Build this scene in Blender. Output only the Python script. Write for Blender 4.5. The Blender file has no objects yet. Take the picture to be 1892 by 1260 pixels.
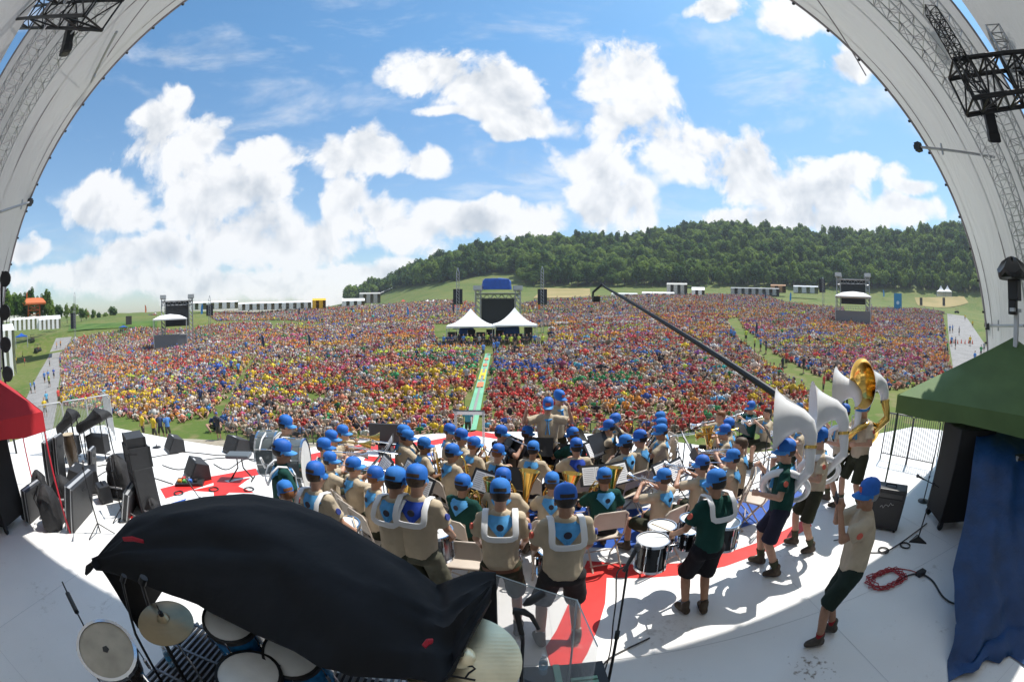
import bpy, bmesh, math, random
import numpy as np
from mathutils import Vector, Matrix
R = math.radians
random.seed(7); rng = np.random.default_rng(7)
sc = bpy.context.scene
# ---------------------------------------------------------------- camera (16 mm fisheye on full frame)
H = 3.2; PITCH = R(4.0); FPX = 841.0
cd = bpy.data.cameras.new('camera'); cam = bpy.data.objects.new('camera', cd)
sc.collection.objects.link(cam); sc.camera = cam
cam.location = (0, 0, H); cam.rotation_euler = (R(90) - PITCH, 0, 0)
cd.type = 'PANO'; cd.sensor_width = 36; cd.sensor_height = 24; cd.sensor_fit = 'HORIZONTAL'; cd.lens = 16
for tgt in (cd, getattr(cd, 'cycles', None)):
    try:
        tgt.panorama_type = 'FISHEYE_EQUISOLID'; tgt.fisheye_lens = 16.0; tgt.fisheye_fov = R(220)
    except Exception: pass
cd.clip_start = 0.05; cd.clip_end = 5000
# ---------------------------------------------------------------- sun, sky
SUN = Vector((0.45, 0.30, 1.0)).normalized()
sl = bpy.data.lights.new('sun', 'SUN'); sl.energy = 4.6; sl.angle = R(0.53); sl.color = (1.0, 0.95, 0.87)
so = bpy.data.objects.new('sun', sl); sc.collection.objects.link(so)
so.rotation_euler = (-SUN).to_track_quat('-Z', 'Y').to_euler(); so.location = (20, 20, 60)
w = bpy.data.worlds.new('World'); sc.world = w; w.use_nodes = True
sc.view_settings.view_transform = 'Standard'; sc.view_settings.look = 'None'
sc.view_settings.exposure = 0.38; sc.view_settings.gamma = 1.0
sc.render.engine = 'CYCLES'
sc.cycles.max_bounces = 5; sc.cycles.diffuse_bounces = 3; sc.cycles.glossy_bounces = 3; sc.cycles.transparent_max_bounces = 8
sc.cycles.use_denoising = True
# ---------------------------------------------------------------- pixel helpers (photo is 1892 x 1260)
CP, SP = math.cos(PITCH), math.sin(PITCH)
def ray(x, y):
    dx, dy = x - 946, 630 - y; r = max(math.hypot(dx, dy), 1e-6); th = 2 * math.asin(min(1, r / (2 * FPX))); s = math.sin(th) / r
    cx, cy, cz = dx * s, dy * s, math.cos(th)
    return Vector((cx, cy * SP + cz * CP, cy * CP - cz * SP))
CAM = Vector((0, 0, H))
def onz(x, y, z=0.0):
    d = ray(x, y); return CAM + d * ((z - H) / d.z)
def ony(x, y, Y):
    d = ray(x, y); return CAM + d * (Y / d.y)
def atd(x, y, dist):                 # at a horizontal distance
    d = ray(x, y); return CAM + d * (dist / math.hypot(d.x, d.y))
def proj(p):
    v = (Vector(p) - CAM).normalized(); cz = v.y * CP - v.z * SP; cy = v.y * SP + v.z * CP
    r = 2 * FPX * math.sin(math.acos(max(-1, min(1, cz))) / 2); q = max(math.hypot(v.x, cy), 1e-9)
    return 946 + v.x / q * r, 630 - cy / q * r
# ---------------------------------------------------------------- node helpers
def nn(nt, t, **k):
    n = nt.nodes.new(t)
    for a, b in k.items(): setattr(n, a, b)
    return n
def math_(nt, op, a, b=None, c=None, clamp=False):
    n = nt.nodes.new('ShaderNodeMath'); n.operation = op; n.use_clamp = clamp
    for i, v in enumerate((a, b, c)):
        if v is None: continue
        if isinstance(v, (int, float)): n.inputs[i].default_value = v
        else: nt.links.new(v, n.inputs[i])
    return n.outputs[0]
def build_sky():
    nt = w.node_tree; nt.nodes.clear(); L = nt.links.new
    out = nn(nt, 'ShaderNodeOutputWorld'); bg = nn(nt, 'ShaderNodeBackground'); L(bg.outputs[0], out.inputs[0])
    sky = nn(nt, 'ShaderNodeTexSky', sky_type='NISHITA'); sky.sun_disc = False
    sky.sun_elevation = math.asin(SUN.z); sky.sun_rotation = math.atan2(SUN.x, SUN.y); sky.altitude = 200
    sky.air_density = 1.0; sky.dust_density = 0.8; sky.ozone_density = 0.7
    tc = nn(nt, 'ShaderNodeTexCoord'); sep = nn(nt, 'ShaderNodeSeparateXYZ'); L(tc.outputs['Generated'], sep.inputs[0])
    X, Y, Z = sep.outputs
    az = math_(nt, 'ARCTAN2', X, Y); el = math_(nt, 'ARCSINE', Z)
    def fbm(vec, scale, det, rough=0.55, dist=0.0):
        n = nn(nt, 'ShaderNodeTexNoise'); n.inputs['Scale'].default_value = scale; n.inputs['Detail'].default_value = det
        n.inputs['Roughness'].default_value = rough; n.inputs['Distortion'].default_value = dist
        L(vec, n.inputs['Vector']); return n.outputs['Fac']
    # cloud masses: (photo x, photo y, half width px, half height px)
    blobs = [(330, 270, 100, 75), (400, 350, 130, 80), (200, 385, 100, 52), (450, 440, 130, 75), (290, 470, 110, 40), (490, 275, 75, 36), (345, 200, 25, 22),
             (180, 515, 170, 36), (400, 530, 230, 36), (680, 285, 110, 45), (640, 370, 60, 60), (700, 420, 110, 55), (860, 405, 130, 40), (960, 395, 90, 42), (790, 305, 60, 26),
             (790, 135, 95, 48), (890, 170, 120, 55), (840, 215, 70, 14), (985, 225, 100, 35), (1150, 140, 95, 62), (1180, 225, 110, 72),
             (1260, 275, 85, 62), (1090, 300, 75, 45), (1130, 370, 75, 58), (1390, 320, 70, 62), (1500, 360, 140, 55), (1590, 325, 70, 35),
             (1480, 410, 170, 32), (1700, 395, 75, 35), (640, 520, 220, 34), (560, 450, 110, 50), (1320, 15, 60, 20), (1490, 30, 90, 36), (1570, 110, 45, 45),
             (1690, 345, 45, 22), (60, 460, 50, 25)]
    vec = tc.outputs['Generated']
    wob = fbm(vec, 6.0, 1)
    azw = math_(nt, 'ADD', az, math_(nt, 'MULTIPLY', math_(nt, 'SUBTRACT', wob, .5), .10))
    elw = math_(nt, 'ADD', el, math_(nt, 'MULTIPLY', math_(nt, 'SUBTRACT', wob, .5), -.08))
    acc = None
    for bx, by, hw, hh in blobs:
        d = ray(bx, by); a0 = math.atan2(d.x, d.y); e0 = math.asin(d.z)
        d2 = ray(bx + hw, by); d3 = ray(bx, by - hh)
        aw = max(.002, math.acos(max(-1, min(1, d.dot(d2)))) / max(.3, math.cos(e0))); eh = max(.002, math.acos(max(-1, min(1, d.dot(d3)))))
        u = math_(nt, 'MULTIPLY_ADD', azw, 1 / aw, -a0 / aw); v = math_(nt, 'MULTIPLY_ADD', elw, 1 / eh, -e0 / eh)
        q = math_(nt, 'MULTIPLY_ADD', u, u, math_(nt, 'MULTIPLY', v, v))
        acc = q if acc is None else math_(nt, 'SMOOTH_MIN', acc, q, .5)
    acc = math_(nt, 'SUBTRACT', 1.0, math_(nt, 'MINIMUM', acc, 3.2))
    # the rest of the sky, outside this view: scattered cumulus of the same kind
    gen = math_(nt, 'MULTIPLY_ADD', fbm(vec, 2.2, 2), 9.0, -4.8)
    outside = math_(nt, 'GREATER_THAN', math_(nt, 'ABSOLUTE', az), 1.45)
    mixm = nn(nt, 'ShaderNodeMix'); L(outside, mixm.inputs[0]); L(acc, mixm.inputs[2]); L(gen, mixm.inputs[3])
    shape = mixm.outputs[0]
    n1 = fbm(vec, 7.0, 9, .60, .25)
    # cauliflower edges: rounded cells eat into the outline
    vo = nn(nt, 'ShaderNodeTexVoronoi', feature='SMOOTH_F1'); vo.inputs['Scale'].default_value = 17; vo.inputs['Detail'].default_value = 1; vo.normalize = True; vo.inputs['Roughness'].default_value = .6; vo.inputs['Smoothness'].default_value = .35
    dv = nn(nt, 'ShaderNodeVectorMath', operation='MULTIPLY_ADD'); cmb = nn(nt, 'ShaderNodeCombineXYZ'); [L(n1, cmb.inputs[i]) for i in range(3)]
    L(cmb.outputs[0], dv.inputs[0]); dv.inputs[1].default_value = (.10,) * 3; L(vec, dv.inputs[2]); L(dv.outputs[0], vo.inputs['Vector'])
    puff = math_(nt, 'MULTIPLY_ADD', vo.outputs['Distance'], -2.6, 1.15)
    det = math_(nt, 'MULTIPLY_ADD', n1, 8.0, -4.1)
    dens = math_(nt, 'ADD', math_(nt, 'MULTIPLY_ADD', shape, 1.5, det), math_(nt, 'SUBTRACT', puff, .3))
    mr = nn(nt, 'ShaderNodeMapRange', interpolation_type='SMOOTHSTEP'); L(dens, mr.inputs[0])
    mr.inputs[1].default_value = -.55; mr.inputs[2].default_value = .75
    hz_ = nn(nt, 'ShaderNodeMapRange'); L(el, hz_.inputs[0]); hz_.inputs[1].default_value = 0; hz_.inputs[2].default_value = .16; hz_.inputs[3].default_value = .78; hz_.inputs[4].default_value = .97
    alpha = math_(nt, 'MULTIPLY', mr.outputs[0], hz_.outputs[0])
    vm = nn(nt, 'ShaderNodeMapping'); vm.inputs['Scale'].default_value = (2.2, 2.2, 6.5); vm.inputs['Rotation'].default_value = (.25, .35, 0); L(vec, vm.inputs[0])
    vl = nn(nt, 'ShaderNodeMapRange', interpolation_type='SMOOTHSTEP'); L(fbm(vm.outputs[0], 1.5, 5, .62, .3), vl.inputs[0]); vl.inputs[1].default_value = .50; vl.inputs[2].default_value = .78; vl.inputs[4].default_value = .55
    alpha = math_(nt, 'MAXIMUM', alpha, vl.outputs[0])
    off = nn(nt, 'ShaderNodeVectorMath', operation='ADD'); L(vec, off.inputs[0]); off.inputs[1].default_value = (SUN * .035 + Vector((0, 0, .03)))
    ns = fbm(off.outputs[0], 7.0, 4, .55, .25)
    lit = math_(nt, 'MULTIPLY_ADD', math_(nt, 'SUBTRACT', n1, ns), 3.0, .66)
    lit = math_(nt, 'MULTIPLY_ADD', puff, .42, lit)
    lit = math_(nt, 'SUBTRACT', lit, math_(nt, 'MULTIPLY', math_(nt, 'MAXIMUM', dens, 0.0), .19), clamp=True)
    ramp = nn(nt, 'ShaderNodeValToRGB'); L(lit, ramp.inputs[0])
    ramp.color_ramp.elements[0].color = (4.6, 5.0, 5.5, 1); ramp.color_ramp.elements[1].color = (8.0, 8.0, 8.0, 1)
    ramp.color_ramp.elements[0].position = .05; ramp.color_ramp.elements[1].position = .72
    hs = nn(nt, 'ShaderNodeMixRGB', blend_type='MULTIPLY'); hs.inputs[0].default_value = 1; L(sky.outputs[0], hs.inputs[1])
    tr_ = nn(nt, 'ShaderNodeMapRange'); L(el, tr_.inputs[0]); tr_.inputs[1].default_value = .0; tr_.inputs[2].default_value = .6
    tn = nn(nt, 'ShaderNodeMixRGB'); L(tr_.outputs[0], tn.inputs[0]); tn.inputs[1].default_value = (1.0, 1.06, 1.12, 1); tn.inputs[2].default_value = (.80, 1.32, 1.50, 1); L(tn.outputs[0], hs.inputs[2])
    mx = nn(nt, 'ShaderNodeMixRGB'); L(alpha, mx.inputs[0]); L(hs.outputs[0], mx.inputs[1]); L(ramp.outputs[0], mx.inputs[2])
    L(mx.outputs[0], bg.inputs[0]); bg.inputs[1].default_value = 0.10
build_sky()
w.cycles.sampling_method = 'NONE'
# ---------------------------------------------------------------- materials
MATS = {}
def mat(name, col, rough=.6, metal=0.0, var=.0, scale=8.0, bump=0.0, bscale=40.0, alpha=1.0, emit=None, trans=0.0, coord='Object', spec=None, sub=0.0):
    if name in MATS: return MATS[name]
    m = bpy.data.materials.new(name); m.use_nodes = True; nt = m.node_tree; b = nt.nodes['Principled BSDF']
    b.inputs['Base Color'].default_value = (*col, 1); b.inputs['Roughness'].default_value = rough; b.inputs['Metallic'].default_value = metal
    if spec is not None: b.inputs['Specular IOR Level'].default_value = spec
    if alpha < 1: b.inputs['Alpha'].default_value = alpha
    if trans: b.inputs['Transmission Weight'].default_value = trans
    if sub:
        b.inputs['Subsurface Weight'].default_value = sub
    if emit: b.inputs['Emission Color'].default_value = (*emit[0], 1); b.inputs['Emission Strength'].default_value = emit[1]
    tc = nn(nt, 'ShaderNodeTexCoord')
    if var:
        n = nn(nt, 'ShaderNodeTexNoise'); n.inputs['Scale'].default_value = scale; n.inputs['Detail'].default_value = 5
        nt.links.new(tc.outputs[coord], n.inputs['Vector'])
        r = nn(nt, 'ShaderNodeMapRange'); nt.links.new(n.outputs['Fac'], r.inputs[0]); r.inputs[1].default_value = .3; r.inputs[2].default_value = .7
        r.inputs[3].default_value = 1 - var; r.inputs[4].default_value = 1 + var
        mm = nn(nt, 'ShaderNodeVectorMath', operation='SCALE'); mm.inputs[0].default_value = col; nt.links.new(r.outputs[0], mm.inputs['Scale'])
        nt.links.new(mm.outputs[0], b.inputs['Base Color'])
    if bump:
        n = nn(nt, 'ShaderNodeTexNoise'); n.inputs['Scale'].default_value = bscale; n.inputs['Detail'].default_value = 4
        nt.links.new(tc.outputs[coord], n.inputs['Vector'])
        bp = nn(nt, 'ShaderNodeBump'); bp.inputs['Strength'].default_value = bump; bp.inputs['Distance'].default_value = .02
        nt.links.new(n.outputs['Fac'], bp.inputs['Height']); nt.links.new(bp.outputs[0], b.inputs['Normal'])
    MATS[name] = m; return m
def two_tone(name, c1, c2, scale, rough=.9, thresh=(.42, .58), detail=6, coord='Object', c3=None, s3=40, bump=0):
    if name in MATS: return MATS[name]
    m = bpy.data.materials.new(name); m.use_nodes = True; nt = m.node_tree; b = nt.nodes['Principled BSDF']; b.inputs['Roughness'].default_value = rough
    b.inputs['Specular IOR Level'].default_value = .2
    tc = nn(nt, 'ShaderNodeTexCoord'); n = nn(nt, 'ShaderNodeTexNoise'); n.inputs['Scale'].default_value = scale; n.inputs['Detail'].default_value = detail
    nt.links.new(tc.outputs[coord], n.inputs['Vector'])
    r = nn(nt, 'ShaderNodeValToRGB'); nt.links.new(n.outputs['Fac'], r.inputs[0])
    r.color_ramp.elements[0].position, r.color_ramp.elements[1].position = thresh
    r.color_ramp.elements[0].color = (*c1, 1); r.color_ramp.elements[1].color = (*c2, 1); o = r.outputs[0]
    n2 = nn(nt, 'ShaderNodeTexNoise'); n2.inputs['Scale'].default_value = s3; n2.inputs['Detail'].default_value = 6; nt.links.new(tc.outputs[coord], n2.inputs['Vector'])
    if c3:
        r2 = nn(nt, 'ShaderNodeValToRGB'); nt.links.new(n2.outputs['Fac'], r2.inputs[0]); r2.color_ramp.elements[0].position = .5; r2.color_ramp.elements[1].position = .68
        r2.color_ramp.elements[0].color = (0, 0, 0, 1); r2.color_ramp.elements[1].color = (1, 1, 1, 1)
        mx = nn(nt, 'ShaderNodeMixRGB'); nt.links.new(r2.outputs[0], mx.inputs[0]); nt.links.new(o, mx.inputs[1]); mx.inputs[2].default_value = (*c3, 1); o = mx.outputs[0]
    nt.links.new(o, b.inputs['Base Color'])
    if bump:
        bp = nn(nt, 'ShaderNodeBump'); bp.inputs['Strength'].default_value = bump; nt.links.new(n2.outputs['Fac'], bp.inputs['Height']); nt.links.new(bp.outputs[0], b.inputs['Normal'])
    MATS[name] = m; return m
def objcol_mat(name, rough=.8, dark=1.0):
    m = bpy.data.materials.new(name); m.use_nodes = True; nt = m.node_tree; b = nt.nodes['Principled BSDF']; b.inputs['Roughness'].default_value = rough
    oi = nn(nt, 'ShaderNodeObjectInfo'); nt.links.new(oi.outputs['Color'], b.inputs['Base Color']); MATS[name] = m; return m
# ---------------------------------------------------------------- mesh helpers
COL = sc.collection
class MB:
    def __init__(s): s.v = []; s.f = []; s.m = []; s.cm = 0
    def add(s, vs, fs):
        o = len(s.v); s.v += [tuple(p) for p in vs]; s.f += [tuple(i + o for i in f) for f in fs]; s.m += [s.cm] * len(fs); return s
    def box(s, c, size, rot=None, taper=1.0, bev=0):
        x, y, z = (k / 2 for k in size); c = Vector(c)
        vs = [Vector((a * x * (taper if k > 0 else 1), b * y * (taper if k > 0 else 1), k * z)) for k in (-1, 1) for a, b in ((-1, -1), (1, -1), (1, 1), (-1, 1))]
        if rot is not None: vs = [rot @ p for p in vs]
        return s.add([c + p for p in vs], [(3, 2, 1, 0), (4, 5, 6, 7), (0, 1, 5, 4), (1, 2, 6, 5), (2, 3, 7, 6), (3, 0, 4, 7)])
    def ring_loft(s, rings, cap0=True, cap1=True):
        n = len(rings[0]); vs = [p for r in rings for p in r]; fs = []
        for i in range(len(rings) - 1):
            for j in range(n): a = i * n + j; b = i * n + (j + 1) % n; fs.append((a, b, b + n, a + n))
        if cap0: fs.append(tuple(reversed(range(n))))
        if cap1: k = (len(rings) - 1) * n; fs.append(tuple(range(k, k + n)))
        return s.add(vs, fs)
    def tube(s, pts, r, seg=8, closed=False, flat=None):
        pts = [Vector(p) for p in pts]; n = len(pts)
        rs = r if isinstance(r, (list, tuple)) else [r] * n
        up = None; rings = []
        for i, p in enumerate(pts):
            if closed: d = pts[(i + 1) % n] - pts[i - 1]
            else: d = pts[min(i + 1, n - 1)] - pts[max(i - 1, 0)]
            if d.length < 1e-9: d = Vector((0, 0, 1))
            d.normalize()
            if up is None:
                up = Vector((0, 0, 1)) if abs(d.z) < .9 else Vector((0, 1, 0))
            u = up - d * up.dot(d)
            if u.length < 1e-6: u = d.orthogonal()
            u.normalize(); v = d.cross(u); up = u
            k = flat or (1, 1)
            rings.append([p + (u * math.cos(t) * k[0] + v * math.sin(t) * k[1]) * rs[i] for t in (2 * math.pi * j / seg for j in range(seg))])
        if closed: rings.append(rings[0]); return s.ring_loft(rings, False, False)
        return s.ring_loft(rings)
    def cyl(s, p, q, r0, r1=None, seg=12): return s.tube([p, q], [r0, r0 if r1 is None else r1], seg)
    def lathe(s, prof, o=(0, 0, 0), axis=(0, 0, 1), seg=20, cap=True):
        a = Vector(axis).normalized(); u = a.orthogonal().normalized(); v = a.cross(u); o = Vector(o)
        rings = [[o + a * h + (u * math.cos(t) + v * math.sin(t)) * max(r, 1e-4) for t in (2 * math.pi * j / seg for j in range(seg))] for r, h in prof]
        return s.ring_loft(rings, cap, cap)
    def ell(s, c, r, seg=12, rings=8, rot=None, zmin=-1.0):
        c = Vector(c); R_ = []
        for i in range(rings + 1):
            ph = -math.pi / 2 + math.pi * i / rings; zz = max(math.sin(ph), zmin); cc = max(math.cos(math.asin(zz)), .02)
            rr = []
            for j in range(seg):
                t = 2 * math.pi * j / seg; p = Vector((r[0] * cc * math.cos(t), r[1] * cc * math.sin(t), r[2] * zz)); rr.append(c + (rot @ p if rot else p))
            R_.append(rr)
        return s.ring_loft(R_)
    def caps(s, p, q, r0, r1, seg=10):
        p, q = Vector(p), Vector(q); d = (q - p); l = d.length; d = d / l if l > 1e-6 else Vector((0, 0, 1))
        pts = []; rs = []
        for a in (80, 50, 20): pts.append(p - d * r0 * math.sin(R(a))); rs.append(r0 * math.cos(R(a)))
        pts += [p + d * l * .5]; rs += [(r0 + r1) / 2]
        for a in (20, 50, 80): pts.append(q + d * r1 * math.sin(R(a))); rs.append(r1 * math.cos(R(a)))
        return s.tube(pts, rs, seg)
    def quad(s, a, b, c, d): return s.add([a, b, c, d], [(0, 1, 2, 3)])
    def sheet(s, grid):              # rows of points
        n = len(grid[0]); fs = [(i * n + j, i * n + j + 1, (i + 1) * n + j + 1, (i + 1) * n + j) for i in range(len(grid) - 1) for j in range(n - 1)]
        return s.add([p for r in grid for p in r], fs)
    def mesh(s, name, mats, smooth=False):
        me = bpy.data.meshes.new(name); me.from_pydata(s.v, [], s.f)
        for m in (mats if isinstance(mats, (list, tuple)) else [mats]): me.materials.append(m)
        if any(s.m): me.polygons.foreach_set('material_index', s.m)
        if smooth: me.polygons.foreach_set('use_smooth', [True] * len(me.polygons))
        me.validate(); me.update()
        if smooth:
            try: me.set_sharp_from_angle(angle=R(45))
            except Exception: pass
        return me
    def build(s, name, mats, parent=None, smooth=False, **tags):
        o = bpy.data.objects.new(name, s.mesh(name, mats, smooth)); COL.objects.link(o)
        if parent is not None: o.parent = parent
        for k, v in tags.items(): o[k] = v
        return o
def empty(name, loc=(0, 0, 0), rz=0.0, label=None, cat=None, group=None):
    o = bpy.data.objects.new(name, None); COL.objects.link(o); o.empty_display_size = .1
    o.location = loc; o.rotation_euler = (0, 0, rz)
    if label: o['label'] = label
    if cat: o['category'] = cat
    if group: o['group'] = group
    return o
KIDS = {}
def copy_tree(o, parent=None):
    c = o.copy(); COL.objects.link(c)
    if parent is not None: c.parent = parent
    for ch in [k for k in o.children]: copy_tree(ch, c)
    return c
def dup(o, loc=None, rz=None, scale=None, **tags):
    c = copy_tree(o)
    if loc is not None: c.location = loc
    if rz is not None: c.rotation_euler = (0, 0, rz)
    if scale is not None: c.scale = (scale,) * 3
    for k, v in tags.items(): c[k] = v
    return c
def rot_to(d, up=(0, 0, 1)):          # matrix whose Y axis points along d
    d = Vector(d).normalized(); x = d.cross(Vector(up)); x = x.normalized() if x.length > 1e-6 else Vector((1, 0, 0)); z = x.cross(d)
    return Matrix((x, d, z)).transposed()
def bevel(o, wd=.01, seg=2):
    m = o.modifiers.new('bevel', 'BEVEL'); m.width = wd; m.segments = seg; m.limit_method = 'ANGLE'; return o
# ================================================================ terrain
def sstep(a, b, x): t = np.clip((x - a) / (b - a), 0, 1); return t * t * (3 - 2 * t)
_cr = [(560, 575), (640, 560), (690, 548), (760, 518), (830, 492), (900, 478), (1000, 468), (1090, 462), (1160, 466), (1240, 450), (1330, 440), (1420, 447), (1500, 458), (1600, 460), (1700, 453), (1790, 446), (1850, 443), (1885, 470)]
_az = [math.atan2(ray(*p).x, ray(*p).y) for p in _cr]; CR = 520.0
_hz = [H + CR * ray(*p).z / math.hypot(ray(*p).x, ray(*p).y) for p in _cr]
def zt(x, y):
    x = np.asarray(x, float); y = np.asarray(y, float); r = np.hypot(x, y); az = np.arctan2(x, y)
    z = -4 + .075 * np.clip(y - 28, 0, 137) + .03 * np.clip(x, -140, 140)
    k = sstep(R(-22), R(-6), az)
    z = z + np.clip(y - 165, 0, 170) * (-.035 * (1 - k) + .06 * k)
    z = z + 3.4 * sstep(122, 142, r) * (1 - sstep(R(-42), R(-32), az)) + 1.2 * (1 - sstep(R(-60), R(-40), az)) * sstep(100, 150, r)
    hz = np.interp(az, _az, _hz, left=_hz[0] - 30, right=_hz[-1])
    t = sstep(285, CR, r)
    zh = z * (1 - t) + np.maximum(hz, z if np.ndim(z) == 0 else z * 0 - 40) * t
    return np.where(az > R(-25), np.where(r > 285, zh, z), np.where(r > 420, z - .02 * (r - 420), z))
def hit(px, py):
    d = ray(px, py); hd = math.hypot(d.x, d.y); a = 8.0
    while a < 900:
        p = CAM + d * (a / hd)
        if p.z <= float(zt(p.x, p.y)): return Vector((p.x, p.y, float(zt(p.x, p.y))))
        a += max(.25, a * .006)
    return CAM + d * (900 / hd)
grass = two_tone('grass', (.075, .125, .022), (.135, .155, .04), .06, c3=(.17, .16, .065), s3=.7, thresh=(.35, .68), bump=.3)
def build_ground():
    azs = np.radians(np.concatenate([np.arange(-180, -85, 8.0), np.arange(-85, 85.1, 1.0), np.arange(88, 180.1, 8)]))
    rs = np.concatenate([[0.5, 4, 8, 12, 16], np.geomspace(20, 700, 95)])
    A, Rr = np.meshgrid(azs, rs); X = Rr * np.sin(A); Y = Rr * np.cos(A); Z = zt(X, Y)
    Z = Z + .12 * np.sin(X * .35 + Y * .21) * np.clip((Rr - 120) / 100, 0, 1)
    g = [[(X[i, j], Y[i, j], Z[i, j]) for j in range(len(azs))] for i in range(len(rs))]
    o = MB().sheet(g).build('ground', grass, smooth=True, kind='structure'); return o
build_ground()
def road(name, pix, w0, m, lift=.05):
    pts = [hit(*p) for p in pix]
    dense = []
    for a, b in zip(pts[:-1], pts[1:]):
        n = max(2, int((b - a).length / 3))
        dense += [a.lerp(b, i / n) for i in range(n)]
    dense.append(pts[-1]); rows = []
    for i, p in enumerate(dense):
        d = (dense[min(i + 1, len(dense) - 1)] - dense[max(0, i - 1)]); d.z = 0; d.normalize(); n = Vector((d.y, -d.x, 0)); row = []
        for s in (-1, -.5, 0, .5, 1):
            q = p + n * s * w0 / 2; row.append((q.x, q.y, float(zt(q.x, q.y)) + lift))
        rows.append(row)
    return MB().sheet(rows).build(name, m, smooth=True, kind='structure')
gravel = two_tone('gravel', (.20, .195, .19), (.27, .265, .26), .5, c3=(.32, .31, .30), s3=6, thresh=(.3, .7))
patch_later = True
road('gravel_road', [(52, 800), (68, 760), (82, 715), (95, 680), (107, 650), (118, 625)], 5.5, gravel)
road('gravel_road', [(1850, 760), (1812, 690), (1792, 645), (1776, 605), (1766, 582)], 8.5, gravel)
road('gravel_path', [(215, 815), (330, 822), (480, 828), (620, 832)], 2.5, two_tone('dust', (.30, .26, .2), (.36, .33, .26), .8), .03)
field = two_tone('hayfield', (.33, .26, .12), (.26, .22, .09), .05)
def patch(name, pix, m, lift=.25, n=14):
    a, b, c, d = [hit(*p) for p in pix]; rows = []
    for i in range(n + 1):
        row = []
        for j in range(n + 1):
            p = a.lerp(b, j / n).lerp(d.lerp(c, j / n), i / n); row.append((p.x, p.y, float(zt(p.x, p.y)) + lift))
        rows.append(row)
    return MB().sheet(rows).build(name, m, smooth=True, kind='structure')
patch('grass_bank', [(125, 614), (290, 606), (292, 592), (128, 600)], two_tone('bank_grass', (.05, .11, .018), (.09, .15, .03), .15), .15)
patch('hay_field', [(985, 552), (1092, 551), (1090, 534), (1000, 533)], field)
patch('hay_field', [(1700, 566), (1790, 560), (1780, 549), (1690, 551)], field)
# ================================================================ forest and trees
def leaf_mat(name, c1, c2, scale=1.2):
    m = bpy.data.materials.new(name); m.use_nodes = True; nt = m.node_tree; b = nt.nodes['Principled BSDF']; b.inputs['Roughness'].default_value = .75; b.inputs['Specular IOR Level'].default_value = .25
    tc = nn(nt, 'ShaderNodeTexCoord'); n = nn(nt, 'ShaderNodeTexNoise'); n.inputs['Scale'].default_value = scale; nt.links.new(tc.outputs['Object'], n.inputs['Vector'])
    oi = nn(nt, 'ShaderNodeObjectInfo'); add = math_(nt, 'ADD', n.outputs['Fac'], math_(nt, 'MULTIPLY', math_(nt, 'SUBTRACT', oi.outputs['Random'], .5), .75))
    r = nn(nt, 'ShaderNodeValToRGB'); nt.links.new(add, r.inputs[0]); r.color_ramp.elements[0].color = (*c1, 1); r.color_ramp.elements[1].color = (*c2, 1)
    r.color_ramp.elements[0].position = .3; r.color_ramp.elements[1].position = .75
    nt.links.new(r.outputs[0], b.inputs['Base Color'])
    tr = nn(nt, 'ShaderNodeBsdfTranslucent'); nt.links.new(r.outputs[0], tr.inputs[0]); mx = nn(nt, 'ShaderNodeMixShader'); mx.inputs[0].default_value = .5; nt.links.new(b.outputs[0], mx.inputs[1]); nt.links.new(tr.outputs[0], mx.inputs[2]); nt.links.new(mx.outputs[0], nt.nodes['Material Output'].inputs[0])
    MATS[name] = m; return m
leafA = leaf_mat('leaf_green', (.060, .130, .024), (.22, .31, .06)); bark = mat('bark', (.09, .07, .05), .9, var=.3)
def crown_mesh(name, seed, n, rx, rz, zc, leaf, clumps=22):
    g = np.random.default_rng(seed)
    cs = g.normal(size=(clumps, 3)); cs /= np.linalg.norm(cs, axis=1)[:, None]; cs *= (g.random((clumps, 1)) ** .5) * .75
    cs[:, 2] = cs[:, 2] * 1.0; rad = .20 + .20 * g.random(clumps)
    k = g.integers(0, clumps, n); u = g.normal(size=(n, 3)); u /= np.linalg.norm(u, axis=1)[:, None]
    P = cs[k] + u * (rad[k] * (.55 + .45 * g.random(n) ** .4))[:, None]
    taper = 1 - .22 * np.clip(P[:, 2], -.2, 1)
    P = P * np.array([rx, rx, rz]); P[:, 0] *= taper; P[:, 1] *= taper; P[:, 2] += zc
    nrm = u + .5 * g.normal(size=(n, 3)); nrm[:, 2] += .75; nrm /= np.linalg.norm(nrm, axis=1)[:, None]
    a = np.cross(nrm, g.normal(size=(n, 3))); a /= np.linalg.norm(a, axis=1)[:, None]; b = np.cross(nrm, a)
    s = leaf * (.6 + .8 * g.random((n, 1)))
    V = np.stack([P + a * s, P + b * s * .8, P - a * s, P - b * s * .8], 1).reshape(-1, 3)
    me = bpy.data.meshes.new(name); me.from_pydata(V.tolist(), [], np.arange(4 * n).reshape(-1, 4).tolist()); me.materials.append(leafA); me.update(); return me
def trunk_mesh(name, h, r, seed):
    g = random.Random(seed); b = MB()
    b.tube([(0, 0, -1.5), (g.uniform(-.2, .2), g.uniform(-.2, .2), h * .4), (g.uniform(-.4, .4), 0, h * .75), (g.uniform(-.4, .4), .2, h * .95)], [r * 1.3, r, r * .6, r * .15], 7)
    for i in range(6):
        z0 = h * (.35 + .09 * i); t = g.uniform(0, 6.28); l = h * .24
        b.tube([(0, 0, z0), (math.cos(t) * l * .5, math.sin(t) * l * .5, z0 + l * .35), (math.cos(t) * l, math.sin(t) * l, z0 + l * .5)], [r * .45, r * .3, r * .08], 5)
    return b.mesh(name, bark)
TREES = []
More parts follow.
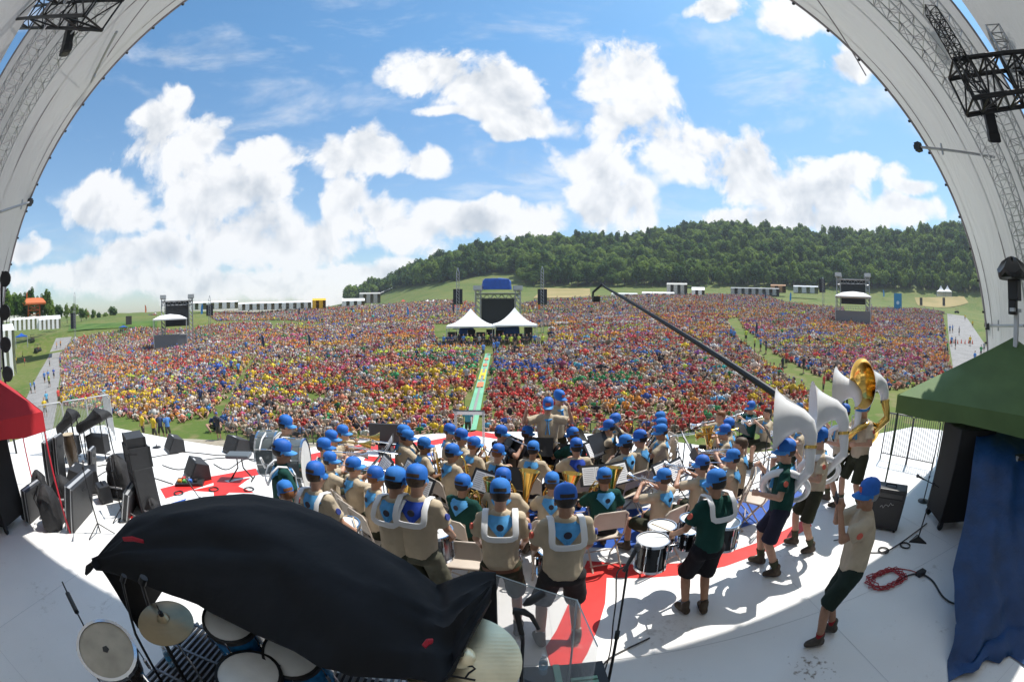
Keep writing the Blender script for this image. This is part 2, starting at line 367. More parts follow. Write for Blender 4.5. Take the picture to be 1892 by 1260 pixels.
for i, (rx, rz, zc, h) in enumerate([(5.6, 6.6, 9.5, 14), (6.4, 6.0, 9.0, 13), (4.8, 7.6, 10.5, 16), (6.0, 7.0, 10.0, 15)]):
    TREES.append((crown_mesh('crown', 10 + i, 2300, rx, rz, zc, .52), trunk_mesh('trunk', h, .28, i)))
LOWER = [(600, 575), (680, 556), (700, 545), (740, 535), (813, 526), (880, 513), (955, 506), (972, 531), (1090, 531), (1400, 531), (1640, 536), (1800, 543), (1892, 545)]
def forest():
    cand = []
    for _ in range(34000):
        a = rng.uniform(R(-24), R(72)); r = math.sqrt(rng.uniform(285 ** 2, 560 ** 2))
        x, y = r * math.sin(a), r * math.cos(a); z = float(zt(x, y)); px, py = proj((x, y, z))
        if py < np.interp(px, [p[0] for p in LOWER], [p[1] for p in LOWER]) - 1 and px > 640: cand.append((x, y, z, r, px, py))
    kept = []; grid = {}
    for c in cand:
        k = (int(c[0] // 6), int(c[1] // 6)); ok = True
        for dx in (-1, 0, 1):
            for dy in (-1, 0, 1):
                for q in grid.get((k[0] + dx, k[1] + dy), ()):
                    if (q[0] - c[0]) ** 2 + (q[1] - c[1]) ** 2 < 23: ok = False
        if ok: grid.setdefault(k, []).append(c); kept.append(c)
    kept.sort(key=lambda c: c[3]); inview = [c for c in kept if c[4] < 1840]
    near = inview[:250]; ns = set(id(c) for c in near); rest = [c for c in kept if id(c) not in ns]
    first = None
    for i, c in enumerate(near):
        s = random.choice((.6, .75, .85, .95, 1.05)) * random.uniform(.9, 1.1)
        t = empty('forest_tree', (c[0], c[1], c[2] - .3), random.uniform(0, 6.28), '%s tree at the forest edge %s' % (('rounded leafy', 'broad leafy', 'tall slender', 'large full-crowned')[i % 4], ('above the open meadow', 'behind the central speaker mast', 'behind the hay field', 'behind the grey sheds', 'behind the right video tower', 'behind the far peaked tents')[int(np.searchsorted([940, 1050, 1230, 1480, 1640], c[4]))]), 'tree', 'trees along the forest edge')
        t.scale = (s * random.uniform(.9, 1.15), s * random.uniform(.9, 1.15), s)
        cm, tm = TREES[i % 4]
        for nm, me in (('crown', cm), ('trunk', tm)):
            o = bpy.data.objects.new(nm, me); COL.objects.link(o); o.parent = t
        if first is None: first = [None] * 4
        if first[i % 4] is None: first[i % 4] = t.children[0]
    # the wood behind: instances of real crowns on points of one mesh
    me = bpy.data.meshes.new('forest'); pts = [(c[0], c[1], c[2] - 1) for c in rest]; me.from_pydata(pts, [], [])
    for nm, tp, vals in (('k', 'INT', [int(v) for v in rng.integers(0, 4, len(rest))]), ('s', 'FLOAT', list(rng.choice([.65, .75, .85, .95, 1.1, 1.3], len(rest)) * rng.uniform(.9, 1.1, len(rest)))), ('a', 'FLOAT', list(rng.uniform(0, 6.28, len(rest))))):
        at = me.attributes.new(nm, tp, 'POINT'); at.data.foreach_set('value', vals)
    fo = bpy.data.objects.new('forest', me); COL.objects.link(fo); fo['kind'] = 'stuff'; fo['label'] = 'dense green wood covering the hill behind the crowd'; fo['category'] = 'forest'
    ng = bpy.data.node_groups.new('forest', 'GeometryNodeTree'); ng.interface.new_socket('Geometry', in_out='INPUT', socket_type='NodeSocketGeometry'); ng.interface.new_socket('Geometry', in_out='OUTPUT', socket_type='NodeSocketGeometry')
    gi = ng.nodes.new('NodeGroupInput'); go = ng.nodes.new('NodeGroupOutput'); jn = ng.nodes.new('GeometryNodeJoinGeometry'); ng.links.new(jn.outputs[0], go.inputs[0])
    def attr(nm, tp):
        n = ng.nodes.new('GeometryNodeInputNamedAttribute'); n.data_type = tp; n.inputs[0].default_value = nm; return n.outputs[0]
    for k in range(4):
        oi = ng.nodes.new('GeometryNodeObjectInfo'); oi.inputs[0].default_value = first[k]; oi.transform_space = 'ORIGINAL'; oi.inputs['As Instance'].default_value = True
        ip = ng.nodes.new('GeometryNodeInstanceOnPoints'); ng.links.new(gi.outputs[0], ip.inputs['Points']); ng.links.new(oi.outputs['Geometry'], ip.inputs['Instance'])
        cp = ng.nodes.new('FunctionNodeCompare'); cp.data_type = 'INT'; cp.operation = 'EQUAL'; ng.links.new(attr('k', 'INT'), cp.inputs[2]); cp.inputs[3].default_value = k; ng.links.new(cp.outputs[0], ip.inputs['Selection'])
        cx = ng.nodes.new('ShaderNodeCombineXYZ'); ng.links.new(attr('a', 'FLOAT'), cx.inputs[2]); ng.links.new(cx.outputs[0], ip.inputs['Rotation'])
        ng.links.new(attr('s', 'FLOAT'), ip.inputs['Scale']); ng.links.new(ip.outputs[0], jn.inputs[0])
    fo.modifiers.new('forest', 'NODES').node_group = ng
forest()
def tree_at(px, py, dist, hpx, kind, label, group):
    p = atd(px, py, dist); z = float(zt(p.x, p.y)); top = atd(px, py - hpx, dist)
    h = top.z - p.z; t = empty('tree', (p.x, p.y, p.z), random.uniform(0, 6), label, 'tree', group); cm, tm = TREES[kind]; s = h / (cm and 18.0)
    t.scale = (s * random.uniform(.95, 1.3), s * random.uniform(.95, 1.3), s * 1.05)
    for nm, me in (('crown', cm), ('trunk', tm)):
        o = bpy.data.objects.new(nm, me); COL.objects.link(o); o.parent = t
for px, hp, d in [(12, 62, 130), (26, 66, 140), (40, 50, 150), (50, 42, 160), (57, 64, 150), (78, 52, 145), (88, 60, 150), (98, 40, 170), (124, 34, 190), (137, 40, 185), (6, 74, 120), (150, 28, 210), (172, 26, 220), (183, 20, 230), (208, 30, 240), (18, 58, 128), (33, 60, 136), (2, 70, 124), (47, 55, 150), (70, 48, 155), (93, 46, 158), (108, 36, 165), (195, 18, 235), (160, 24, 225)]:
    tree_at(px, 597 - px * .02, d, hp, random.choice((0, 2, 3)), 'tall tree with thin trunk behind the long white tent', 'trees behind the left tents')
# ================================================================ crowd
def inpoly(x, y, poly):
    c = np.zeros(np.shape(x), bool); n = len(poly); j = n - 1
    for i in range(n):
        xi, yi = poly[i]; xj, yj = poly[j]
        c ^= ((yi > y) != (yj > y)) & (x < (xj - xi) * (y - yi) / (yj - yi + 1e-9) + xi); j = i
    return c
SECT = [[(112, 748), (114, 700), (110, 660), (132, 628), (190, 616), (265, 606), (330, 612), (400, 600), (495, 596), (505, 606), (478, 650), (445, 690), (412, 740), (376, 772), (340, 782), (250, 776)],
        [(400, 796), (424, 750), (458, 690), (482, 650), (512, 603), (620, 598), (800, 596), (806, 636), (890, 642), (886, 665), (868, 720), (846, 800), (700, 812), (480, 811)],
        [(895, 806), (902, 720), (918, 655), (932, 646), (1010, 640), (1016, 612), (1050, 606), (1100, 598), (1340, 592), (1358, 622), (1398, 662), (1452, 698), (1506, 742), (1508, 770), (1400, 778), (1250, 800), (1100, 813), (960, 816)],
        [(1372, 604), (1366, 588), (1500, 583), (1640, 582), (1742, 583), (1748, 640), (1756, 690), (1700, 715), (1600, 728), (1530, 704), (1440, 660)],
        [(385, 583), (430, 575), (560, 567), (640, 561), (700, 558), (840, 556), (880, 562), (880, 600), (806, 599), (620, 597), (500, 592), (400, 594)],
        [(962, 562), (1000, 556), (1090, 550), (1250, 545), (1330, 545), (1420, 548), (1450, 560), (1560, 571), (1560, 580), (1380, 585), (1340, 591), (1100, 596), (1020, 603), (985, 606), (962, 600)],
        [(1600, 570), (1745, 573), (1745, 580), (1600, 579)], [(200, 577), (290, 578), (290, 583), (200, 584)]]
PAL = [(.55, .06, .05), (.60, .50, .42), (.05, .12, .45), (.62, .60, .58), (.08, .22, .55), (.03, .03, .04), (.75, .30, .05), (.78, .52, .04), (.05, .28, .10), (.45, .36, .24), (.10, .35, .55), (.35, .35, .36),
       (.55, .65, .08), (.60, .12, .25), (.28, .05, .06), (.04, .06, .16), (.04, .35, .33), (.30, .10, .32), (.50, .42, .30), (.58, .20, .12)]
PNAME = ['red', 'beige', 'navy blue', 'white', 'blue', 'black', 'orange', 'yellow', 'green', 'khaki', 'sky blue', 'grey', 'lime', 'pink', 'maroon', 'dark navy', 'teal', 'purple', 'tan', 'rust']
SKIN = np.array([(.40, .22, .15), (.46, .27, .19), (.33, .18, .12), (.16, .09, .06), (.50, .31, .23)])
skin_m = mat('skin', (.46, .26, .175), .55, var=.06, scale=20, sub=.0)
def crowd_points():
    out = []
    ys = 24.0
    while ys < 215:
        sp = .78 if ys < 110 else 1.0
        xs = np.arange(-150, 165, sp * .95) + rng.uniform(-.2, .2)
        X = xs + rng.uniform(-.2, .2, len(xs)); Y = ys + rng.uniform(-.25, .25, len(xs)); Z = zt(X, Y)
        v = np.stack([X, Y, Z - H], 1); v /= np.linalg.norm(v, axis=1)[:, None]; cz = v[:, 1] * CP - v[:, 2] * SP; cy = v[:, 1] * SP + v[:, 2] * CP
        rr = 2 * FPX * np.sin(np.arccos(np.clip(cz, -1, 1)) / 2); q = np.hypot(v[:, 0], cy); px = 946 + v[:, 0] / q * rr; py = 630 - cy / q * rr
        m = np.zeros(len(X), bool)
        for s in SECT: m |= inpoly(px, py, s)
        m &= rng.random(len(X)) < np.where(Y > 140, .82, .97) - .35 * (np.sin(X * .19 + 2 * np.sin(Y * .11)) * np.sin(Y * .27 + X * .07) > .72)
        out.append(np.stack([X, Y, Z], 1)[m]); ys += sp
    return np.concatenate(out)
CP_ = crowd_points()
def crowd_color(x, y):
    # troops sit together: patches share a shirt colour
    cx = np.floor((x + 4 * np.sin(y * .23) + 2 * np.sin(y * .71)) / 9).astype(int); cy = np.floor((y + 2.5 * np.sin(x * .17) + 1.2 * np.sin(x * .53)) / 3.4).astype(int)
    h = (cx * 7349 + cy * 9151 + cx * cy * 131) % 9973; hv = h / 9973.0; idx = rng.integers(0, len(PAL), len(x))
    p = np.array([2.1, 2.8, .9, 2.8, .9, 2.2, 1.2, 1.1, .7, 2.2, .6, 1.8, .5, 1.1, 1.6, 1.3, .3, .25, 2.2, 1.4]); idx = rng.choice(len(PAL), len(x), p=p / p.sum())
    uni = (hv < .50) & (rng.random(len(x)) < .30 + .5 * ((h * 7) % 11) / 11); team = np.array([7, 0, 6, 12, 2, 7, 3, 0, 0, 8, 13, 6])[h % 12]
    idx = np.where(uni, team, idx)
    # colour bands seen in the photograph, as areas of the field
    def band(x0, x1, y0, y1, c, pr):
        m = (x > x0) & (x < x1) & (y > y0) & (y < y1) & (rng.random(len(x)) < pr); idx[m] = c
    a = [hit(*p) for p in ((690, 655), (890, 657), (1200, 790), (1480, 765), (150, 745), (330, 752), (780, 700), (880, 690))]
    band(a[0].x, a[1].x, a[0].y - 1.6, a[0].y + 1.6, 12, .75); band(a[0].x, a[1].x, a[0].y + 1.6, a[0].y + 4, 6, .6)
    band(a[2].x, a[3].x, a[2].y - 1, a[2].y + 4.5, 0, .6); band(a[4].x, a[5].x, a[4].y - 1, a[4].y + 5, 7, .5); band(a[6].x, a[7].x, a[6].y - 2, a[6].y + 4, 7, .6)
    for q0, q1, dp, c, pr in (((400, 712), (640, 706), 3.5, 7, .4), ((640, 700), (760, 696), 3, 6, .4), ((905, 702), (1050, 694), 3, 0, .6), ((1050, 706), (1190, 704), 2.2, 8, .6), ((900, 682), (1060, 676), 4, 2, .55), ((500, 640), (680, 636), 5, 6, .45), ((480, 628), (570, 626), 3.5, 13, .5), ((1390, 640), (1640, 632), 4, 12, .3),
                          ((150, 690), (330, 686), 3, 6, .4), ((180, 672), (300, 668), 3.5, 0, .5), ((220, 700), (360, 704), 2.5, 12, .35), ((1100, 640), (1330, 636), 8, 0, .35), ((1500, 660), (1700, 668), 4, 13, .3), ((760, 724), (860, 722), 2, 6, .5), ((430, 735), (560, 735), 2.5, 7, .35), ((700, 760), (840, 755), 2.5, 0, .45)):
        u, v = hit(*q0), hit(*q1); band(u.x, v.x, min(u.y, v.y) - dp / 2, max(u.y, v.y) + dp / 2, c, pr)
    return idx
ridx = crowd_color(CP_[:, 0], CP_[:, 1])
dist = np.hypot(CP_[:, 0], CP_[:, 1]); order = np.argsort(dist); near_ids = order[:300]; far_ids = order[300:]
hairc = bpy.data.materials.new('hair_or_hat'); hairc.use_nodes = True
def _hat():
    nt = hairc.node_tree; oi = nn(nt, 'ShaderNodeObjectInfo'); r = nn(nt, 'ShaderNodeValToRGB'); nt.links.new(oi.outputs['Random'], r.inputs[0]); r.color_ramp.interpolation = 'CONSTANT'
    cs = [(.03, .02, .012), (.10, .06, .03), (.25, .16, .07), (.04, .02, .01), (.45, .42, .38), (.05, .10, .35), (.02, .02, .02), (.35, .04, .04), (.16, .10, .05)]
    el = r.color_ramp.elements; el[0].color = (*cs[0], 1); el[1].position = .95; el[1].color = (*cs[1], 1)
    for i, c in enumerate(cs[1:]): e = el.new((i + 1) / len(cs)); e.color = (*c, 1)
    nt.links.new(r.outputs[0], nt.nodes['Principled BSDF'].inputs['Base Color']); nt.nodes['Principled BSDF'].inputs['Roughness'].default_value = .8
_hat(); shirt_oc = objcol_mat('spectator_shirt'); short_m = mat('spectator_shorts', (.07, .065, .05), .85)
CM = [skin_m, shirt_oc, short_m, hairc, mat('sneaker', (.12, .11, .1), .7)]
def seated_spectator(v):
    g = random.Random(v); b = MB(); ln = g.uniform(.05, .22); hx = g.uniform(-.03, .03)
    b.cm = 1; b.ring_loft([[(math.cos(t) * rx, math.sin(t) * ry + oy, z) for t in (k * math.pi / 4 for k in range(8))] for rx, ry, z, oy in ((.17, .13, .04, 0), (.16, .12, .2, -ln * .3), (.2, .12, .42, -ln * .7), (.16, .09, .52, -ln), (.06, .06, .56, -ln))])
    b.cm = 0; b.caps((hx, -ln, .55), (hx, -ln - .01, .62), .055, .055, 7); b.ell((hx, -ln - .015, .72), (.075, .095, .115), 8, 6); b.ell((hx, -ln - .11, .71), (.015, .02, .02), 5, 4)
    b.cm = 3; b.ell((hx, -ln + .012, .755), (.083, .098, .098), 8, 5, zmin=-.15)
    for s in (-1, 1):
        if v % 2: kn = (s * .27, -.42, .27 + .1 * (v % 3)); an = (s * .12, -.5, .05)
        else: kn = (s * .36, -.33, .16); an = (-s * .1, -.42, .07)
        b.cm = 2; b.caps((s * .09, -.03, .09), tuple(np.array((s * .09, -.03, .09)) * .35 + np.array(kn) * .65), .085, .08, 7)
        b.cm = 0; b.caps(tuple(np.array((s * .09, -.03, .09)) * .4 + np.array(kn) * .6), kn, .06, .055, 6); b.caps(kn, an, .055, .038, 6)
        b.cm = 4; b.caps(an, (an[0] + s * .03, an[1] - .14, .035), .042, .035, 6)
        el = (s * .27, -ln - .06, .27); ha = (s * .12, -.34, .27 + .06 * (v % 2)) if v < 3 else (s * .07, -ln - .14, .62) if v == 4 else (s * .05, -.3, .2)
        b.cm = 1; b.caps((s * .19, -ln, .47), (s * .24, -ln - .02, .36), .062, .066, 7)
        b.cm = 0; b.caps((s * .235, -ln - .02, .38), el, .042, .04, 6); b.caps(el, ha, .038, .028, 6); b.caps(ha, (ha[0] * .8, ha[1] - .05, ha[2]), .032, .026, 6)
    return b.mesh('spectator', CM, True)
SEATED = [seated_spectator(v) for v in range(6)]
pose_txt = ['cross-legged', 'knees raised', 'cross-legged', 'knees raised', 'hands at face', 'knees raised']
for n_, i in enumerate(near_ids):
    v = n_ % 6; o = bpy.data.objects.new('seated_person', SEATED[v]); COL.objects.link(o); p = CP_[i]
    o.location = (p[0], p[1], p[2]); o.rotation_euler = (0, 0, math.atan2(-p[0], p[1]) * -1 * .0 + math.atan2(p[0], p[1]) * -1 + random.uniform(-.5, .5)); s = random.uniform(.88, 1.12); o.scale = (s, s, s * random.uniform(.93, 1.08))
    k = int(ridx[i]); c = np.array(PAL[k]) * random.uniform(.8, 1.15); o.color = (*np.clip(c, 0, .85), 1)
    sec_ = ['left of the left aisle', 'between the left aisle and the green runner', 'between the green runner and the right aisle', 'right of the right aisle'][next((q for q in range(4) if inpoly(np.array([proj(p)[0]]), np.array([proj(p)[1]]), SECT[q])[0]), 1)]
    o['label'] = f'{PNAME[k]}-shirted front-row spectator, {pose_txt[v]}, {sec_}'; o['category'] = 'person'; o['group'] = 'spectators seated in the front rows'
def standing_spectator(v):
    g = random.Random(40 + v); b = MB()
    b.cm = 1; b.ring_loft([[(math.cos(t) * rx, math.sin(t) * ry, z) for t in (k * math.pi / 4 for k in range(8))] for rx, ry, z in ((.18, .13, .88), (.165, .12, 1.05), (.21, .13, 1.32), (.17, .09, 1.43), (.06, .06, 1.48))])
    b.cm = 0; b.caps((0, 0, 1.46), (0, -.01, 1.54), .055, .055, 7); b.ell((0, -.015, 1.64), (.075, .095, .115), 8, 6); b.ell((0, -.11, 1.63), (.015, .02, .02), 5, 4)
    b.cm = 3; b.ell((0, .012, 1.675), (.083, .098, .098), 8, 5, zmin=-.15)
    for s in (-1, 1):
        st = s * (.1 + .03 * v); fy = s * .06 * (v - 1)
        b.cm = 2; b.caps((s * .09, 0, .86), (st, fy * .5, .5), .1, .088, 7)
        b.cm = 0; b.caps((st, fy * .5, .52), (st, fy, .1), .058, .04, 6)
        b.cm = 4; b.caps((st, fy + .03, .05), (st, fy - .14, .04), .045, .04, 6)
        el = (s * .27, .03, 1.13); ha = [(s * .25, -.08, .86), (s * .1, -.22, 1.08), (s * .28, -.02, .88)][v]
        b.cm = 1; b.caps((s * .2, 0, 1.38), (s * .25, .02, 1.22), .065, .068, 7)
        b.cm = 0; b.caps((s * .25, .02, 1.23), el, .044, .042, 6); b.caps(el, ha, .04, .03, 6); b.caps(ha, (ha[0], ha[1] - .02, ha[2] - .07), .034, .028, 6)
    return b.mesh('standing_spectator', CM, True)
STAND = [standing_spectator(v) for v in range(3)]
def stand_at(p, k, where, face=0.0, s=1.0, cat_name='person'):
    o = bpy.data.objects.new('standing_person', STAND[random.randrange(3)]); COL.objects.link(o); o.location = p; o.rotation_euler = (0, 0, face); o.scale = (s,) * 3
    o.color = (*PAL[k], 1); o['label'] = f'person in {PNAME[k]} shirt standing {where}'; o['category'] = cat_name; o['group'] = 'people standing about the field'; return o
ST = [(85, 771, 7, 'on the left gravel road'), (88, 752, 10, 'on the left gravel road'), (110, 748, 0, 'at the left edge of the crowd'), (58, 728, 4, 'on the left gravel road'), (65, 727, 4, 'on the left gravel road'), (92, 716, 12, 'on the left gravel road'),
      (83, 708, 4, 'on the left gravel road'), (90, 706, 4, 'on the left gravel road'), (100, 700, 2, 'on the left gravel road'), (92, 678, 11, 'on the left gravel road'), (112, 675, 4, 'on the left gravel road'), (105, 646, 6, 'on the left gravel road'),
      (112, 643, 6, 'on the left gravel road'), (127, 652, 10, 'at the left edge of the crowd'), (46, 676, 0, 'beside the white marquee'), (24, 672, 7, 'beside the white marquee'), (30, 673, 7, 'beside the white marquee'), (42, 664, 12, 'beside the white marquee'),
      (267, 812, 7, 'on the grass below the stage front'), (288, 816, 7, 'on the grass below the stage front'), (300, 814, 15, 'on the grass below the stage front'), (313, 813, 4, 'on the grass below the stage front'), (372, 752, 15, 'in the grass aisle'),
      (406, 814, 5, 'on the grass below the stage front'), (482, 808, 11, 'on the grass below the stage front'), (428, 690, 2, 'in the grass aisle'), (441, 697, 4, 'in the grass aisle'), (443, 680, 3, 'in the grass aisle'), (416, 708, 4, 'in the grass aisle'), (455, 650, 4, 'in the grass aisle'),
      (810, 690, 11, 'in the crowd by the green runner'), (862, 712, 11, 'beside the green runner'), (893, 660, 4, 'beside the green runner'), (912, 656, 4, 'beside the green runner'), (919, 655, 4, 'beside the green runner'), (1520, 730, 0, 'in the right grass aisle'),
      (1548, 758, 0, 'in the right grass aisle'), (1445, 690, 5, 'in the right grass aisle'), (1452, 680, 0, 'in the right grass aisle'), (1394, 648, 12, 'in the right grass aisle'), (1405, 650, 4, 'in the right grass aisle'), (1378, 632, 12, 'in the right grass aisle'), (1350, 628, 4, 'in the right grass aisle'), (1356, 632, 4, 'in the right grass aisle'),
      (1484, 690, 5, 'in the right grass aisle'), (1415, 655, 15, 'in the right grass aisle'), (1792, 640, 7, 'on the right gravel road'), (1758, 640, 4, 'on the right gravel road'), (1765, 645, 5, 'on the right gravel road'), (1772, 620, 11, 'on the right gravel road'), (1746, 618, 7, 'on the right gravel road'), (1755, 616, 4, 'on the right gravel road'), (1760, 615, 4, 'on the right gravel road'), (1740, 600, 4, 'on the right gravel road'),
      (1812, 660, 8, 'on the right gravel road'), (1818, 652, 11, 'on the right gravel road'), (1797, 605, 7, 'beside the right gravel road'), (1783, 592, 7, 'beside the right gravel road'), (1800, 675, 4, 'on the right gravel road'), (1745, 665, 5, 'at the right edge of the crowd'), (1750, 655, 8, 'at the right edge of the crowd'), (1741, 630, 5, 'at the right edge of the crowd'), (1560, 760, 5, 'at the right edge of the stage front'), (1495, 640, 0, 'in the crowd'), (865, 806, 10, 'below the stage behind the lectern'), (1472, 790, 4, 'at the camera crane')]
for px, py, k, where in ST:
    p = hit(px, py); stand_at((p.x, p.y, p.z), k, where, random.uniform(0, 6.28), random.uniform(.96, 1.06))
for i in range(26):     # row of people along the far bank and around the sound desk
    px = 820 + i * 7.3; p = hit(px, 641 + random.uniform(-2, 3)); stand_at((p.x, p.y, p.z), random.choice((4, 5, 12, 4, 11, 15, 5)), 'around the sound desk tents', random.uniform(-.8, .8))
# the mass of the crowd: one mesh
def lod(level):
    b = MB(); reg = []
    def part(c, n0): reg.extend([c] * (len(b.v) - n0))
    n0 = 0; k = 6 if level < 2 else 4
    def loft(prof, c, kk=k):
        nonlocal n0; b.ring_loft([[(math.cos(t) * rx, math.sin(t) * ry + oy, z) for t in (j * 2 * math.pi / kk for j in range(kk))] for rx, ry, z, oy in prof], False, True); part(c, n0); n0 = len(b.v)
    loft(((.17, .14, .02, 0), (.21, .13, .40, -.1), (.08, .07, .54, -.12)), 1)
    if level == 0: b.ell((0, -.14, .69), (.08, .1, .12), 6, 4); part(0, n0); n0 = len(b.v); b.ell((0, -.115, .735), (.088, .105, .1), 6, 4, zmin=-.1); part(3, n0); n0 = len(b.v)
    else: loft(((.05, .05, .54, -.12), (.085, .1, .66, -.15)), 0, 4); loft(((.09, .11, .68, -.13), (.05, .06, .80, -.11)), 3, 4)
    for s in (-1, 1):
        if level < 2:
            kn = (s * .3, -.4, .28); b.tube([(s * .09, -.03, .09), (s * .22, -.26, .2)], [.09, .075], 4); part(2, n0); n0 = len(b.v); b.tube([(s * .22, -.26, .2), kn, (s * .1, -.5, .04)], [.065, .06, .045], 4); part(0, n0); n0 = len(b.v)
            b.tube([(s * .2, -.1, .45), (s * .27, -.14, .28)], [.065, .06], 4); part(1, n0); n0 = len(b.v); b.tube([(s * .27, -.14, .28), (s * .1, -.36, .3)], [.045, .035], 4); part(0, n0); n0 = len(b.v)
    if level == 2: b.add([(-.28, -.3, .0), (.28, -.3, .0), (.24, -.36, .24), (-.24, -.36, .24), (0, -.05, .25)], [(0, 1, 2, 3), (3, 2, 4)]); part(0, n0); n0 = len(b.v)
    tri = [t for f in b.f for t in ((f[0], f[i], f[i + 1]) for i in range(1, len(f) - 1))]
    return np.array(b.v), np.array(tri), np.array(reg)
def build_crowd():
    Vs, Fs, Cs = [], [], []; off = 0
    hats = np.array([(.03, .02, .012), (.10, .06, .03), (.2, .13, .06), (.04, .02, .01), (.40, .37, .33), (.05, .10, .30), (.30, .05, .04), (.07, .045, .025), (.03, .02, .015)])
    for lv, (a, c) in enumerate(((0, 55), (55, 105), (105, 999))):
        ids = far_ids[(dist[far_ids] >= a) & (dist[far_ids] < c)]; T, F, reg = lod(lv); n = len(ids)
        if not n: continue
        ang = -np.arctan2(CP_[ids, 0], CP_[ids, 1]) + rng.uniform(-.6, .6, n); s = rng.uniform(.85, 1.15, n) * np.where(rng.random(n) < .03, 1.7, 1.0)
        ca, sa = np.cos(ang) * s, np.sin(ang) * s; sz = s * rng.uniform(.92, 1.1, n)
        V = np.empty((n, len(T), 3)); V[:, :, 0] = ca[:, None] * T[:, 0] - sa[:, None] * T[:, 1] + CP_[ids, 0][:, None]
        V[:, :, 1] = sa[:, None] * T[:, 0] + ca[:, None] * T[:, 1] + CP_[ids, 1][:, None]; V[:, :, 2] = sz[:, None] * T[:, 2] + CP_[ids, 2][:, None]
        pc = np.stack([SKIN[rng.choice(5, n, p=[.35, .3, .15, .08, .12])], np.clip(np.array(PAL)[ridx[ids]] * rng.uniform(.4, 1.2, (n, 1)), 0, .75), np.array([(.07, .065, .05), (.2, .17, .12), (.03, .035, .05), (.06, .07, .04)])[rng.integers(0, 4, n)], hats[rng.integers(0, 9, n)]], 1)
        C = np.ones((n, len(T), 4)); C[:, :, :3] = pc[:, reg, :]
        Vs.append(V.reshape(-1, 3)); Cs.append(C.reshape(-1, 4)); Fs.append((F[None] + (np.arange(n) * len(T))[:, None, None]).reshape(-1, 3) + off); off += n * len(T)
    V = np.concatenate(Vs); F = np.concatenate(Fs).astype(np.int32); C = np.concatenate(Cs)
    me = bpy.data.meshes.new('crowd'); me.vertices.add(len(V)); me.vertices.foreach_set('co', V.ravel().astype(np.float32)); me.loops.add(F.size); me.loops.foreach_set('vertex_index', F.ravel())
    me.polygons.add(len(F)); me.polygons.foreach_set('loop_start', np.arange(0, F.size, 3, dtype=np.int32)); me.update(calc_edges=True)
    at = me.attributes.new('Col', 'FLOAT_COLOR', 'POINT'); at.data.foreach_set('color', C.ravel().astype(np.float32))
    m = bpy.data.materials.new('crowd_clothes'); m.use_nodes = True; a = nn(m.node_tree, 'ShaderNodeAttribute', attribute_name='Col'); m.node_tree.links.new(a.outputs['Color'], m.node_tree.nodes['Principled BSDF'].inputs['Base Color']); m.node_tree.nodes['Principled BSDF'].inputs['Roughness'].default_value = .85
    me.materials.append(m); o = bpy.data.objects.new('crowd', me); COL.objects.link(o); o['kind'] = 'stuff'; o['label'] = 'vast seated crowd in many shirt colours filling the sloping field'; o['category'] = 'crowd'
    print('CROWD', len(CP_), 'tris', len(F))
build_crowd()
# ================================================================ stage
white_floor = mat('stage_paint_white', (.80, .80, .80), .42, var=.03, scale=1.2, bump=.03, bscale=3)
def floor_nodes():
    nt = white_floor.node_tree; b = nt.nodes['Principled BSDF']; tc = nt.nodes['Texture Coordinate']
    n = nn(nt, 'ShaderNodeTexNoise'); n.inputs['Scale'].default_value = 9; n.inputs['Detail'].default_value = 8; n.inputs['Roughness'].default_value = .7; nt.links.new(tc.outputs['Object'], n.inputs['Vector'])
    n2 = nn(nt, 'ShaderNodeTexNoise'); n2.inputs['Scale'].default_value = .9; nt.links.new(tc.outputs['Object'], n2.inputs['Vector'])
    a = math_(nt, 'MULTIPLY', n.outputs['Fac'], n2.outputs['Fac']); r = nn(nt, 'ShaderNodeMapRange'); nt.links.new(a, r.inputs[0]); r.inputs[1].default_value = .335; r.inputs[2].default_value = .46
    mx = nn(nt, 'ShaderNodeMixRGB'); old = b.inputs['Base Color'].links[0].from_socket; nt.links.new(math_(nt, 'MULTIPLY', r.outputs[0], .6), mx.inputs[0]); nt.links.new(old, mx.inputs[1]); mx.inputs[2].default_value = (.30, .27, .23, 1)
    mud = onz(1500, 1232); vd = nn(nt, 'ShaderNodeVectorMath', operation='DISTANCE'); nt.links.new(tc.outputs['Object'], vd.inputs[0]); vd.inputs[1].default_value = (mud.x, mud.y, 0)
    fall = nn(nt, 'ShaderNodeMapRange'); nt.links.new(vd.outputs['Value'], fall.inputs[0]); fall.inputs[1].default_value = .08; fall.inputs[2].default_value = .42; fall.inputs[3].default_value = .20; fall.inputs[4].default_value = 0
    n3 = nn(nt, 'ShaderNodeTexNoise'); n3.inputs['Scale'].default_value = 16; n3.inputs['Detail'].default_value = 6; nt.links.new(tc.outputs['Object'], n3.inputs['Vector'])
    mk = math_(nt, 'MULTIPLY', math_(nt, 'SUBTRACT', math_(nt, 'ADD', n3.outputs['Fac'], fall.outputs[0]), .70), 7.0, clamp=True)
    m2 = nn(nt, 'ShaderNodeMixRGB'); nt.links.new(mk, m2.inputs[0]); nt.links.new(mx.outputs[0], m2.inputs[1]); m2.inputs[2].default_value = (.22, .18, .14, 1)
    nt.links.new(m2.outputs[0], b.inputs['Base Color'])
floor_nodes()
red_p = mat('stage_paint_red', (.66, .03, .025), .5, var=.12, scale=5); blue_p = mat('stage_paint_blue', (.012, .075, .36), .5, var=.12, scale=5); black_m = mat('black_skirt', (.015, .015, .017), .8)
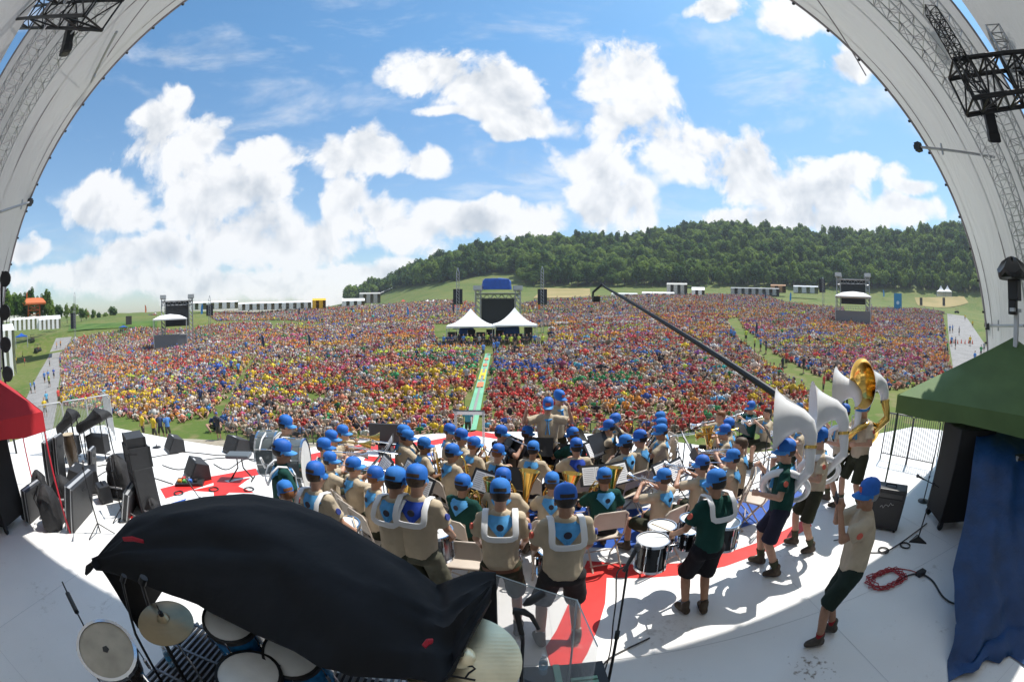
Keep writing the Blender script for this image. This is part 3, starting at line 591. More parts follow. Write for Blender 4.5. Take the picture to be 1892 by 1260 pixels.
def stage():
    arc = [(6.6 * math.cos(R(a)), 5.0 + 6.6 * math.sin(R(a))) for a in range(36, 145, 4)]
    poly = [(13, -7), (13, 7.6), (12, 8.9)] + arc + [(-12.5, 8.9), (-14, 7.6), (-14, -7)]
    b = MB(); n = len(poly); b.add([(x, y, 0) for x, y in poly] + [(x, y, -.18) for x, y in poly], [tuple(range(n))] + [(i, i + n, (i + 1) % n + n, (i + 1) % n) for i in range(n)])
    b.build('stage_floor', white_floor, kind='structure')
    k = MB(); k.add([(x * .985, y * .985, -.17) for x, y in poly] + [(x * .985, y * .985, -6.5) for x, y in poly], [(i, i + n, (i + 1) % n + n, (i + 1) % n) for i in range(n)])
    k.build('stage_skirt', black_m, kind='structure')
    # seams of the deck boards: thin dark lines cut as recessed strips
    s = MB()
    for x in range(-12, 13, 3): s.box((x + .4, 1.0, .0015), (.005, 15.0, .002))
    for y in (-2, .6, 3.1, 5.5): s.box((-.5, y + .02, .0025), (26, .005, .002))
    s.build('deck_seams', mat('seam_grey', (.58, .59, .61), .6), kind='structure')
stage()
def paint(name, pix, m, z=.005):
    ps = [onz(*p) for p in pix]; b = MB(); b.add([(p.x, p.y, z) for p in ps], [tuple(range(len(ps)))])
    o = b.build(name, m, kind='structure'); bm = bmesh.new(); bm.from_mesh(o.data); bmesh.ops.triangulate(bm, faces=bm.faces); bmesh.ops.recalc_face_normals(bm, faces=bm.faces)
    for f in bm.faces:
        if f.normal.z < 0: f.normal_flip()
    bm.to_mesh(o.data); bm.free(); return o
paint('painted_red_band', [(1085, 1036), (1180, 1043), (1260, 1040), (1340, 1022), (1420, 995), (1492, 956), (1500, 972), (1430, 1012), (1340, 1046), (1250, 1063), (1180, 1068), (1121, 1067)], red_p)
paint('painted_red_stripe', [(1085, 1036), (1121, 1067), (1118, 1115), (1104, 1162), (1085, 1208), (1066, 1240), (1020, 1240), (1008, 1196), (1028, 1165), (1056, 1103)], red_p, .009)
paint('painted_blue_field', [(880, 930), (950, 975), (1020, 1000), (1090, 1011), (1160, 1013), (1250, 1005), (1330, 987), (1410, 962), (1500, 922), (1455, 895), (1300, 925), (1150, 942), (1000, 930), (940, 910)], blue_p)
paint('painted_blue_band', [(590, 955), (690, 958), (760, 985), (740, 1000), (660, 985), (590, 975)], blue_p)
paint('painted_red_band', [(296, 903), (380, 882), (480, 864), (560, 842), (648, 823), (790, 815), (850, 803), (881, 796), (930, 804), (965, 813), (1060, 822), (1060, 831), (960, 822), (930, 813), (881, 805), (850, 812), (790, 825), (648, 834), (560, 855), (480, 877), (400, 890), (306, 921)], red_p)
paint('painted_red_band', [(676, 842), (720, 846), (800, 850), (800, 860), (720, 856), (672, 851)], red_p)
paint('painted_red_band', [(985, 838), (1060, 834), (1130, 842), (1130, 852), (1060, 845), (985, 850)], red_p)
for q in ([(698, 837), (722, 834), (722, 841), (700, 841)], [(778, 838), (806, 836), (806, 843), (780, 842)], [(935, 838), (975, 836), (975, 841), (935, 843)], [(262, 948), (322, 928), (345, 921), (338, 930), (300, 955), (268, 959)]): paint('painted_blue_mark', q, blue_p)
paint('painted_red_mark', [(240, 952), (262, 960), (256, 968), (246, 974)], red_p)
def star(px, py, r, rot):
    c = onz(px, py); b = MB(); b.add([(c.x + (r if i % 2 == 0 else r * .4) * math.sin(rot + i * math.pi / 5), c.y + (r if i % 2 == 0 else r * .4) * math.cos(rot + i * math.pi / 5), .0055) for i in range(10)] + [(c.x, c.y, .0055)], [(i, 10, (i + 1) % 10) [::-1] for i in range(10)])
    for f in range(len(b.f)): b.f[f] = tuple(reversed(b.f[f]))
    b.build('painted_red_star', red_p, kind='structure')
star(415, 901, .72, .3)
# ================================================================ arch roof
CX, AA, BB = -1.7, 13.9, 11.3
def arch(t, y, da=0.0):
    if t < 0: return Vector((CX + AA + da, y, t * 12))
    if t > math.pi: return Vector((CX - AA - da, y, (math.pi - t) * 12))
    return Vector((CX + (AA + da) * math.cos(t), y, (BB + da) * math.sin(t)))
def membrane_mat():
    m = bpy.data.materials.new('tensile_fabric'); m.use_nodes = True; nt = m.node_tree; b = nt.nodes['Principled BSDF']; out = nt.nodes['Material Output']
    b.inputs['Base Color'].default_value = (.66, .66, .67, 1); b.inputs['Roughness'].default_value = .5
    tr = nn(nt, 'ShaderNodeBsdfTranslucent'); tr.inputs[0].default_value = (.80, .80, .80, 1); mx = nn(nt, 'ShaderNodeMixShader'); mx.inputs[0].default_value = .12
    nt.links.new(b.outputs[0], mx.inputs[1]); nt.links.new(tr.outputs[0], mx.inputs[2]); nt.links.new(mx.outputs[0], out.inputs[0])
    tc = nn(nt, 'ShaderNodeTexCoord'); mp = nn(nt, 'ShaderNodeMapping'); mp.inputs['Scale'].default_value = (.35, 2.2, .35); mp.inputs['Rotation'].default_value = (0.3, 0, 0.35); nt.links.new(tc.outputs['Object'], mp.inputs[0])
    n = nn(nt, 'ShaderNodeTexNoise'); n.inputs['Scale'].default_value = 1.6; n.inputs['Detail'].default_value = 3; n.inputs['Distortion'].default_value = .6; nt.links.new(mp.outputs[0], n.inputs['Vector'])
    bp = nn(nt, 'ShaderNodeBump'); bp.inputs['Strength'].default_value = .3; bp.inputs['Distance'].default_value = .2; nt.links.new(n.outputs['Fac'], bp.inputs['Height']); nt.links.new(bp.outputs[0], b.inputs['Normal']); nt.links.new(bp.outputs[0], tr.inputs['Normal'])
    return m
fab = membrane_mat(); alu = mat('aluminium', (.42, .43, .45), .35, .8, var=.1, scale=14); alu_d = mat('dull_aluminium', (.45, .46, .48), .45, .6); blk = mat('black_steel', (.02, .02, .022), .45, .3); rope = mat('seam_welt', (.30, .27, .29), .7)
def tt(n, lo=-.42, hi=math.pi + .42): return [lo + (hi - lo) * i / n for i in range(n + 1)]
def roof():
    root = empty('arched_stage_roof', (CX, 3, -4), 0, 'white fabric arch roof on curved trusses over the stage', 'stage roof')
    inv = Vector((-CX, -3, 4))
    def prof(t):                       # cross-section of the front band: y, outward bulge
        return [(6.0, 0), (5.6, .10), (5.0, .26), (4.5, .40), (4.0, .5), (3.5, .56), (3.0, .6)]
    g = [[arch(t, y, d - .18 * math.sin((i % 12) / 12 * math.pi) * (0 if j in (0, 6) else .6)) + inv for j, (y, d) in enumerate(prof(t))] for i, t in enumerate(tt(120))]
    MB().sheet(g).build('front_membrane', fab, root, True)
    g = [[arch(t, y, d) + inv for y, d in ((2.93 - .9 * max(0, math.sin(t)) ** 6 if 0 < t < math.pi else 2.95, .62), (0, .7), (-3, .6), (-7.5, .3))] for t in tt(70)]
    MB().sheet(g).build('rear_membrane', fab, root, True)
    MB().sheet([[Vector((p.x, -7.5, p.z)) + inv if k else Vector((p.x, -7.5, -4)) + inv for k in (0, 1)] for p in (arch(t, -7.5, .3) for t in tt(70, 0.02, math.pi - .02))]).build('back_wall', fab, root)
    for y, d, r in ((6.0, 0, .035), (5.0, .20, .018), (5.78, .02, .012), (3.0, .58, .03)):
        MB().tube([arch(t, y, d) + inv for t in tt(110)], r, 6).build('edge_cable' if y > 5.9 else 'seam', rope, root, True)
    for t in [R(a) for a in range(6, 180, 4)]:
        p = arch(t, 6.03, -.02) + inv; MB().box(p, (.05, .07, .05)).build('clamp', blk, root)
    for y, ri, w in ((4.1, -.22, .21), (3.3, -.22, .21)):
        ts = tt(150); ring = lambda dy, dr: [arch(t, y + dy, ri + dr) + inv for t in ts]
        cs = [ring(a * w, b * w) for a, b in ((1, 1), (1, -1), (-1, -1), (-1, 1))]
        for c in cs: MB().tube(c, .026, 6).build('truss_chord', alu, root, True)
        lat = MB()
        for i in range(len(ts) - 1):
            for k in range(4):
                a, b = cs[k], cs[(k + 1) % 4]; lat.tube([a[i], b[i]], .011, 4); lat.tube([a[i], b[i + 1]] if i % 2 else [b[i], a[i + 1]], .010, 4)
        lat.build('truss_lattice', alu, root)
    # struts out to the front cable
    for px, py, qx, qy in ((1697, 272, 1838, 291), (1826, 602, 1892, 602), (55, 374, 0, 392), (165, 160, 215, 60)):
        a = ony(px, py, 5.95) + inv; b = ony(qx, qy, 4.3) + inv; s = MB(); s.tube([a, b], .035, 8); s.tube([a.lerp(b, .3) - Vector((0, 0, .12)), a.lerp(b, .3) + Vector((0, 0, .14))], .03, 6); s.build('strut', alu_d, root, True)
        c = MB(); c.box(a, (.16, .14, .2)); c.box(a + Vector((0, .05, .02)), (.08, .16, .1)); c.build('strut_clamp', blk, root)
    for (px, py), (qx, qy) in (((172, 130), (200, 0)), ((178, 125), (240, 0)), ((190, 118), (275, 0)), ((1600, 140), (1510, 0))):
        MB().tube([ony(px, py, 5.7) + inv, ony(qx, qy, 4.9) + inv], .016, 5).build('guy_wire', rope, root)
roof()
def box_truss(name, a, b, w, m, label, cat, n=10, group=None):
    a, b = Vector(a), Vector(b); t = empty(name, a, 0, label, cat, group); d = (b - a).normalized(); u = Vector((0, 0, 1)) - d * d.z; u.normalize(); v = d.cross(u); L = (b - a).length
    cor = [(u * i + v * j) * w / 2 for i, j in ((1, 1), (1, -1), (-1, -1), (-1, 1))]
    for c in cor: MB().tube([c, c + d * L], w * .07, 6).build('chord', m, t, True)
    lat = MB()
    for i in range(n + 1):
        for k in range(4):
            p, q = cor[k], cor[(k + 1) % 4]; s = d * (L * i / n); lat.tube([p + s, q + s], w * .04, 4)
            if i < n: lat.tube([p + s, q + s + d * (L / n)] if i % 2 else [q + s, p + s + d * (L / n)], w * .036, 4)
    lat.build('lattice', m, t); return t
box_truss('lighting_truss', ony(1775, 163, 3.0), ony(1892, 120, 1.7) + Vector((1.4, -.6, .3)), .62, blk, 'short black lighting truss jutting from the right side of the arch', 'truss', 8)
box_truss('lighting_truss', ony(192, 14, 3.2), ony(0, 18, 2.4) + Vector((-.8, -.3, 0)), .6, blk, 'black lighting truss hung across the left side of the arch', 'truss', 9)
box_truss('lighting_truss', ony(1720, 20, 3.0), ony(1800, 160, 2.6), .22, blk, 'thin black ladder truss slanting under the right truss arch', 'truss', 9)
box_truss('rigging_truss', ony(1838, 60, 2.4), ony(1892, 165, 2.1), .34, alu, 'small bright truss section against the sky beside the right arch', 'truss', 6)
def stage_light(px, py, Y, aim, s, label):
    p = ony(px, py, Y); t = empty('stage_light', p, 0, label, 'stage light'); rm = rot_to(aim)
    b = MB(); b.ring_loft([[rm @ Vector((x * k, y, z * k)) * s for x, z in ((-.16, -.13), (.16, -.13), (.19, 0), (.16, .13), (-.16, .13), (-.19, 0))] for y, k in ((-.62, .55), (-.5, .85), (-.1, 1), (.35, 1.0), (.42, 1.12), (.6, 1.12), (.62, .9))]); bevel(b.build('body', blk, t), .02 * s)
    MB().lathe([(.001, .0), (.13 * s, .0), (.15 * s, .03 * s)], rm @ Vector((0, .6, 0)) * s, rm @ Vector((0, 1, 0)), 14).build('lens', mat('lens_glass', (.05, .05, .07), .1), t)
    y = MB(); y.tube([rm @ Vector((-.24, 0, 0)) * s, rm @ Vector((-.25, -.1, .32)) * s, rm @ Vector((.25, -.1, .32)) * s, rm @ Vector((.24, 0, 0)) * s], .025 * s, 6); y.tube([rm @ Vector((0, -.1, .32)) * s, rm @ Vector((0, -.12, .62)) * s], .035 * s, 6); y.build('yoke', blk, t)
    return t
stage_light(1708, 22, 4.2, (.35, -.2, .55), .55, 'black stage light at the top of the right truss arch'); stage_light(1731, 78, 4.2, (.45, .1, -.95), .62, 'long black stage light pointing down beside the right truss arch')
stage_light(1828, 215, 3.2, (.25, .2, -1), .72, 'black speaker-like spotlight hanging under the right black truss'); stage_light(128, 62, 3.9, (.05, .25, -1), .85, 'large black spotlight hanging under the left black truss'); stage_light(27, 192, 4.3, (-.35, .3, -1), .75, 'long black spotlight clamped to the left truss arch')
stage_light(1832, 30, 2.6, (.5, .3, .7), .4, 'small black spotlight near the top of the right ladder truss')
def hooded_light():
    p = ony(1872, 505, 3.6); t = empty('covered_light', p, 0, 'black rain-hooded light on a grey bracket beside the right truss', 'stage light')
    b = MB(); b.ring_loft([[(math.cos(a) * r * 1.15, math.sin(a) * r * .8, z + .05 * math.cos(a * 6)) for a in (k * math.pi / 9 for k in range(18))] for r, z in ((.42, -.08), (.44, 0), (.3, .14), (.12, .22), (.01, .24))]); b.build('rain_hood', mat('black_plastic', (.02, .02, .022), .35), t, True)
    b = MB(); b.box((.05, 0, -.28), (.26, .26, .36)); b.box((.05, .05, -.55), (.16, .2, .3)); bevel(b.build('lamp_body', blk, t), .02)
    b = MB(); b.box((.1, 0, -.62), (.5, .1, .06)); b.box((.2, .02, -1.05), (.1, .1, .9)); b.build('bracket', alu_d, t)
hooded_light()
# ================================================================ people
from mathutils import noise as mnoise
def remesh(mb, voxel, name, mats, faces_target=None, smooth_it=3, paint_fn=None, folds=0):
    me = mb.mesh('tmp', mats[0] if isinstance(mats, list) else mats); o = bpy.data.objects.new('tmp', me); COL.objects.link(o)
    m = o.modifiers.new('r', 'REMESH'); m.mode = 'VOXEL'; m.voxel_size = voxel; m.use_smooth_shade = True
    s = o.modifiers.new('s', 'SMOOTH'); s.factor = .5; s.iterations = smooth_it
    if faces_target:
        d = o.modifiers.new('d', 'DECIMATE'); d.ratio = faces_target
    dg = bpy.context.evaluated_depsgraph_get(); dg.update()
    out = bpy.data.meshes.new_from_object(o.evaluated_get(dg)); out.name = name
    out.materials.clear()
    for x in (mats if isinstance(mats, list) else [mats]): out.materials.append(x)
    out.polygons.foreach_set('use_smooth', [True] * len(out.polygons))
    bpy.data.objects.remove(o); bpy.data.meshes.remove(me)
    if paint_fn: paint_fn(out)
    if folds:
        n_ = len(out.vertices); co = np.empty(n_ * 3); out.vertices.foreach_get('co', co); co = co.reshape(-1, 3); no = np.array([v.normal for v in out.vertices])
        d = np.array([mnoise.noise(Vector((p[0] * 7, p[1] * 7, p[2] * 3.2))) * .011 + mnoise.noise(Vector((p[0] * 19 + p[2] * 9, p[1] * 19, p[2] * 11))) * .006 for p in co]) * folds; out.vertices.foreach_set('co', (co + no * d[:, None]).ravel()); out.update()
    return out
def ik(S, W, l1, l2, pole):
    S, W, pole = Vector(S), Vector(W), Vector(pole); d = W - S; L = min(d.length, (l1 + l2) * .999); dn = d.normalized(); W = S + dn * L
    a = (l1 * l1 - l2 * l2 + L * L) / (2 * L); h = math.sqrt(max(0, l1 * l1 - a * a)); u = pole - dn * pole.dot(dn); u.normalize(); return S + dn * a + u * h, W
cloth = lambda n, c, v=.10: mat(n, c, .85, var=v, scale=7, bump=.9, bscale=7, spec=.2)
tan_s = cloth('tan_shirt', (.49, .41, .30)); green_s = cloth('green_shirt', (.010, .055, .046)); dark_s = cloth('dark_shirt', (.02, .02, .028)); blue_s = cloth('light_blue_shirt', (.10, .30, .60))
olive = cloth('olive_shorts', (.040, .042, .026), .15); charc = cloth('charcoal_shorts', (.030, .028, .030), .15); navy = cloth('navy_shorts', (.022, .024, .045), .15); blackc = cloth('black_shorts', (.012, .012, .016), .15); camo = cloth('grey_green_trousers', (.10, .10, .075), .35)
skinA = mat('skin_light', (.50, .28, .19), .5, var=.08, scale=25); skinB = mat('skin_tan', (.36, .19, .115), .5, var=.08, scale=25); skinC = mat('skin_brown', (.20, .10, .06), .5, var=.08, scale=25)
hairs = [mat('hair_dark', (.018, .012, .009), .6, var=.3, scale=60), mat('hair_brown', (.07, .04, .02), .6, var=.3, scale=60), mat('hair_red', (.20, .075, .025), .6, var=.3, scale=60), mat('hair_grey', (.25, .24, .23), .6, var=.3, scale=60)]
cap_b = mat('cap_blue', (.010, .135, .52), .7, var=.08, scale=30); cap_l = mat('cap_light_blue', (.05, .26, .66), .7); kerch = mat('neckerchief_light_blue', (.09, .36, .72), .75, var=.12, scale=18); kerch_r = mat('neckerchief_royal_blue', (.010, .055, .40), .75, var=.12, scale=18)
cap_2 = mat('cap_blue_faded', (.020, .165, .52), .8, var=.12, scale=22); cap_3 = mat('cap_blue_deep', (.008, .11, .47), .65, var=.1, scale=26)
patch_m = mat('patch_dark', (.03, .03, .05), .7); patch_r = mat('patch_red', (.62, .12, .08), .7); patch_w = mat('patch_white', (.75, .75, .75), .7)
boot = mat('boot_leather', (.055, .038, .025), .7, var=.3, scale=20); sock = mat('sock_green', (.045, .05, .025), .9); sock_r = mat('sock_red', (.35, .02, .03), .9); sock_w = mat('sock_white', (.6, .6, .58), .9); belt_m = mat('belt_leather', (.13, .05, .025), .5)
POSES = {}
def ellr(c, X, Y, rx, ry, n=16): return [c + X * (rx * math.cos(t)) + Y * (ry * math.sin(t)) for t in (2 * math.pi * k / n for k in range(n))]
def person_meshes(key, seated=False, lean=.05, wr=((.2, .25, 1.0), (-.2, .25, 1.0)), poles=((.6, -.5, -1), (-.6, -.5, -1)), head=(0, 0), stance=.13, fine=False, knees=((.16, .46), (-.16, .46)), feet=None, fat=1.0, curl=1.0, face=False, hand_dir=None):
    vx = .012 if fine else .018; pz = .52 if seated else .92
    pel = Vector((0, 0, pz)); ax = Vector((0, math.sin(lean), math.cos(lean))); X = Vector((1, 0, 0)); Yv = ax.cross(X) * 1.0; Yv = Vector((0, math.cos(lean), -math.sin(lean)))
    neck = pel + ax * .56; sh = [pel + ax * .49 + X * s * .168 for s in (1, -1)]
    body = MB(); shirt = MB(); short = MB(); shoes = []
    # torso
    TR = ((-.02, .155, .115), (.1, .14, .105), (.3, .16, .115), (.43, .15, .095), (.50, .10, .07), (.55, .06, .06))
    body.ring_loft([ellr(pel + ax * h, X, Yv, a, b) for h, a, b in TR]); body.caps(pel + ax * .5, neck + ax * .07, .058, .055)
    hem = -.03 if not seated else .0
    shirt.ring_loft([ellr(pel + ax * h, X, Yv, a * fat, b * (fat ** 1.3)) for h, a, b in ((hem, .17, .132), (.04, .172, .135), (.16, .168, .134), (.3, .178, .132), (.40, .178, .12), (.47, .15, .095), (.515, .10, .078), (.545, .074, .07))])
    shirt.ring_loft([ellr(neck + ax * (h) + Yv * .0, X, Yv, r, r) for h, r in ((-.05, .085), (.0, .072), (.012, .07))])
    arms = []
    for i, s in enumerate((1, -1)):
        S = sh[i]; E, W = ik(S, wr[i], .285, .255, poles[i]); arms.append((S, E, W))
        body.caps(S, E, .047, .040); body.caps(E, W, .041, .028)
        fd = (W - E).normalized(); hd = Vector(hand_dir[i]).normalized() if hand_dir else fd
        pn = Vector((-s, 0, -.3)); pn = (pn - hd * pn.dot(hd)).normalized(); sd = hd.cross(pn)
        body.caps(W, W + hd * .035, .028, .03)
        for k in range(4): b0 = W + hd * .045 + sd * (k - 1.5) * .019; body.caps(W + hd * .015 + sd * (k - 1.5) * .014, b0 + hd * .02, .014, .0125, 6)
        ln = (.038, .044, .041, .032)
        for k in range(4):
            b0 = W + hd * .068 + sd * (k - 1.5) * .021; m1 = b0 + (hd * (1 - .35 * curl) + pn * .75 * curl).normalized() * ln[k]; t1 = m1 + (hd * (1 - 1.2 * curl) + pn * 1.1 * curl).normalized() * ln[k] * .85
            body.caps(b0, m1, .0105, .0098, 6); body.caps(m1, t1, .0098, .0085, 6)
        tb = W + hd * .02 + sd * -.026 * 1; tm = tb + (hd * .7 - sd * .6 + pn * .5).normalized() * .04; body.caps(tb, tm, .0125, .0115, 6); body.caps(tm, tm + (hd * .6 + pn * .8).normalized() * .03, .0115, .0095, 6)
        e2 = S.lerp(E, .74); shirt.caps(S - X * s * .03, S, .075, .071); shirt.tube([S - X * s * .02, S.lerp(E, .35), e2], [.072 * fat, .070 * fat, .077 * fat], 12)
    # legs
    legs = []
    for i, s in enumerate((1, -1)):
        hp = pel + X * s * .092 - Vector((0, 0, .03))
        if seated: kn = Vector((knees[i][0], knees[i][1], .50)); an = Vector((knees[i][0] * 1.0, knees[i][1] - .02, .10))
        else:
            f = feet[i] if feet else (s * stance, 0.0); an = Vector((f[0], f[1], .10)); kn, an = ik(hp, an, .43, .41, (s * .15, 1, 0))
        legs.append((hp, kn, an)); body.caps(hp, kn, .083, .056); body.caps(kn, kn.lerp(an, .35), .056, .060); body.caps(kn.lerp(an, .35), an, .060, .038)
        he = hp.lerp(kn, .93 if not seated else .86); short.caps(pel + X * s * .03, hp, .125, .118); short.tube([hp + Vector((0, 0, .03)), hp.lerp(kn, .4), he], [.105 * fat, .103, .112 if not seated else .098], 14)
        fy = Vector((s * .22, 1, 0)).normalized(); sb = MB(); sb.caps(an + Vector((0, 0, .05)), an - Vector((0, 0, .03)), .052, .056); sb.caps(an + Vector((0, 0, -.045)) - fy * .035, an + Vector((0, 0, -.05)) + fy * .13, .05, .042); sb.caps(an + Vector((0, 0, -.02)) + fy * .01, an + Vector((0, 0, -.04)) + fy * .1, .052, .045)
        shoes.append((sb, an, kn))
    short.ring_loft([ellr(pel + ax * h, X, Yv, a * fat, b * fat) for h, a, b in ((-.1, .165, .125), (0, .172, .13), (.075, .166, .126))])
    # head
    hc = neck + ax * .135 + Vector((0, .02, 0)); yw, pt = head
    HR = (Matrix.Rotation(yw, 3, 'Z') @ Matrix.Rotation(pt, 3, 'X')) * 1.06; hp_ = lambda x, y, z: hc + HR @ Vector((x, y, z))
    body.ell(hp_(0, -.008, .03), (.076, .096, .092), 14, 10, HR); body.ell(hp_(0, .026, -.045), (.058, .068, .072), 12, 8, HR); body.caps(hp_(0, -.01, -.03), neck - ax * .02, .056, .056)
    body.caps(hp_(0, .093, .0), hp_(0, .112, -.028), .011, .016, 6); body.caps(hp_(-.03, .085, .022), hp_(.03, .085, .022), .014, .014, 6); body.caps(hp_(-.018, .088, -.06), hp_(.018, .088, -.06), .011, .011, 6); body.caps(hp_(0, .07, -.095), hp_(0, .075, -.1), .022, .022, 6)
    for s in (1, -1): body.ell(hp_(s * .079, -.005, -.005), (.012, .022, .032), 8, 6, HR); body.ell(hp_(s * .045, .062, -.03), (.026, .026, .024), 8, 6, HR)
    out = {'head': (hc, HR), 'arms': arms, 'legs': legs, 'pel': pel, 'ax': ax, 'Y': Yv, 'neck': neck, 'seated': seated}
    out['body'] = remesh(body, vx * (.8 if fine else 1), 'body', skinA, .35 if fine else .5, 2); out['shirt'] = remesh(shirt, vx * 1.3, 'shirt', tan_s, .7, 4, None, 1.15); out['shorts'] = remesh(short, vx * 1.4, 'shorts', olive, .7, 3, None, 1.15)
    out['shoe'] = []; out['sock'] = []
    for sb, an, kn in shoes:
        out['shoe'].append(remesh(sb, .014, 'shoe', boot, .6, 2)); d = (kn - an); q = MB(); q.tube([an + d * .08, an + d * .14, an + d * (.36 if key in ('sousa', 'stand') else .2)], [.047, .048, .062 if key in ('sousa', 'stand') else .05], 12); out['sock'].append(q.mesh('sock', sock, True))
    # hair, cap, neckerchief
    hb = MB(); rows = []
    for i in range(9):
        ph = -.62 + i * (math.pi / 2 + .62) / 8; rows.append([hp_(.083 * math.cos(ph) * math.cos(t), -.014 + .101 * math.cos(ph) * math.sin(t), .03 + .098 * math.sin(ph)) for t in (math.pi * .93 + k * math.pi * 1.14 / 14 for k in range(15))])
    hb.sheet(rows); rows = []
    out['hair'] = hb.mesh('hair', hairs[0], True); hs = out['hair']
    hb2 = MB(); hb2.ring_loft([[hp_(r * math.cos(t), -.012 + r * 1.17 * math.sin(t), z) for t in (k * math.pi / 8 for k in range(16))] for r, z in ((.083, .045), (.084, .065), (.078, .095), (.058, .118), (.03, .129), (.003, .132))]); out['hairtop'] = hb2.mesh('hair_top', hairs[0], True)
    cp = MB(); TI = Matrix.Rotation(-.16, 3, 'X'); cq = lambda x, y, z: hc + HR @ (TI @ Vector((x, y, z)))
    cp.ring_loft([[cq(.0885 * r * math.cos(t), -.012 + .106 * r * math.sin(t), z) for t in (k * math.pi / 12 for k in range(24))] for r, z in ((1.0, .030), (1.015, .05), (1.0, .085), (.9, .118), (.66, .142), (.3, .155), (.02, .157))], False, True); cp.caps(cq(0, -.012, .156), cq(0, -.012, .16), .010, .008, 6); out['cap'] = cp.mesh('cap', cap_b, True)
    br = MB(); rows0 = []
    for k in range(13):
        a = R(200 - k * (220 / 12.0)) ; a = R(-12 + 204 * k / 12); ca, sa = math.cos(a), math.sin(a)
        rows0.append([cq(.088 * ca, -.012 + .105 * sa, .034 + .004), cq(.088 * ca * 1.02, -.012 + .105 * sa + .035 * max(0, sa) ** .7, .036 - .018 * ca * ca), cq(.082 * ca * 1.0, -.012 + .105 * sa + .078 * max(0, sa) ** .6, .026 - .028 * ca * ca)])
    top = [[p for p in r] for r in rows0]; bot = [[p - HR @ (TI @ Vector((0, 0, .007))) for p in r] for r in rows0]
    br.sheet(top); br.sheet([list(reversed(r)) for r in bot]); br.sheet([[top[k][2], bot[k][2]] for k in range(13)]); out['brim'] = br.mesh('brim', cap_l, True)
    pf = MB(); pf.sheet([[cq(.091 * math.cos(a) * .99, -.012 + .1095 * math.sin(a) * .99, z) for a in (R(62 + 8 * j) for j in range(8))] for z in (.052, .085, .1)]); out['front_logo'] = pf.mesh('front_logo', patch_r)
    bk = MB(); bk.sheet([[cq((.0905 * c) * math.cos(a), -.012 + (.109 * c) * math.sin(a), z) for a in (R(232 + 9.5 * j) for j in range(9))] for z, c in ((.044, 1.0), (.062, 1.0), (.075, .99))]); out['back_gap'] = bk.mesh('back_opening', hairs[0])
    nk = MB(); g = []
    for i in range(7):
        u = i / 6; hgt = .545 - .205 * u; wd = .165 * (1 - u) + .004; hw = np.interp(hgt, [.3, .4, .47, .515, .545], [.195, .198, .172, .11, .08]); dp = np.interp(hgt, [.3, .4, .47, .515, .545], [.138, .125, .105, .085, .078]); row = []
        for j in range(9):
            x = wd * (j / 4 - 1); k = math.sqrt(max(.08, 1 - (x / (hw * 1.12)) ** 2)); drop = .025 * (abs(j / 4 - 1)) ** 1.5 * (1 - u)
            row.append(pel + ax * (hgt - drop) + X * x - Yv * (dp * k * fat + .018 - .004 * math.cos(j * 2.2)))
        g.append(row)
    nk.sheet(g); nk.tube([neck + ax * (-.035 + .012 * math.sin(t) - .02) + X * .083 * math.cos(t) + Yv * (.085 * math.sin(t) + .008) - ax * (.03 * max(0, math.sin(t))) for t in (k * math.pi / 9 for k in range(18))], .02, 8, closed=True)
    for s in (1, -1): nk.tube([neck - ax * .07 + Yv * .105 + X * s * .02, neck - ax * .16 + Yv * .135 + X * s * .012, neck - ax * .3 + Yv * .15 + X * s * .035], [.016, .02, .03], 8, flat=(1, .35))
    out['neckerchief'] = nk.mesh('neckerchief', kerch, True)
    em = MB(); c = pel + ax * .452 - Yv * (.122 * fat + .024); em.lathe([(.034, 0), (.034, .003), (.001, .004)], c, -Yv, 16); out['emblem'] = em.mesh('emblem', patch_m)
    bl = MB(); bl.ring_loft([ellr(pel + ax * h, X, Yv, .188 * fat, .152 * fat, 24) for h in (-.028, .008)], False, False); out['belt'] = bl.mesh('belt', belt_m, True)
    ey = []
    for s in (1, -1):
        q = MB(); q.ell(hp_(s * .031, .083, .004), (.012, .009, .008), 8, 6); ey.append(q.mesh('eye', mat('eye_dark', (.03, .02, .015), .3)))
    out['eyes'] = ey; POSES[key] = out; return out
def ochild(name, me, parent, m=None):
    o = bpy.data.objects.new(name, me); COL.objects.link(o); o.parent = parent
    if m is not None and me.materials and me.materials[0] != m:
        o.material_slots[0].link = 'OBJECT'; o.material_slots[0].material = m
    return o
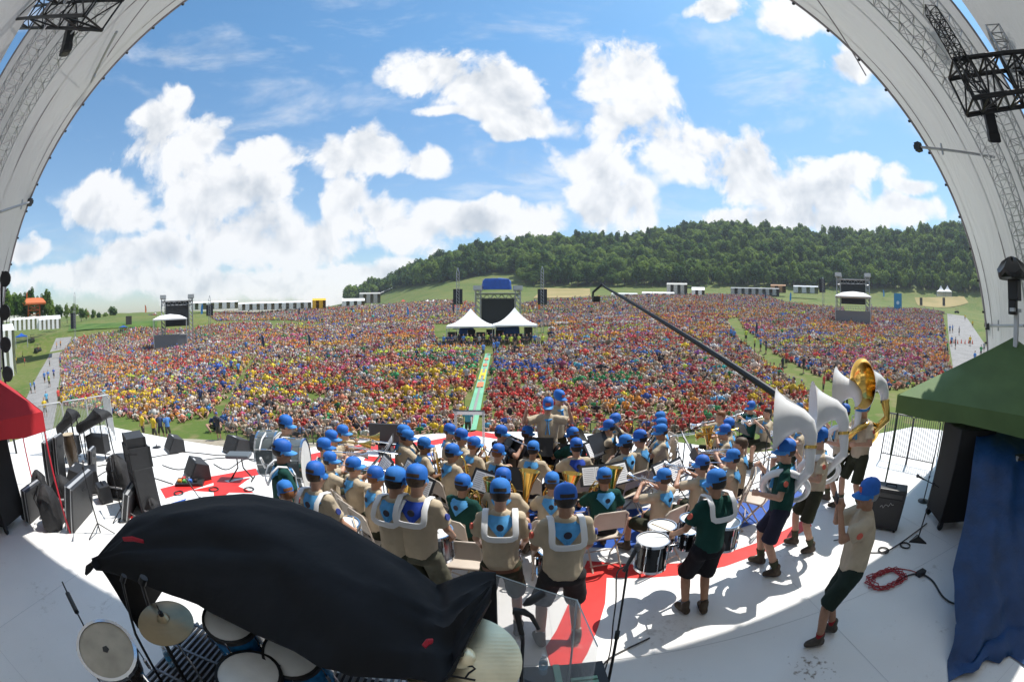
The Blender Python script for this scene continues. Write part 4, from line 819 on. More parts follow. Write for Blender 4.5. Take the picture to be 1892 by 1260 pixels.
def person(key, loc, face, label, group=None, shirt=None, shorts=None, skin=None, hair=0, cap=True, kn=True, scale=1.0, sk=None, shoe=None, eyes=False, tuck=False, emblem=True):
    P = POSES[key]; t = empty('person', loc, face, label, 'person', group); wf = random.uniform(.93, 1.06); t.scale = (scale * wf, scale * random.uniform(.94, 1.08), scale)
    ochild('body', P['body'], t, skin); ochild('shirt', P['shirt'], t, shirt); ochild('shorts', P['shorts'], t, shorts); hm = hairs[hair]
    for i in (0, 1): ochild('shoe', P['shoe'][i], t, shoe); ochild('sock', P['sock'][i], t, sk)
    ochild('hair', P['hair'], t, hm)
    if cap:
        c = ochild('cap', P['cap'], t, random.choice((None, cap_2, cap_3))); ochild('brim', P['brim'], c, random.choice((None, None, cap_2))); ochild('front_logo', P['front_logo'], c); ochild('back_opening', P['back_gap'], c, hm)
    else: ochild('hair', P['hairtop'], t, hm)
    if kn:
        k = ochild('neckerchief', P['neckerchief'], t, kn if kn is not True else None)
        if emblem: ochild('emblem', P['emblem'], k)
    if eyes:
        for e in P['eyes']: ochild('eye', e, t)
    if tuck: ochild('belt', P['belt'], t)
    if not P['seated']:
        for si in (0, 1):
            S, E, _ = P['arms'][si]; c = S.lerp(E, .42); out_ = Vector((1 if si == 0 else -1, -.25, 0)); dn = (E - S).normalized(); out_ = (out_ - dn * out_.dot(dn)).normalized(); sd = dn.cross(out_)
            b = MB(); b.ring_loft([[c + out_ * h + dn * .034 * math.cos(a) + sd * .028 * math.sin(a) for a in (k * math.pi / 6 for k in range(12))] for h in (.070, .089)]); b.build('sleeve_patch', patch_r if si else mat('patch_blue', (.05, .08, .35), .7), t)
    return t
FWD = ((.6, -.2, -1), (-.6, -.2, -1))
person_meshes('snare', wr=((.22, .30, .98), (-.22, .30, .98)), fine=True, stance=.17, head=(0, -.12), fat=1.04)
person_meshes('quad', wr=((.34, .28, 1.0), (-.30, .28, 1.0)), fine=True, stance=.12, feet=((.10, -.03), (-.10, .06)), head=(.25, -.15))
person_meshes('sousa', wr=((.14, .34, 1.38), (-.22, .30, 1.16)), fine=True, feet=((.13, .1), (-.14, -.12)), head=(.1, .02), fat=1.08)
person_meshes('phone', wr=((.06, .34, 1.50), (-.05, .33, 1.48)), poles=((.5, .1, -1), (-.5, .1, -1)), fine=True, feet=((.11, -.08), (-.12, .10)), head=(0, .02), fat=1.12, face=True, hand_dir=((-.3, .1, 1), (.3, .1, 1)))
person_meshes('conduct', wr=((.36, .26, 1.58), (-.36, .26, 1.60)), poles=((.7, -.2, -.8), (-.7, -.2, -.8)), fine=True, head=(0, 0), fat=1.08, curl=.3, hand_dir=((0, .2, 1), (0, .2, 1)))
person_meshes('stand', wr=((.24, .12, .86), (-.24, .12, .86)), head=(.1, 0), stance=.12)
person_meshes('sit_horn', seated=True, lean=.0, wr=((.08, .33, 1.04), (-.08, .36, 1.05)), poles=((.9, .0, -.6), (-.9, .0, -.6)))
person_meshes('sit_low', seated=True, lean=.06, wr=((.12, .30, .74), (-.06, .33, .94)), poles=((.8, -.3, -.7), (-.8, -.2, -.7)), knees=((.2, .45), (-.2, .47)))
person_meshes('sit_clar', seated=True, lean=.02, wr=((.03, .36, .80), (-.03, .30, .93)), poles=((.9, -.2, -.5), (-.9, -.2, -.5)), head=(0, -.1))
person_meshes('sit_flute', seated=True, lean=.0, wr=((.36, .22, 1.08), (.12, .28, 1.08)), poles=((.9, -.3, -.5), (-.6, .2, -.8)), head=(-.25, -.05))
person_meshes('sit_slide', seated=True, lean=.0, wr=((.06, .52, 1.02), (-.08, .26, 1.08)), poles=((.6, 0, -.8), (-.9, 0, -.6)), fat=1.1)
# ================================================================ chairs, stands, instruments
beige = mat('beige_steel', (.50, .43, .36), .45, var=.06); chrome = mat('chrome', (.75, .76, .78), .12, 1.0); brass = mat('brass', (.80, .52, .14), .18, 1.0); silver = mat('silver_plate', (.80, .80, .82), .2, 1.0); ebony = mat('ebony', (.015, .014, .014), .35)
white_g = mat('white_fibreglass', (.74, .75, .77), .22, var=.03); head_m = mat('drumhead', (.72, .72, .70), .55, var=.08, scale=6); shell_b = mat('drum_shell_black', (.012, .012, .013), .12); paper = mat('paper', (.80, .80, .82), .8); print_m = mat('printed_lines', (.25, .25, .28), .8)
white_pl = mat('white_plastic', (.74, .75, .77), .4)
def make_chair():
    t = empty('folding_chair', (0, 0, 0), 0, 'x', 'chair')
    g = [[(x, y, .44 + .012 * math.cos(x * 9) - .02 * (y < -.1)) for x in (-.2, -.1, 0, .1, .2)] for y in (-.17, -.05, .1, .2, .235)]; b = MB(); b.sheet(g); b.sheet([[(p[0], p[1], p[2] - .022) for p in reversed(r)] for r in g]); b.tube([(-.2, -.17, .43), (.2, -.17, .43), (.205, .22, .43), (-.205, .22, .43)], .014, 6, closed=True); b.build('seat', beige, t, True)
    g = [[(x, -.215 - .09 * (z - .58) - .03 * math.cos(x * 6), z - .02 * (abs(x) / .2) ** 3) for x in (-.205, -.14, -.07, 0, .07, .14, .205)] for z in (.60, .66, .74, .80, .835)]; b = MB(); b.sheet(g); b.sheet([[(p[0], p[1] + .018, p[2]) for p in reversed(r)] for r in g]); b.build('backrest', beige, t, True)
    for s in (-1, 1):
        MB().tube([(s * .215, -.275, .80), (s * .215, -.20, .5), (s * .215, .0, .22), (s * .215, .17, 0)], .0125, 7).build('front_leg', beige, t, True)
        MB().tube([(s * .19, .10, .43), (s * .19, -.1, .2), (s * .19, -.30, 0)], .0125, 7).build('rear_leg', beige, t, True)
    MB().tube([(-.215, -.275, .80), (-.17, -.285, .845), (.17, -.285, .845), (.215, -.275, .80)], .0125, 7).build('top_rail', beige, t, True)
    for y, z in ((.1, .09), (-.23, .07)): MB().tube([(-.21, y, z), (.21, y, z)], .010, 6).build('crossbar', beige, t, True)
    return t
def make_stand():
    t = empty('music_stand', (0, 0, 0), 0, 'x', 'music stand')
    rm = Matrix.Rotation(R(58), 3, 'X'); d = MB(); d.box((0, .04, 1.05), (.50, .34, .008), rm); c = Vector((0, .04, 1.05)); d.box(c + rm @ Vector((0, -.17, .025)), (.50, .008, .05), rm); d.build('desk', blk, t)
    MB().tube([(0, .055, 1.02), (0, .06, .05)], [.010, .014], 8).build('pole', blk, t)
    for a in (90, 210, 330): MB().tube([(0, .06, .12), (math.cos(R(a)) * .26, .06 + math.sin(R(a)) * .26, .012)], .010, 6).build('leg', blk, t)
    return t
def make_sheet():
    t = empty('sheet_music', (0, 0, 0), 0, 'x', 'sheet music'); rm = Matrix.Rotation(R(58), 3, 'X'); c = Vector((0, .04, 1.05))
    b = MB(); b.box(c + rm @ Vector((-.10, -.01, .008)), (.2, .28, .004), rm); b.box(c + rm @ Vector((.105, -.01, .007)), (.2, .28, .004), rm); b.build('page', paper, t)
    b = MB()
    for x in (-.10, .105):
        for k in range(8): b.box(c + rm @ Vector((x, .10 - .03 * k, .0108)), (.165, .006, .001), rm)
    b.build('printed_staves', print_m, t); return t
def bell(b, o, ax, r0, r1, L, seg=24, pw=3.2): 
    pr = [(r0 + (r1 - r0) * (i / 12) ** pw, L * i / 12) for i in range(13)]; b.lathe(pr + [(pr[-1][0] * .97, pr[-1][1])] + [(max(r * .96 - .004, .004), h) for r, h in reversed(pr)], o, ax, seg, False)
def trumpet():
    t = empty('trumpet', (0, 0, 0), 0, 'x', 'trumpet'); b = MB(); b.tube([(0, .14, 1.15), (0, .55, 1.105), (0, .6, 1.08), (0, .55, 1.055), (0, .3, 1.08)], .008, 7); b.tube([(.03, .3, 1.07), (.03, .22, 1.05), (.03, .3, 1.02), (.03, .5, 1.0)], .008, 7); b.build('tubing', silver, t, True)
    b = MB(); bell(b, (.02, .42, 1.09), (0, 1, -.1), .010, .062, .27); b.build('bell', silver, t, True); b = MB()
    for k in range(3): b.cyl((.015, .36 + .035 * k, 1.0), (.015, .37 + .035 * k, 1.13), .013, seg=8); b.cyl((.015, .37 + .035 * k, 1.13), (.015, .37 + .035 * k, 1.155), .006, seg=6)
    b.build('valves', silver, t, True); return t
def clarinet():
    t = empty('clarinet', (0, 0, 0), 0, 'x', 'clarinet'); p, q = Vector((0, .14, 1.13)), Vector((0, .44, .62)); b = MB(); b.tube([p, p.lerp(q, .1), p.lerp(q, .85), p.lerp(q, .93), q], [.007, .014, .015, .02, .035], 10); b.build('body', ebony, t, True)
    b = MB()
    for k in range(9): c = p.lerp(q, .15 + .075 * k) + Vector((.0, .015, .008)); b.box(c, (.02, .012, .012)); 
    b.tube([p.lerp(q, .15) + Vector((.014, .01, .01)), p.lerp(q, .8) + Vector((.014, .01, .01))], .003, 5); b.build('keys', silver, t); return t
def flute():
    t = empty('flute', (0, 0, 0), 0, 'x', 'flute'); b = MB(); p, q = Vector((-.10, .125, 1.165)), Vector((.56, .20, 1.10)); b.tube([p, q], .0095, 9); b.build('tube', silver, t, True); b = MB()
    for k in range(12): b.cyl(p.lerp(q, .35 + .05 * k) + Vector((0, 0, .008)), p.lerp(q, .35 + .05 * k) + Vector((0, 0, .015)), .009, seg=7)
    b.build('keys', silver, t); return t
def saxophone():
    t = empty('saxophone', (0, 0, 0), 0, 'x', 'saxophone'); b = MB(); b.tube([(0, .14, 1.13), (.02, .22, 1.14), (.06, .25, 1.08), (.10, .24, .95), (.15, .26, .70), (.17, .30, .60), (.17, .37, .58), (.165, .42, .64)], [.008, .010, .013, .018, .028, .034, .04, .045], 10); b.build('body', brass, t, True)
    b = MB(); bell(b, (.165, .42, .63), (0, .25, 1), .044, .075, .22, pw=2); b.build('bell', brass, t, True); b = MB()
    for k in range(8): b.cyl((.075 + .009 * k, .265, 1.0 - .045 * k), (.075 + .009 * k, .29, 1.0 - .045 * k), .016, seg=8)
    b.build('keys', brass, t); return t
def baritone():
    t = empty('baritone_horn', (0, 0, 0), 0, 'x', 'baritone horn'); b = MB(); b.tube([(0, .14, 1.15), (-.05, .25, 1.12), (-.1, .3, 1.0), (-.1, .3, .75), (-.05, .3, .66), (.06, .3, .68), (.08, .3, .8), (.08, .3, 1.0), (.04, .31, 1.06), (-.03, .31, 1.0), (-.04, .31, .8)], [.008, .01, .013, .016, .018, .02, .022, .024, .02, .018, .016], 8); b.tube([(.12, .29, .66), (.2, .29, .64), (.22, .28, .72)], [.03, .038, .04], 8); b.build('tubing', brass, t, True)
    b = MB(); bell(b, (.2, .28, .68), (.1, .15, 1), .035, .14, .58, pw=3); b.build('bell', brass, t, True); b = MB()
    for k in range(3): b.cyl((-.06 + .04 * k, .35, .8), (-.06 + .04 * k, .34, 1.0), .016, seg=8)
    b.build('valves', brass, t, True); return t
def trombone():
    t = empty('trombone', (0, 0, 0), 0, 'x', 'trombone'); b = MB(); b.tube([(.03, .14, 1.15), (.06, 1.05, 1.0), (.11, 1.1, .99), (.14, 1.05, 1.0), (.11, .3, 1.13)], .007, 7); b.build('slide', silver, t, True)
    b = MB(); b.tube([(-.06, .1, 1.17), (-.06, -.1, 1.2), (-.09, -.15, 1.21), (-.12, -.1, 1.2), (-.12, .35, 1.13)], .009, 7); b.tube([(-.06, .12, 1.165), (.1, .3, 1.13)], .006, 6); bell(b, (-.12, .3, 1.135), (0, 1, -.15), .011, .105, .36, pw=3.5); b.build('bell_section', brass, t, True); return t
def sousaphone(m, lab, bell_m=None):
    t = empty('sousaphone', (0, 0, 0), 0, lab, 'sousaphone'); pts = []; rs = []
    c = Vector((.02, -.02, 1.17)); n1 = Vector((1, 0, -1.35)).normalized(); n2 = Vector((0, 1, .12)).normalized()
    for k in range(34):
        a = R(100 - k * 13.5); rr = .29 + .03 * k / 34; pts.append(c + n1 * rr * math.cos(a) + n2 * rr * .98 * math.sin(a)); rs.append(.024 + .032 * k / 33)
    b = MB(); b.tube(pts, rs, 12); b.build('coil', m, t, True); e = pts[-1]
    b = MB(); L0 = pts[-1]; d0 = (pts[-1] - pts[-3]).normalized(); U = [L0, L0 + d0 * .1 + Vector((0, -.03, .06)), Vector((-.30, -.24, 1.52)), Vector((-.25, -.23, 1.66)), Vector((-.20, -.22, 1.78))]; b.tube(U, [.054, .058, .062, .066, .070], 14); b.build('upper_branch', m, t, True)
    MB().tube([Vector((-.215, -.222, 1.74)), Vector((-.205, -.22, 1.775))], .082, 16).build('collar', brass, t, True)
    # bell: rises, bends forward, flares
    path = [Vector(p) for p in ((-.20, -.22, 1.77), (-.18, -.21, 1.88), (-.155, -.16, 1.98), (-.13, -.06, 2.03), (-.115, .04, 2.035), (-.11, .12, 2.03), (-.105, .18, 2.025), (-.102, .22, 2.02), (-.1, .245, 2.018))]; rad = [.070, .083, .104, .134, .175, .226, .283, .33, .37]
    b = MB(); b.cm = 0; up = None
    def sweep(rr):
        rings = []
        for i, p in enumerate(path):
            d = (path[min(i + 1, 8)] - path[max(i - 1, 0)]).normalized(); u = Vector((1, 0, 0)); u = (u - d * u.dot(d)).normalized(); v = d.cross(u); rings.append([p + (u * math.cos(q) + v * math.sin(q)) * rr[i] for q in (k * math.pi / 16 for k in range(32))])
        return rings
    o_ = sweep(rad); i_ = sweep([r - .006 for r in rad]); b.ring_loft(o_ + [o_[-1]][:0], False, False); b.cm = 1; b.ring_loft(list(reversed(i_)), False, False); b.cm = 0; b.ring_loft([o_[-1], i_[-1]], False, False); b.build('bell', [bell_m or m, bell_m or m] if not isinstance(bell_m, tuple) else list(bell_m), t, True)
    b = MB(); b.tube([pts[0], pts[0] + Vector((.03, .0, .1)), Vector((.05, .26, 1.52)), Vector((.0, .16, 1.55))], [.02, .014, .011, .009], 8); b.build('mouthpipe', silver, t, True)
    b = MB()
    for k in range(3): b.cyl((.12 + .045 * k, .30 - .02 * k, 1.12), (.12 + .045 * k, .33 - .02 * k, 1.28), .018, seg=8)
    b.build('valves', silver, t, True); return t
def drum(t, c, r, h, axis=(0, 0, 1), shell=None, lugs=8, both=False):
    a = Vector(axis); c = Vector(c); sh = MB(); sh.lathe([(r, 0), (r, h)], c, a, 28, False); sh.build('shell', shell or shell_b, t, True)
    for hh, on in ((h, True), (0, True)):
        q = MB(); q.lathe([(r * 1.0, hh - .018), (r + .014, hh - .018), (r + .014, hh + .012), (r * .985, hh + .012)], c, a, 28, False); rim = q.build('rim', chrome, t, True)
        if hh or both: MB().lathe([(r * .99, hh + (.001 if hh else -.001)), (r * .6, hh + (.002 if hh else -.002)), (.002, hh + (.002 if hh else -.002))], c, a, 28).build('drumhead', head_m, t, True)
    if not both: MB().lathe([(r * .985, .004), (.002, .004)], c, a, 28).build('bottom_head', head_m, t)
    u = a.orthogonal().normalized(); v = a.cross(u)
    for k in range(lugs):
        d = u * math.cos(k * 2 * math.pi / lugs) + v * math.sin(k * 2 * math.pi / lugs); p = c + d * (r + .014); b = MB(); b.tube([p + a * (-.01), p + a * (h + .005)], .0045, 5); b.tube([p - d * .008 + a * h * .35, p - d * .008 + a * h * .65], .014, 6); b.build('tension_rod', chrome, t)
def harness(t, m=None, zt_=1.50):
    pts = [(.115, .125, 1.36, 0, 1, .3), (.13, .07, 1.465, 0, .5, 1), (.13, -.03, 1.485, 0, -.3, 1), (.132, -.12, 1.42, 0, -1, .6), (.136, -.155, 1.345, 0, -1, .2), (.13, -.168, 1.31, 0, -1, .1), (.10, -.176, 1.292, 0, -1, .1), (.05, -.18, 1.287, 0, -1, .1)]
    full = pts + [(0, -.18, 1.287, 0, -1, .1)] + [(-x, y, z, a, b, c) for x, y, z, a, b, c in reversed(pts)]; rings = []; P_ = [Vector(q[:3]) for q in full]
    for i, q in enumerate(full):
        n_ = Vector(q[3:]).normalized(); d = (P_[min(i + 1, len(P_) - 1)] - P_[max(i - 1, 0)]).normalized(); sd = d.cross(n_).normalized(); c = P_[i] + n_ * .010
        rings.append([c + sd * x * .027 + n_ * y * .006 for x, y in ((-1, -1), (-1, .5), (-.7, 1), (.7, 1), (1, .5), (1, -1))])
    MB().ring_loft(rings).build('shoulder_harness', m or white_pl, t, True)
    b = MB(); b.box((0, .165, 1.2), (.22, .02, .34)); b.tube([(.06, .18, 1.08), (.08, .3, .98)], .012, 6); b.tube([(-.06, .18, 1.08), (-.08, .3, .98)], .012, 6); bevel(b.build('belly_plate', m or white_pl, t), .008)
def snare():
    t = empty('marching_snare_drum', (0, 0, 0), 0, 'x', 'snare drum'); drum(t, (0, .40, .66), .178, .29, (0, -.06, 1), mat('drum_shell_silver', (.12, .12, .13), .15, .6)); harness(t); return t
def drumstick(t_label, loc, rz, p, q, group=None):
    t = empty('drumstick', loc, rz, t_label, 'drumstick', group); MB().tube([p, Vector(p).lerp(Vector(q), .9), q], [.0075, .0065, .009], 7).build('shaft', mat('hickory', (.55, .42, .26), .5), t); return t
# ---------------------------------------------------------------- seat the band
COND = Vector((.62, 7.7, 0))
PROTO = {}
def proto(k, f): PROTO[k] = f(); return PROTO[k]
for k, f in (('chair', make_chair), ('stand', make_stand), ('sheet', make_sheet), ('trumpet', trumpet), ('clarinet', clarinet), ('flute', flute), ('saxophone', saxophone), ('baritone horn', baritone), ('trombone', trombone), ('snare', snare)): proto(k, f)
def rz_to(p, q): d = Vector(q) - Vector(p); return math.atan2(-d.x, d.y)
POSE_OF = {'trumpet': 'sit_horn', 'clarinet': 'sit_clar', 'flute': 'sit_flute', 'saxophone': 'sit_low', 'baritone horn': 'sit_low', 'trombone': 'sit_slide'}
T, G_ = 'tan', 'green'
BAND = [(631, 793, 'trombone', T, 1, {}), (610, 803, 'trombone', T, 1, {}), (596, 818, 'trumpet', T, 1, {}), (607, 843, 'trumpet', T, 0, {'patch': 1}), (650, 854, 'trumpet', T, 1, {}), (686, 874, 'baritone horn', T, 2, {}),
        (777, 816, 'saxophone', T, 0, {'skin': 2}), (748, 801, 'clarinet', T, 0, {}), (741, 793, 'clarinet', T, 1, {}), (827, 790, 'clarinet', T, 1, {}), (850, 800, 'flute', T, 1, {}), (829, 830, 'saxophone', T, 0, {}),
        (924, 794, 'flute', 'dark', 0, {}), (870, 816, 'saxophone', T, 2, {}), (918, 830, 'clarinet', T, 2, {}), (983, 825, 'saxophone', T, 0, {}), (973, 795, 'flute', T, 1, {}), (1061, 798, 'clarinet', G_, 1, {}), (1067, 820, 'saxophone', T, 0, {'kn': 'royal'}),
        (927, 878, 'baritone horn', T, 0, {}), (850, 889, 'baritone horn', G_, 0, {}), (1020, 886, 'baritone horn', T, 1, {}), (1120, 877, 'baritone horn', G_, 1, {}), (1140, 770, 'clarinet', T, 0, {}), (1129, 783, 'clarinet', T, 0, {}), (1159, 813, 'clarinet', T, 0, {'skin': 2}),
        (1187, 803, 'clarinet', T, 0, {}), (1223, 767, 'clarinet', T, 1, {}), (1226, 779, 'clarinet', T, 0, {}), (1226, 791, 'clarinet', T, 1, {}), (1333, 763, 'trumpet', T, 2, {'cap': 0}), (1389, 747, 'trumpet', G_, 1, {}), (1420, 757, 'trumpet', T, 0, {'cap': 0}),
        (1349, 780, 'trombone', T, 0, {}), (1346, 791, 'baritone horn', T, 1, {}), (1371, 814, 'trumpet', T, 1, {'cap': 0}), (1357, 839, 'trumpet', T, 0, {}), (1300, 851, 'trumpet', T, 0, {}), (1229, 876, 'trumpet', T, 1, {}), (1483, 775, 'trumpet', T, 0, {})]
SH = {'tan': tan_s, 'green': green_s, 'dark': dark_s}; HN = ['dark', 'brown', 'red', 'grey']
BANDPOS = []
for i, (px, py, ins, shc, hr, o) in enumerate(BAND):
    s = random.uniform(.93, .99); p = onz(px, py, 1.30 * s); p.z = 0; rz = rz_to(p, COND) + random.uniform(-.12, .12); BANDPOS.append((p, rz))
    sk = (skinA, skinB, skinC)[o.get('skin', 0 if random.random() < .75 else 1)]
    lab = f"seated band member in {shc} shirt {'and blue cap' if o.get('cap', 1) else 'without a cap'}, {HN[hr]} hair, playing {ins}"
    person(POSE_OF[ins], p, rz, lab, 'seated band members', SH[shc], random.choice((olive, olive, blackc)), sk, hr, bool(o.get('cap', 1)), kerch_r if o.get('kn') else True, s, None, None)
    dup(PROTO[ins], p, rz, s, label=f'{ins} held by a band member in {shc} shirt with {HN[hr]} hair' if ins != 'trombone' else f'trombone held by a {HN[hr]}-haired band member in {shc} shirt', group='band instruments')
    dup(PROTO['chair'], p, rz, 1.0, label=f'beige folding chair under a {ins} player in {shc} shirt', group='folding chairs')
    if i not in (2, 9, 14, 21, 27, 30, 33):
        d = Vector((-math.sin(rz), math.cos(rz), 0)); q = p + d * random.uniform(.66, .8) + Vector((d.y, -d.x, 0)) * random.uniform(-.15, .15)
        if (q - COND).length > .55:
            r2 = rz + random.uniform(-.25, .25); hs = random.uniform(.84, .98); zr = dup(PROTO['stand'], q, r2, hs, label=f'black music stand in front of a {ins} player in {shc} shirt', group='music stands')
            if random.random() < .8: dup(PROTO['sheet'], q, r2, hs, label=f'white sheet music on the stand of a {ins} player in {shc} shirt', group='sheet music on stands')
for px, py, rz in ((745, 945, -.5), (860, 985, -.2), (1042, 965, 0), (1405, 880, .6), (672, 925, -.8)):
    p = onz(px, py, .8); p.z = 0; dup(PROTO['chair'], p, rz + .1, 1.0, label='empty beige folding chair at the back row of the band', group='folding chairs')
# standing drummers
SN = [(924, 908, tan_s, olive, skinA, 0, True, 'sky-blue neckerchief, brown belt and olive shorts'), (1047, 922, tan_s, charc, skinB, 0, True, 'sky-blue neckerchief and charcoal shorts'), (766, 894, tan_s, camo, skinA, 1, 'r', 'royal blue neckerchief and grey-green trousers'), (724, 888, tan_s, olive, skinA, 0, True, 'sky-blue neckerchief and olive shorts'), (576, 876, tan_s, olive, skinA, 1, True, 'neckerchief, half hidden behind the black cover'), (531, 908, tan_s, olive, skinA, 2, True, 'only the blue cap showing over the black cover')]
for i, (px, py, sh_, so_, sk, hr, kn, tx) in enumerate(SN):
    p = onz(px, py, 1.66 if i != 5 else 1.5); p.z = 0; rz = [.0, .06, -.2, -.35, -.3, .9][i]; s = [.99, 1.0, 1.03, 1.0, 1.0, .9][i]
    person('snare', p, rz, f'standing drummer in tan shirt with {tx}', 'drummers', sh_, so_, sk, hr, True, kerch_r if kn == 'r' else True, s, sock_w if i == 1 else None, None, tuck=(i == 0))
    if i != 5:
        dup(PROTO['snare'], p, rz, s, label=f'snare drum and white harness of drummer with {tx}', group='marching snare drums')
        for sd in (1, -1): drumstick(f'drumstick in the hands of the drummer with {tx}', p, rz, Vector((sd * .22, .33, .97)) * s, Vector((sd * .04, .52, .99)) * s, 'drumsticks')
# quad drummer
p = onz(1330, 885, 1.64); p.z = 0; rz = .15
person('quad', p, rz, 'standing drummer in dark green shirt and black shorts with tenor drums', None, green_s, blackc, skinB, 0, True, False, .97, mat('sock_grey', (.12, .12, .13), .9), None)
def quads(p, rz):
    t = empty('tenor_drum_set', p, rz, 'set of black tenor drums with white heads and white harness', 'tenor drums')
    for x, y, r, h in ((-.50, .30, .165, .31), (-.27, .56, .15, .27), (.14, .58, .15, .25), (.44, .34, .165, .29), (-.07, .32, .085, .18)): drum(t, (x, y, .93 - h), r, h, (0, 0, 1), None, 8 if r > .1 else 6)
    harness(t); b = MB(); b.tube([(-.45, .45, .74), (0, .33, .76), (.42, .45, .74)], .016, 8); b.tube([(0, .2, 1.05), (0, .33, .76)], .016, 8); b.build('carrier_bar', chrome, t, True)
    return t
quads(p, rz); drumstick('drumstick held over the tenor drums by the green-shirted drummer', p, rz, (-.29, .30, .985), (-.48, .42, 1.06))
# bass drums on the left
def bass(px, py, z, rz, rzp, label, ppx=None, ppy=None, plabel=None, r=.36, wd=.36):
    c = onz(px, py, z); t = empty('bass_drum', (c.x, c.y, 0), rz, label, 'bass drum'); drum(t, (-wd / 2, 0, z), r, wd, (1, 0, 0), mat('drum_shell_smoke', (.10, .12, .13), .12), 10, True)
    b = MB(); b.tube([(0, -.12, z + r + .01), (0, -.35, z + r - .02), (0, -.52, z + .22)], .02, 8, flat=(1, .5)); b.tube([(0, -.36, z - .1), (0, -.52, z + .1)], .02, 8); b.build('carrier', white_pl, t, True)
    if ppx:
        p = onz(ppx, ppy, 1.66); p.z = 0; person('snare', p, rzp, plabel, 'bass drummers', green_s if 'green' in plabel else tan_s, olive, skinC if 'green' in plabel else skinA, 0, True, True)
        h = empty('drum_harness', p, rzp, 'white harness on the back of the ' + plabel[9:], 'harness'); harness(h)
    return t
bass(543, 858, 1.12, .25, -.9, 'bass drum with silver hoops and pale head beside the green-shirted drummer', 512, 830, 'standing bass drummer in green shirt with white harness')
bass(500, 838, 1.12, .25, -.9, 'second bass drum behind the green-shirted drummer at the stage left edge', 521, 782, 'standing bass drummer in tan shirt near the stage front', .34, .3)
# sousaphones
def sousa_player(px, py, z, m, shirt, shorts, lab, slab, rz, bell_m=None, s=1.0, hr=1, sk=None):
    p = onz(px, py, z); p.z = 0; person('sousa', p, rz, lab, 'sousaphone players', shirt, shorts, skinA, hr, True, True, s, sk, boot); t = sousaphone(m, slab, bell_m); t.location = p; t.rotation_euler = (0, 0, rz); t.scale = (s,) * 3; return p
sousa_player(1462, 826, 1.68, white_g, green_s, navy, 'sousaphone player in dark green shirt and navy shorts', 'white sousaphone with brass collar worn over a green shirt', 1.0)
sousa_player(1523, 803, 1.68, white_g, tan_s, olive, 'sousaphone player in tan shirt with olive knee socks and brown boots', 'white sousaphone worn by the player with olive socks', 1.15, sk=sock)
sousa_player(1565, 757, 1.68, white_g, tan_s, olive, 'dark-haired sousaphone player in tan shirt in front of the brass sousaphone', 'white sousaphone of the dark-haired player beside the brass one', .75, hr=0)
sousa_player(1600, 763, 1.68, brass, tan_s, olive, 'sousaphone player in tan shirt hidden behind a brass bell', 'brass sousaphone with shining golden bell', 1.5, (white_g, brass), 1.08)
# conductor, his neighbour, the man with the phone
p = onz(1013, 741, 1.70); p.z = 0; COND = p
person('conduct', p, math.pi - .1, 'conductor in tan shirt facing the band with both hands raised', None, tan_s, blackc, skinA, 3, True, True, 1.0, eyes=True)
p = onz(1031, 738, 1.66) + Vector((.02, .35, 0)); p.z = 0; person('stand', p, math.pi + .6, 'person in blue cap standing right behind the conductor', None, tan_s, olive, skinA, 1, True, True, 1.0, eyes=True)
p = onz(1522, 1180); p.z = 0; rz = 1.05
person('phone', p, rz, 'man in tan shirt and dark green shorts holding up a phone', None, tan_s, cloth('dark_green_shorts', (.018, .032, .026), .15), skinB, 3, True, False, 1.03, sock_r, mat('hiking_shoe', (.07, .06, .05), .8, var=.4, scale=18), eyes=True)
def phone(p, rz):
    P_ = POSES['phone']; a = P_['arms']; m = (a[0][2] + a[1][2]) / 2 + Vector((0, .035, .10)); t = empty('phone', p, rz, 'black phone held up by the man in dark green shorts', 'phone'); t.scale = (1.03,) * 3; b = MB(); b.box(m, (.15, .012, .075)); bevel(b.build('case', blk, t), .004); MB().box(m - Vector((0, .0075, 0)), (.135, .002, .066)).build('screen', mat('phone_screen', (.1, .14, .2), .1), t)
phone(p, rz)
def arm_patches(p, rz):
    pass
for k in PROTO:
    def rm(o):
        for c in list(o.children): rm(c)
        bpy.data.objects.remove(o)
    rm(PROTO[k])
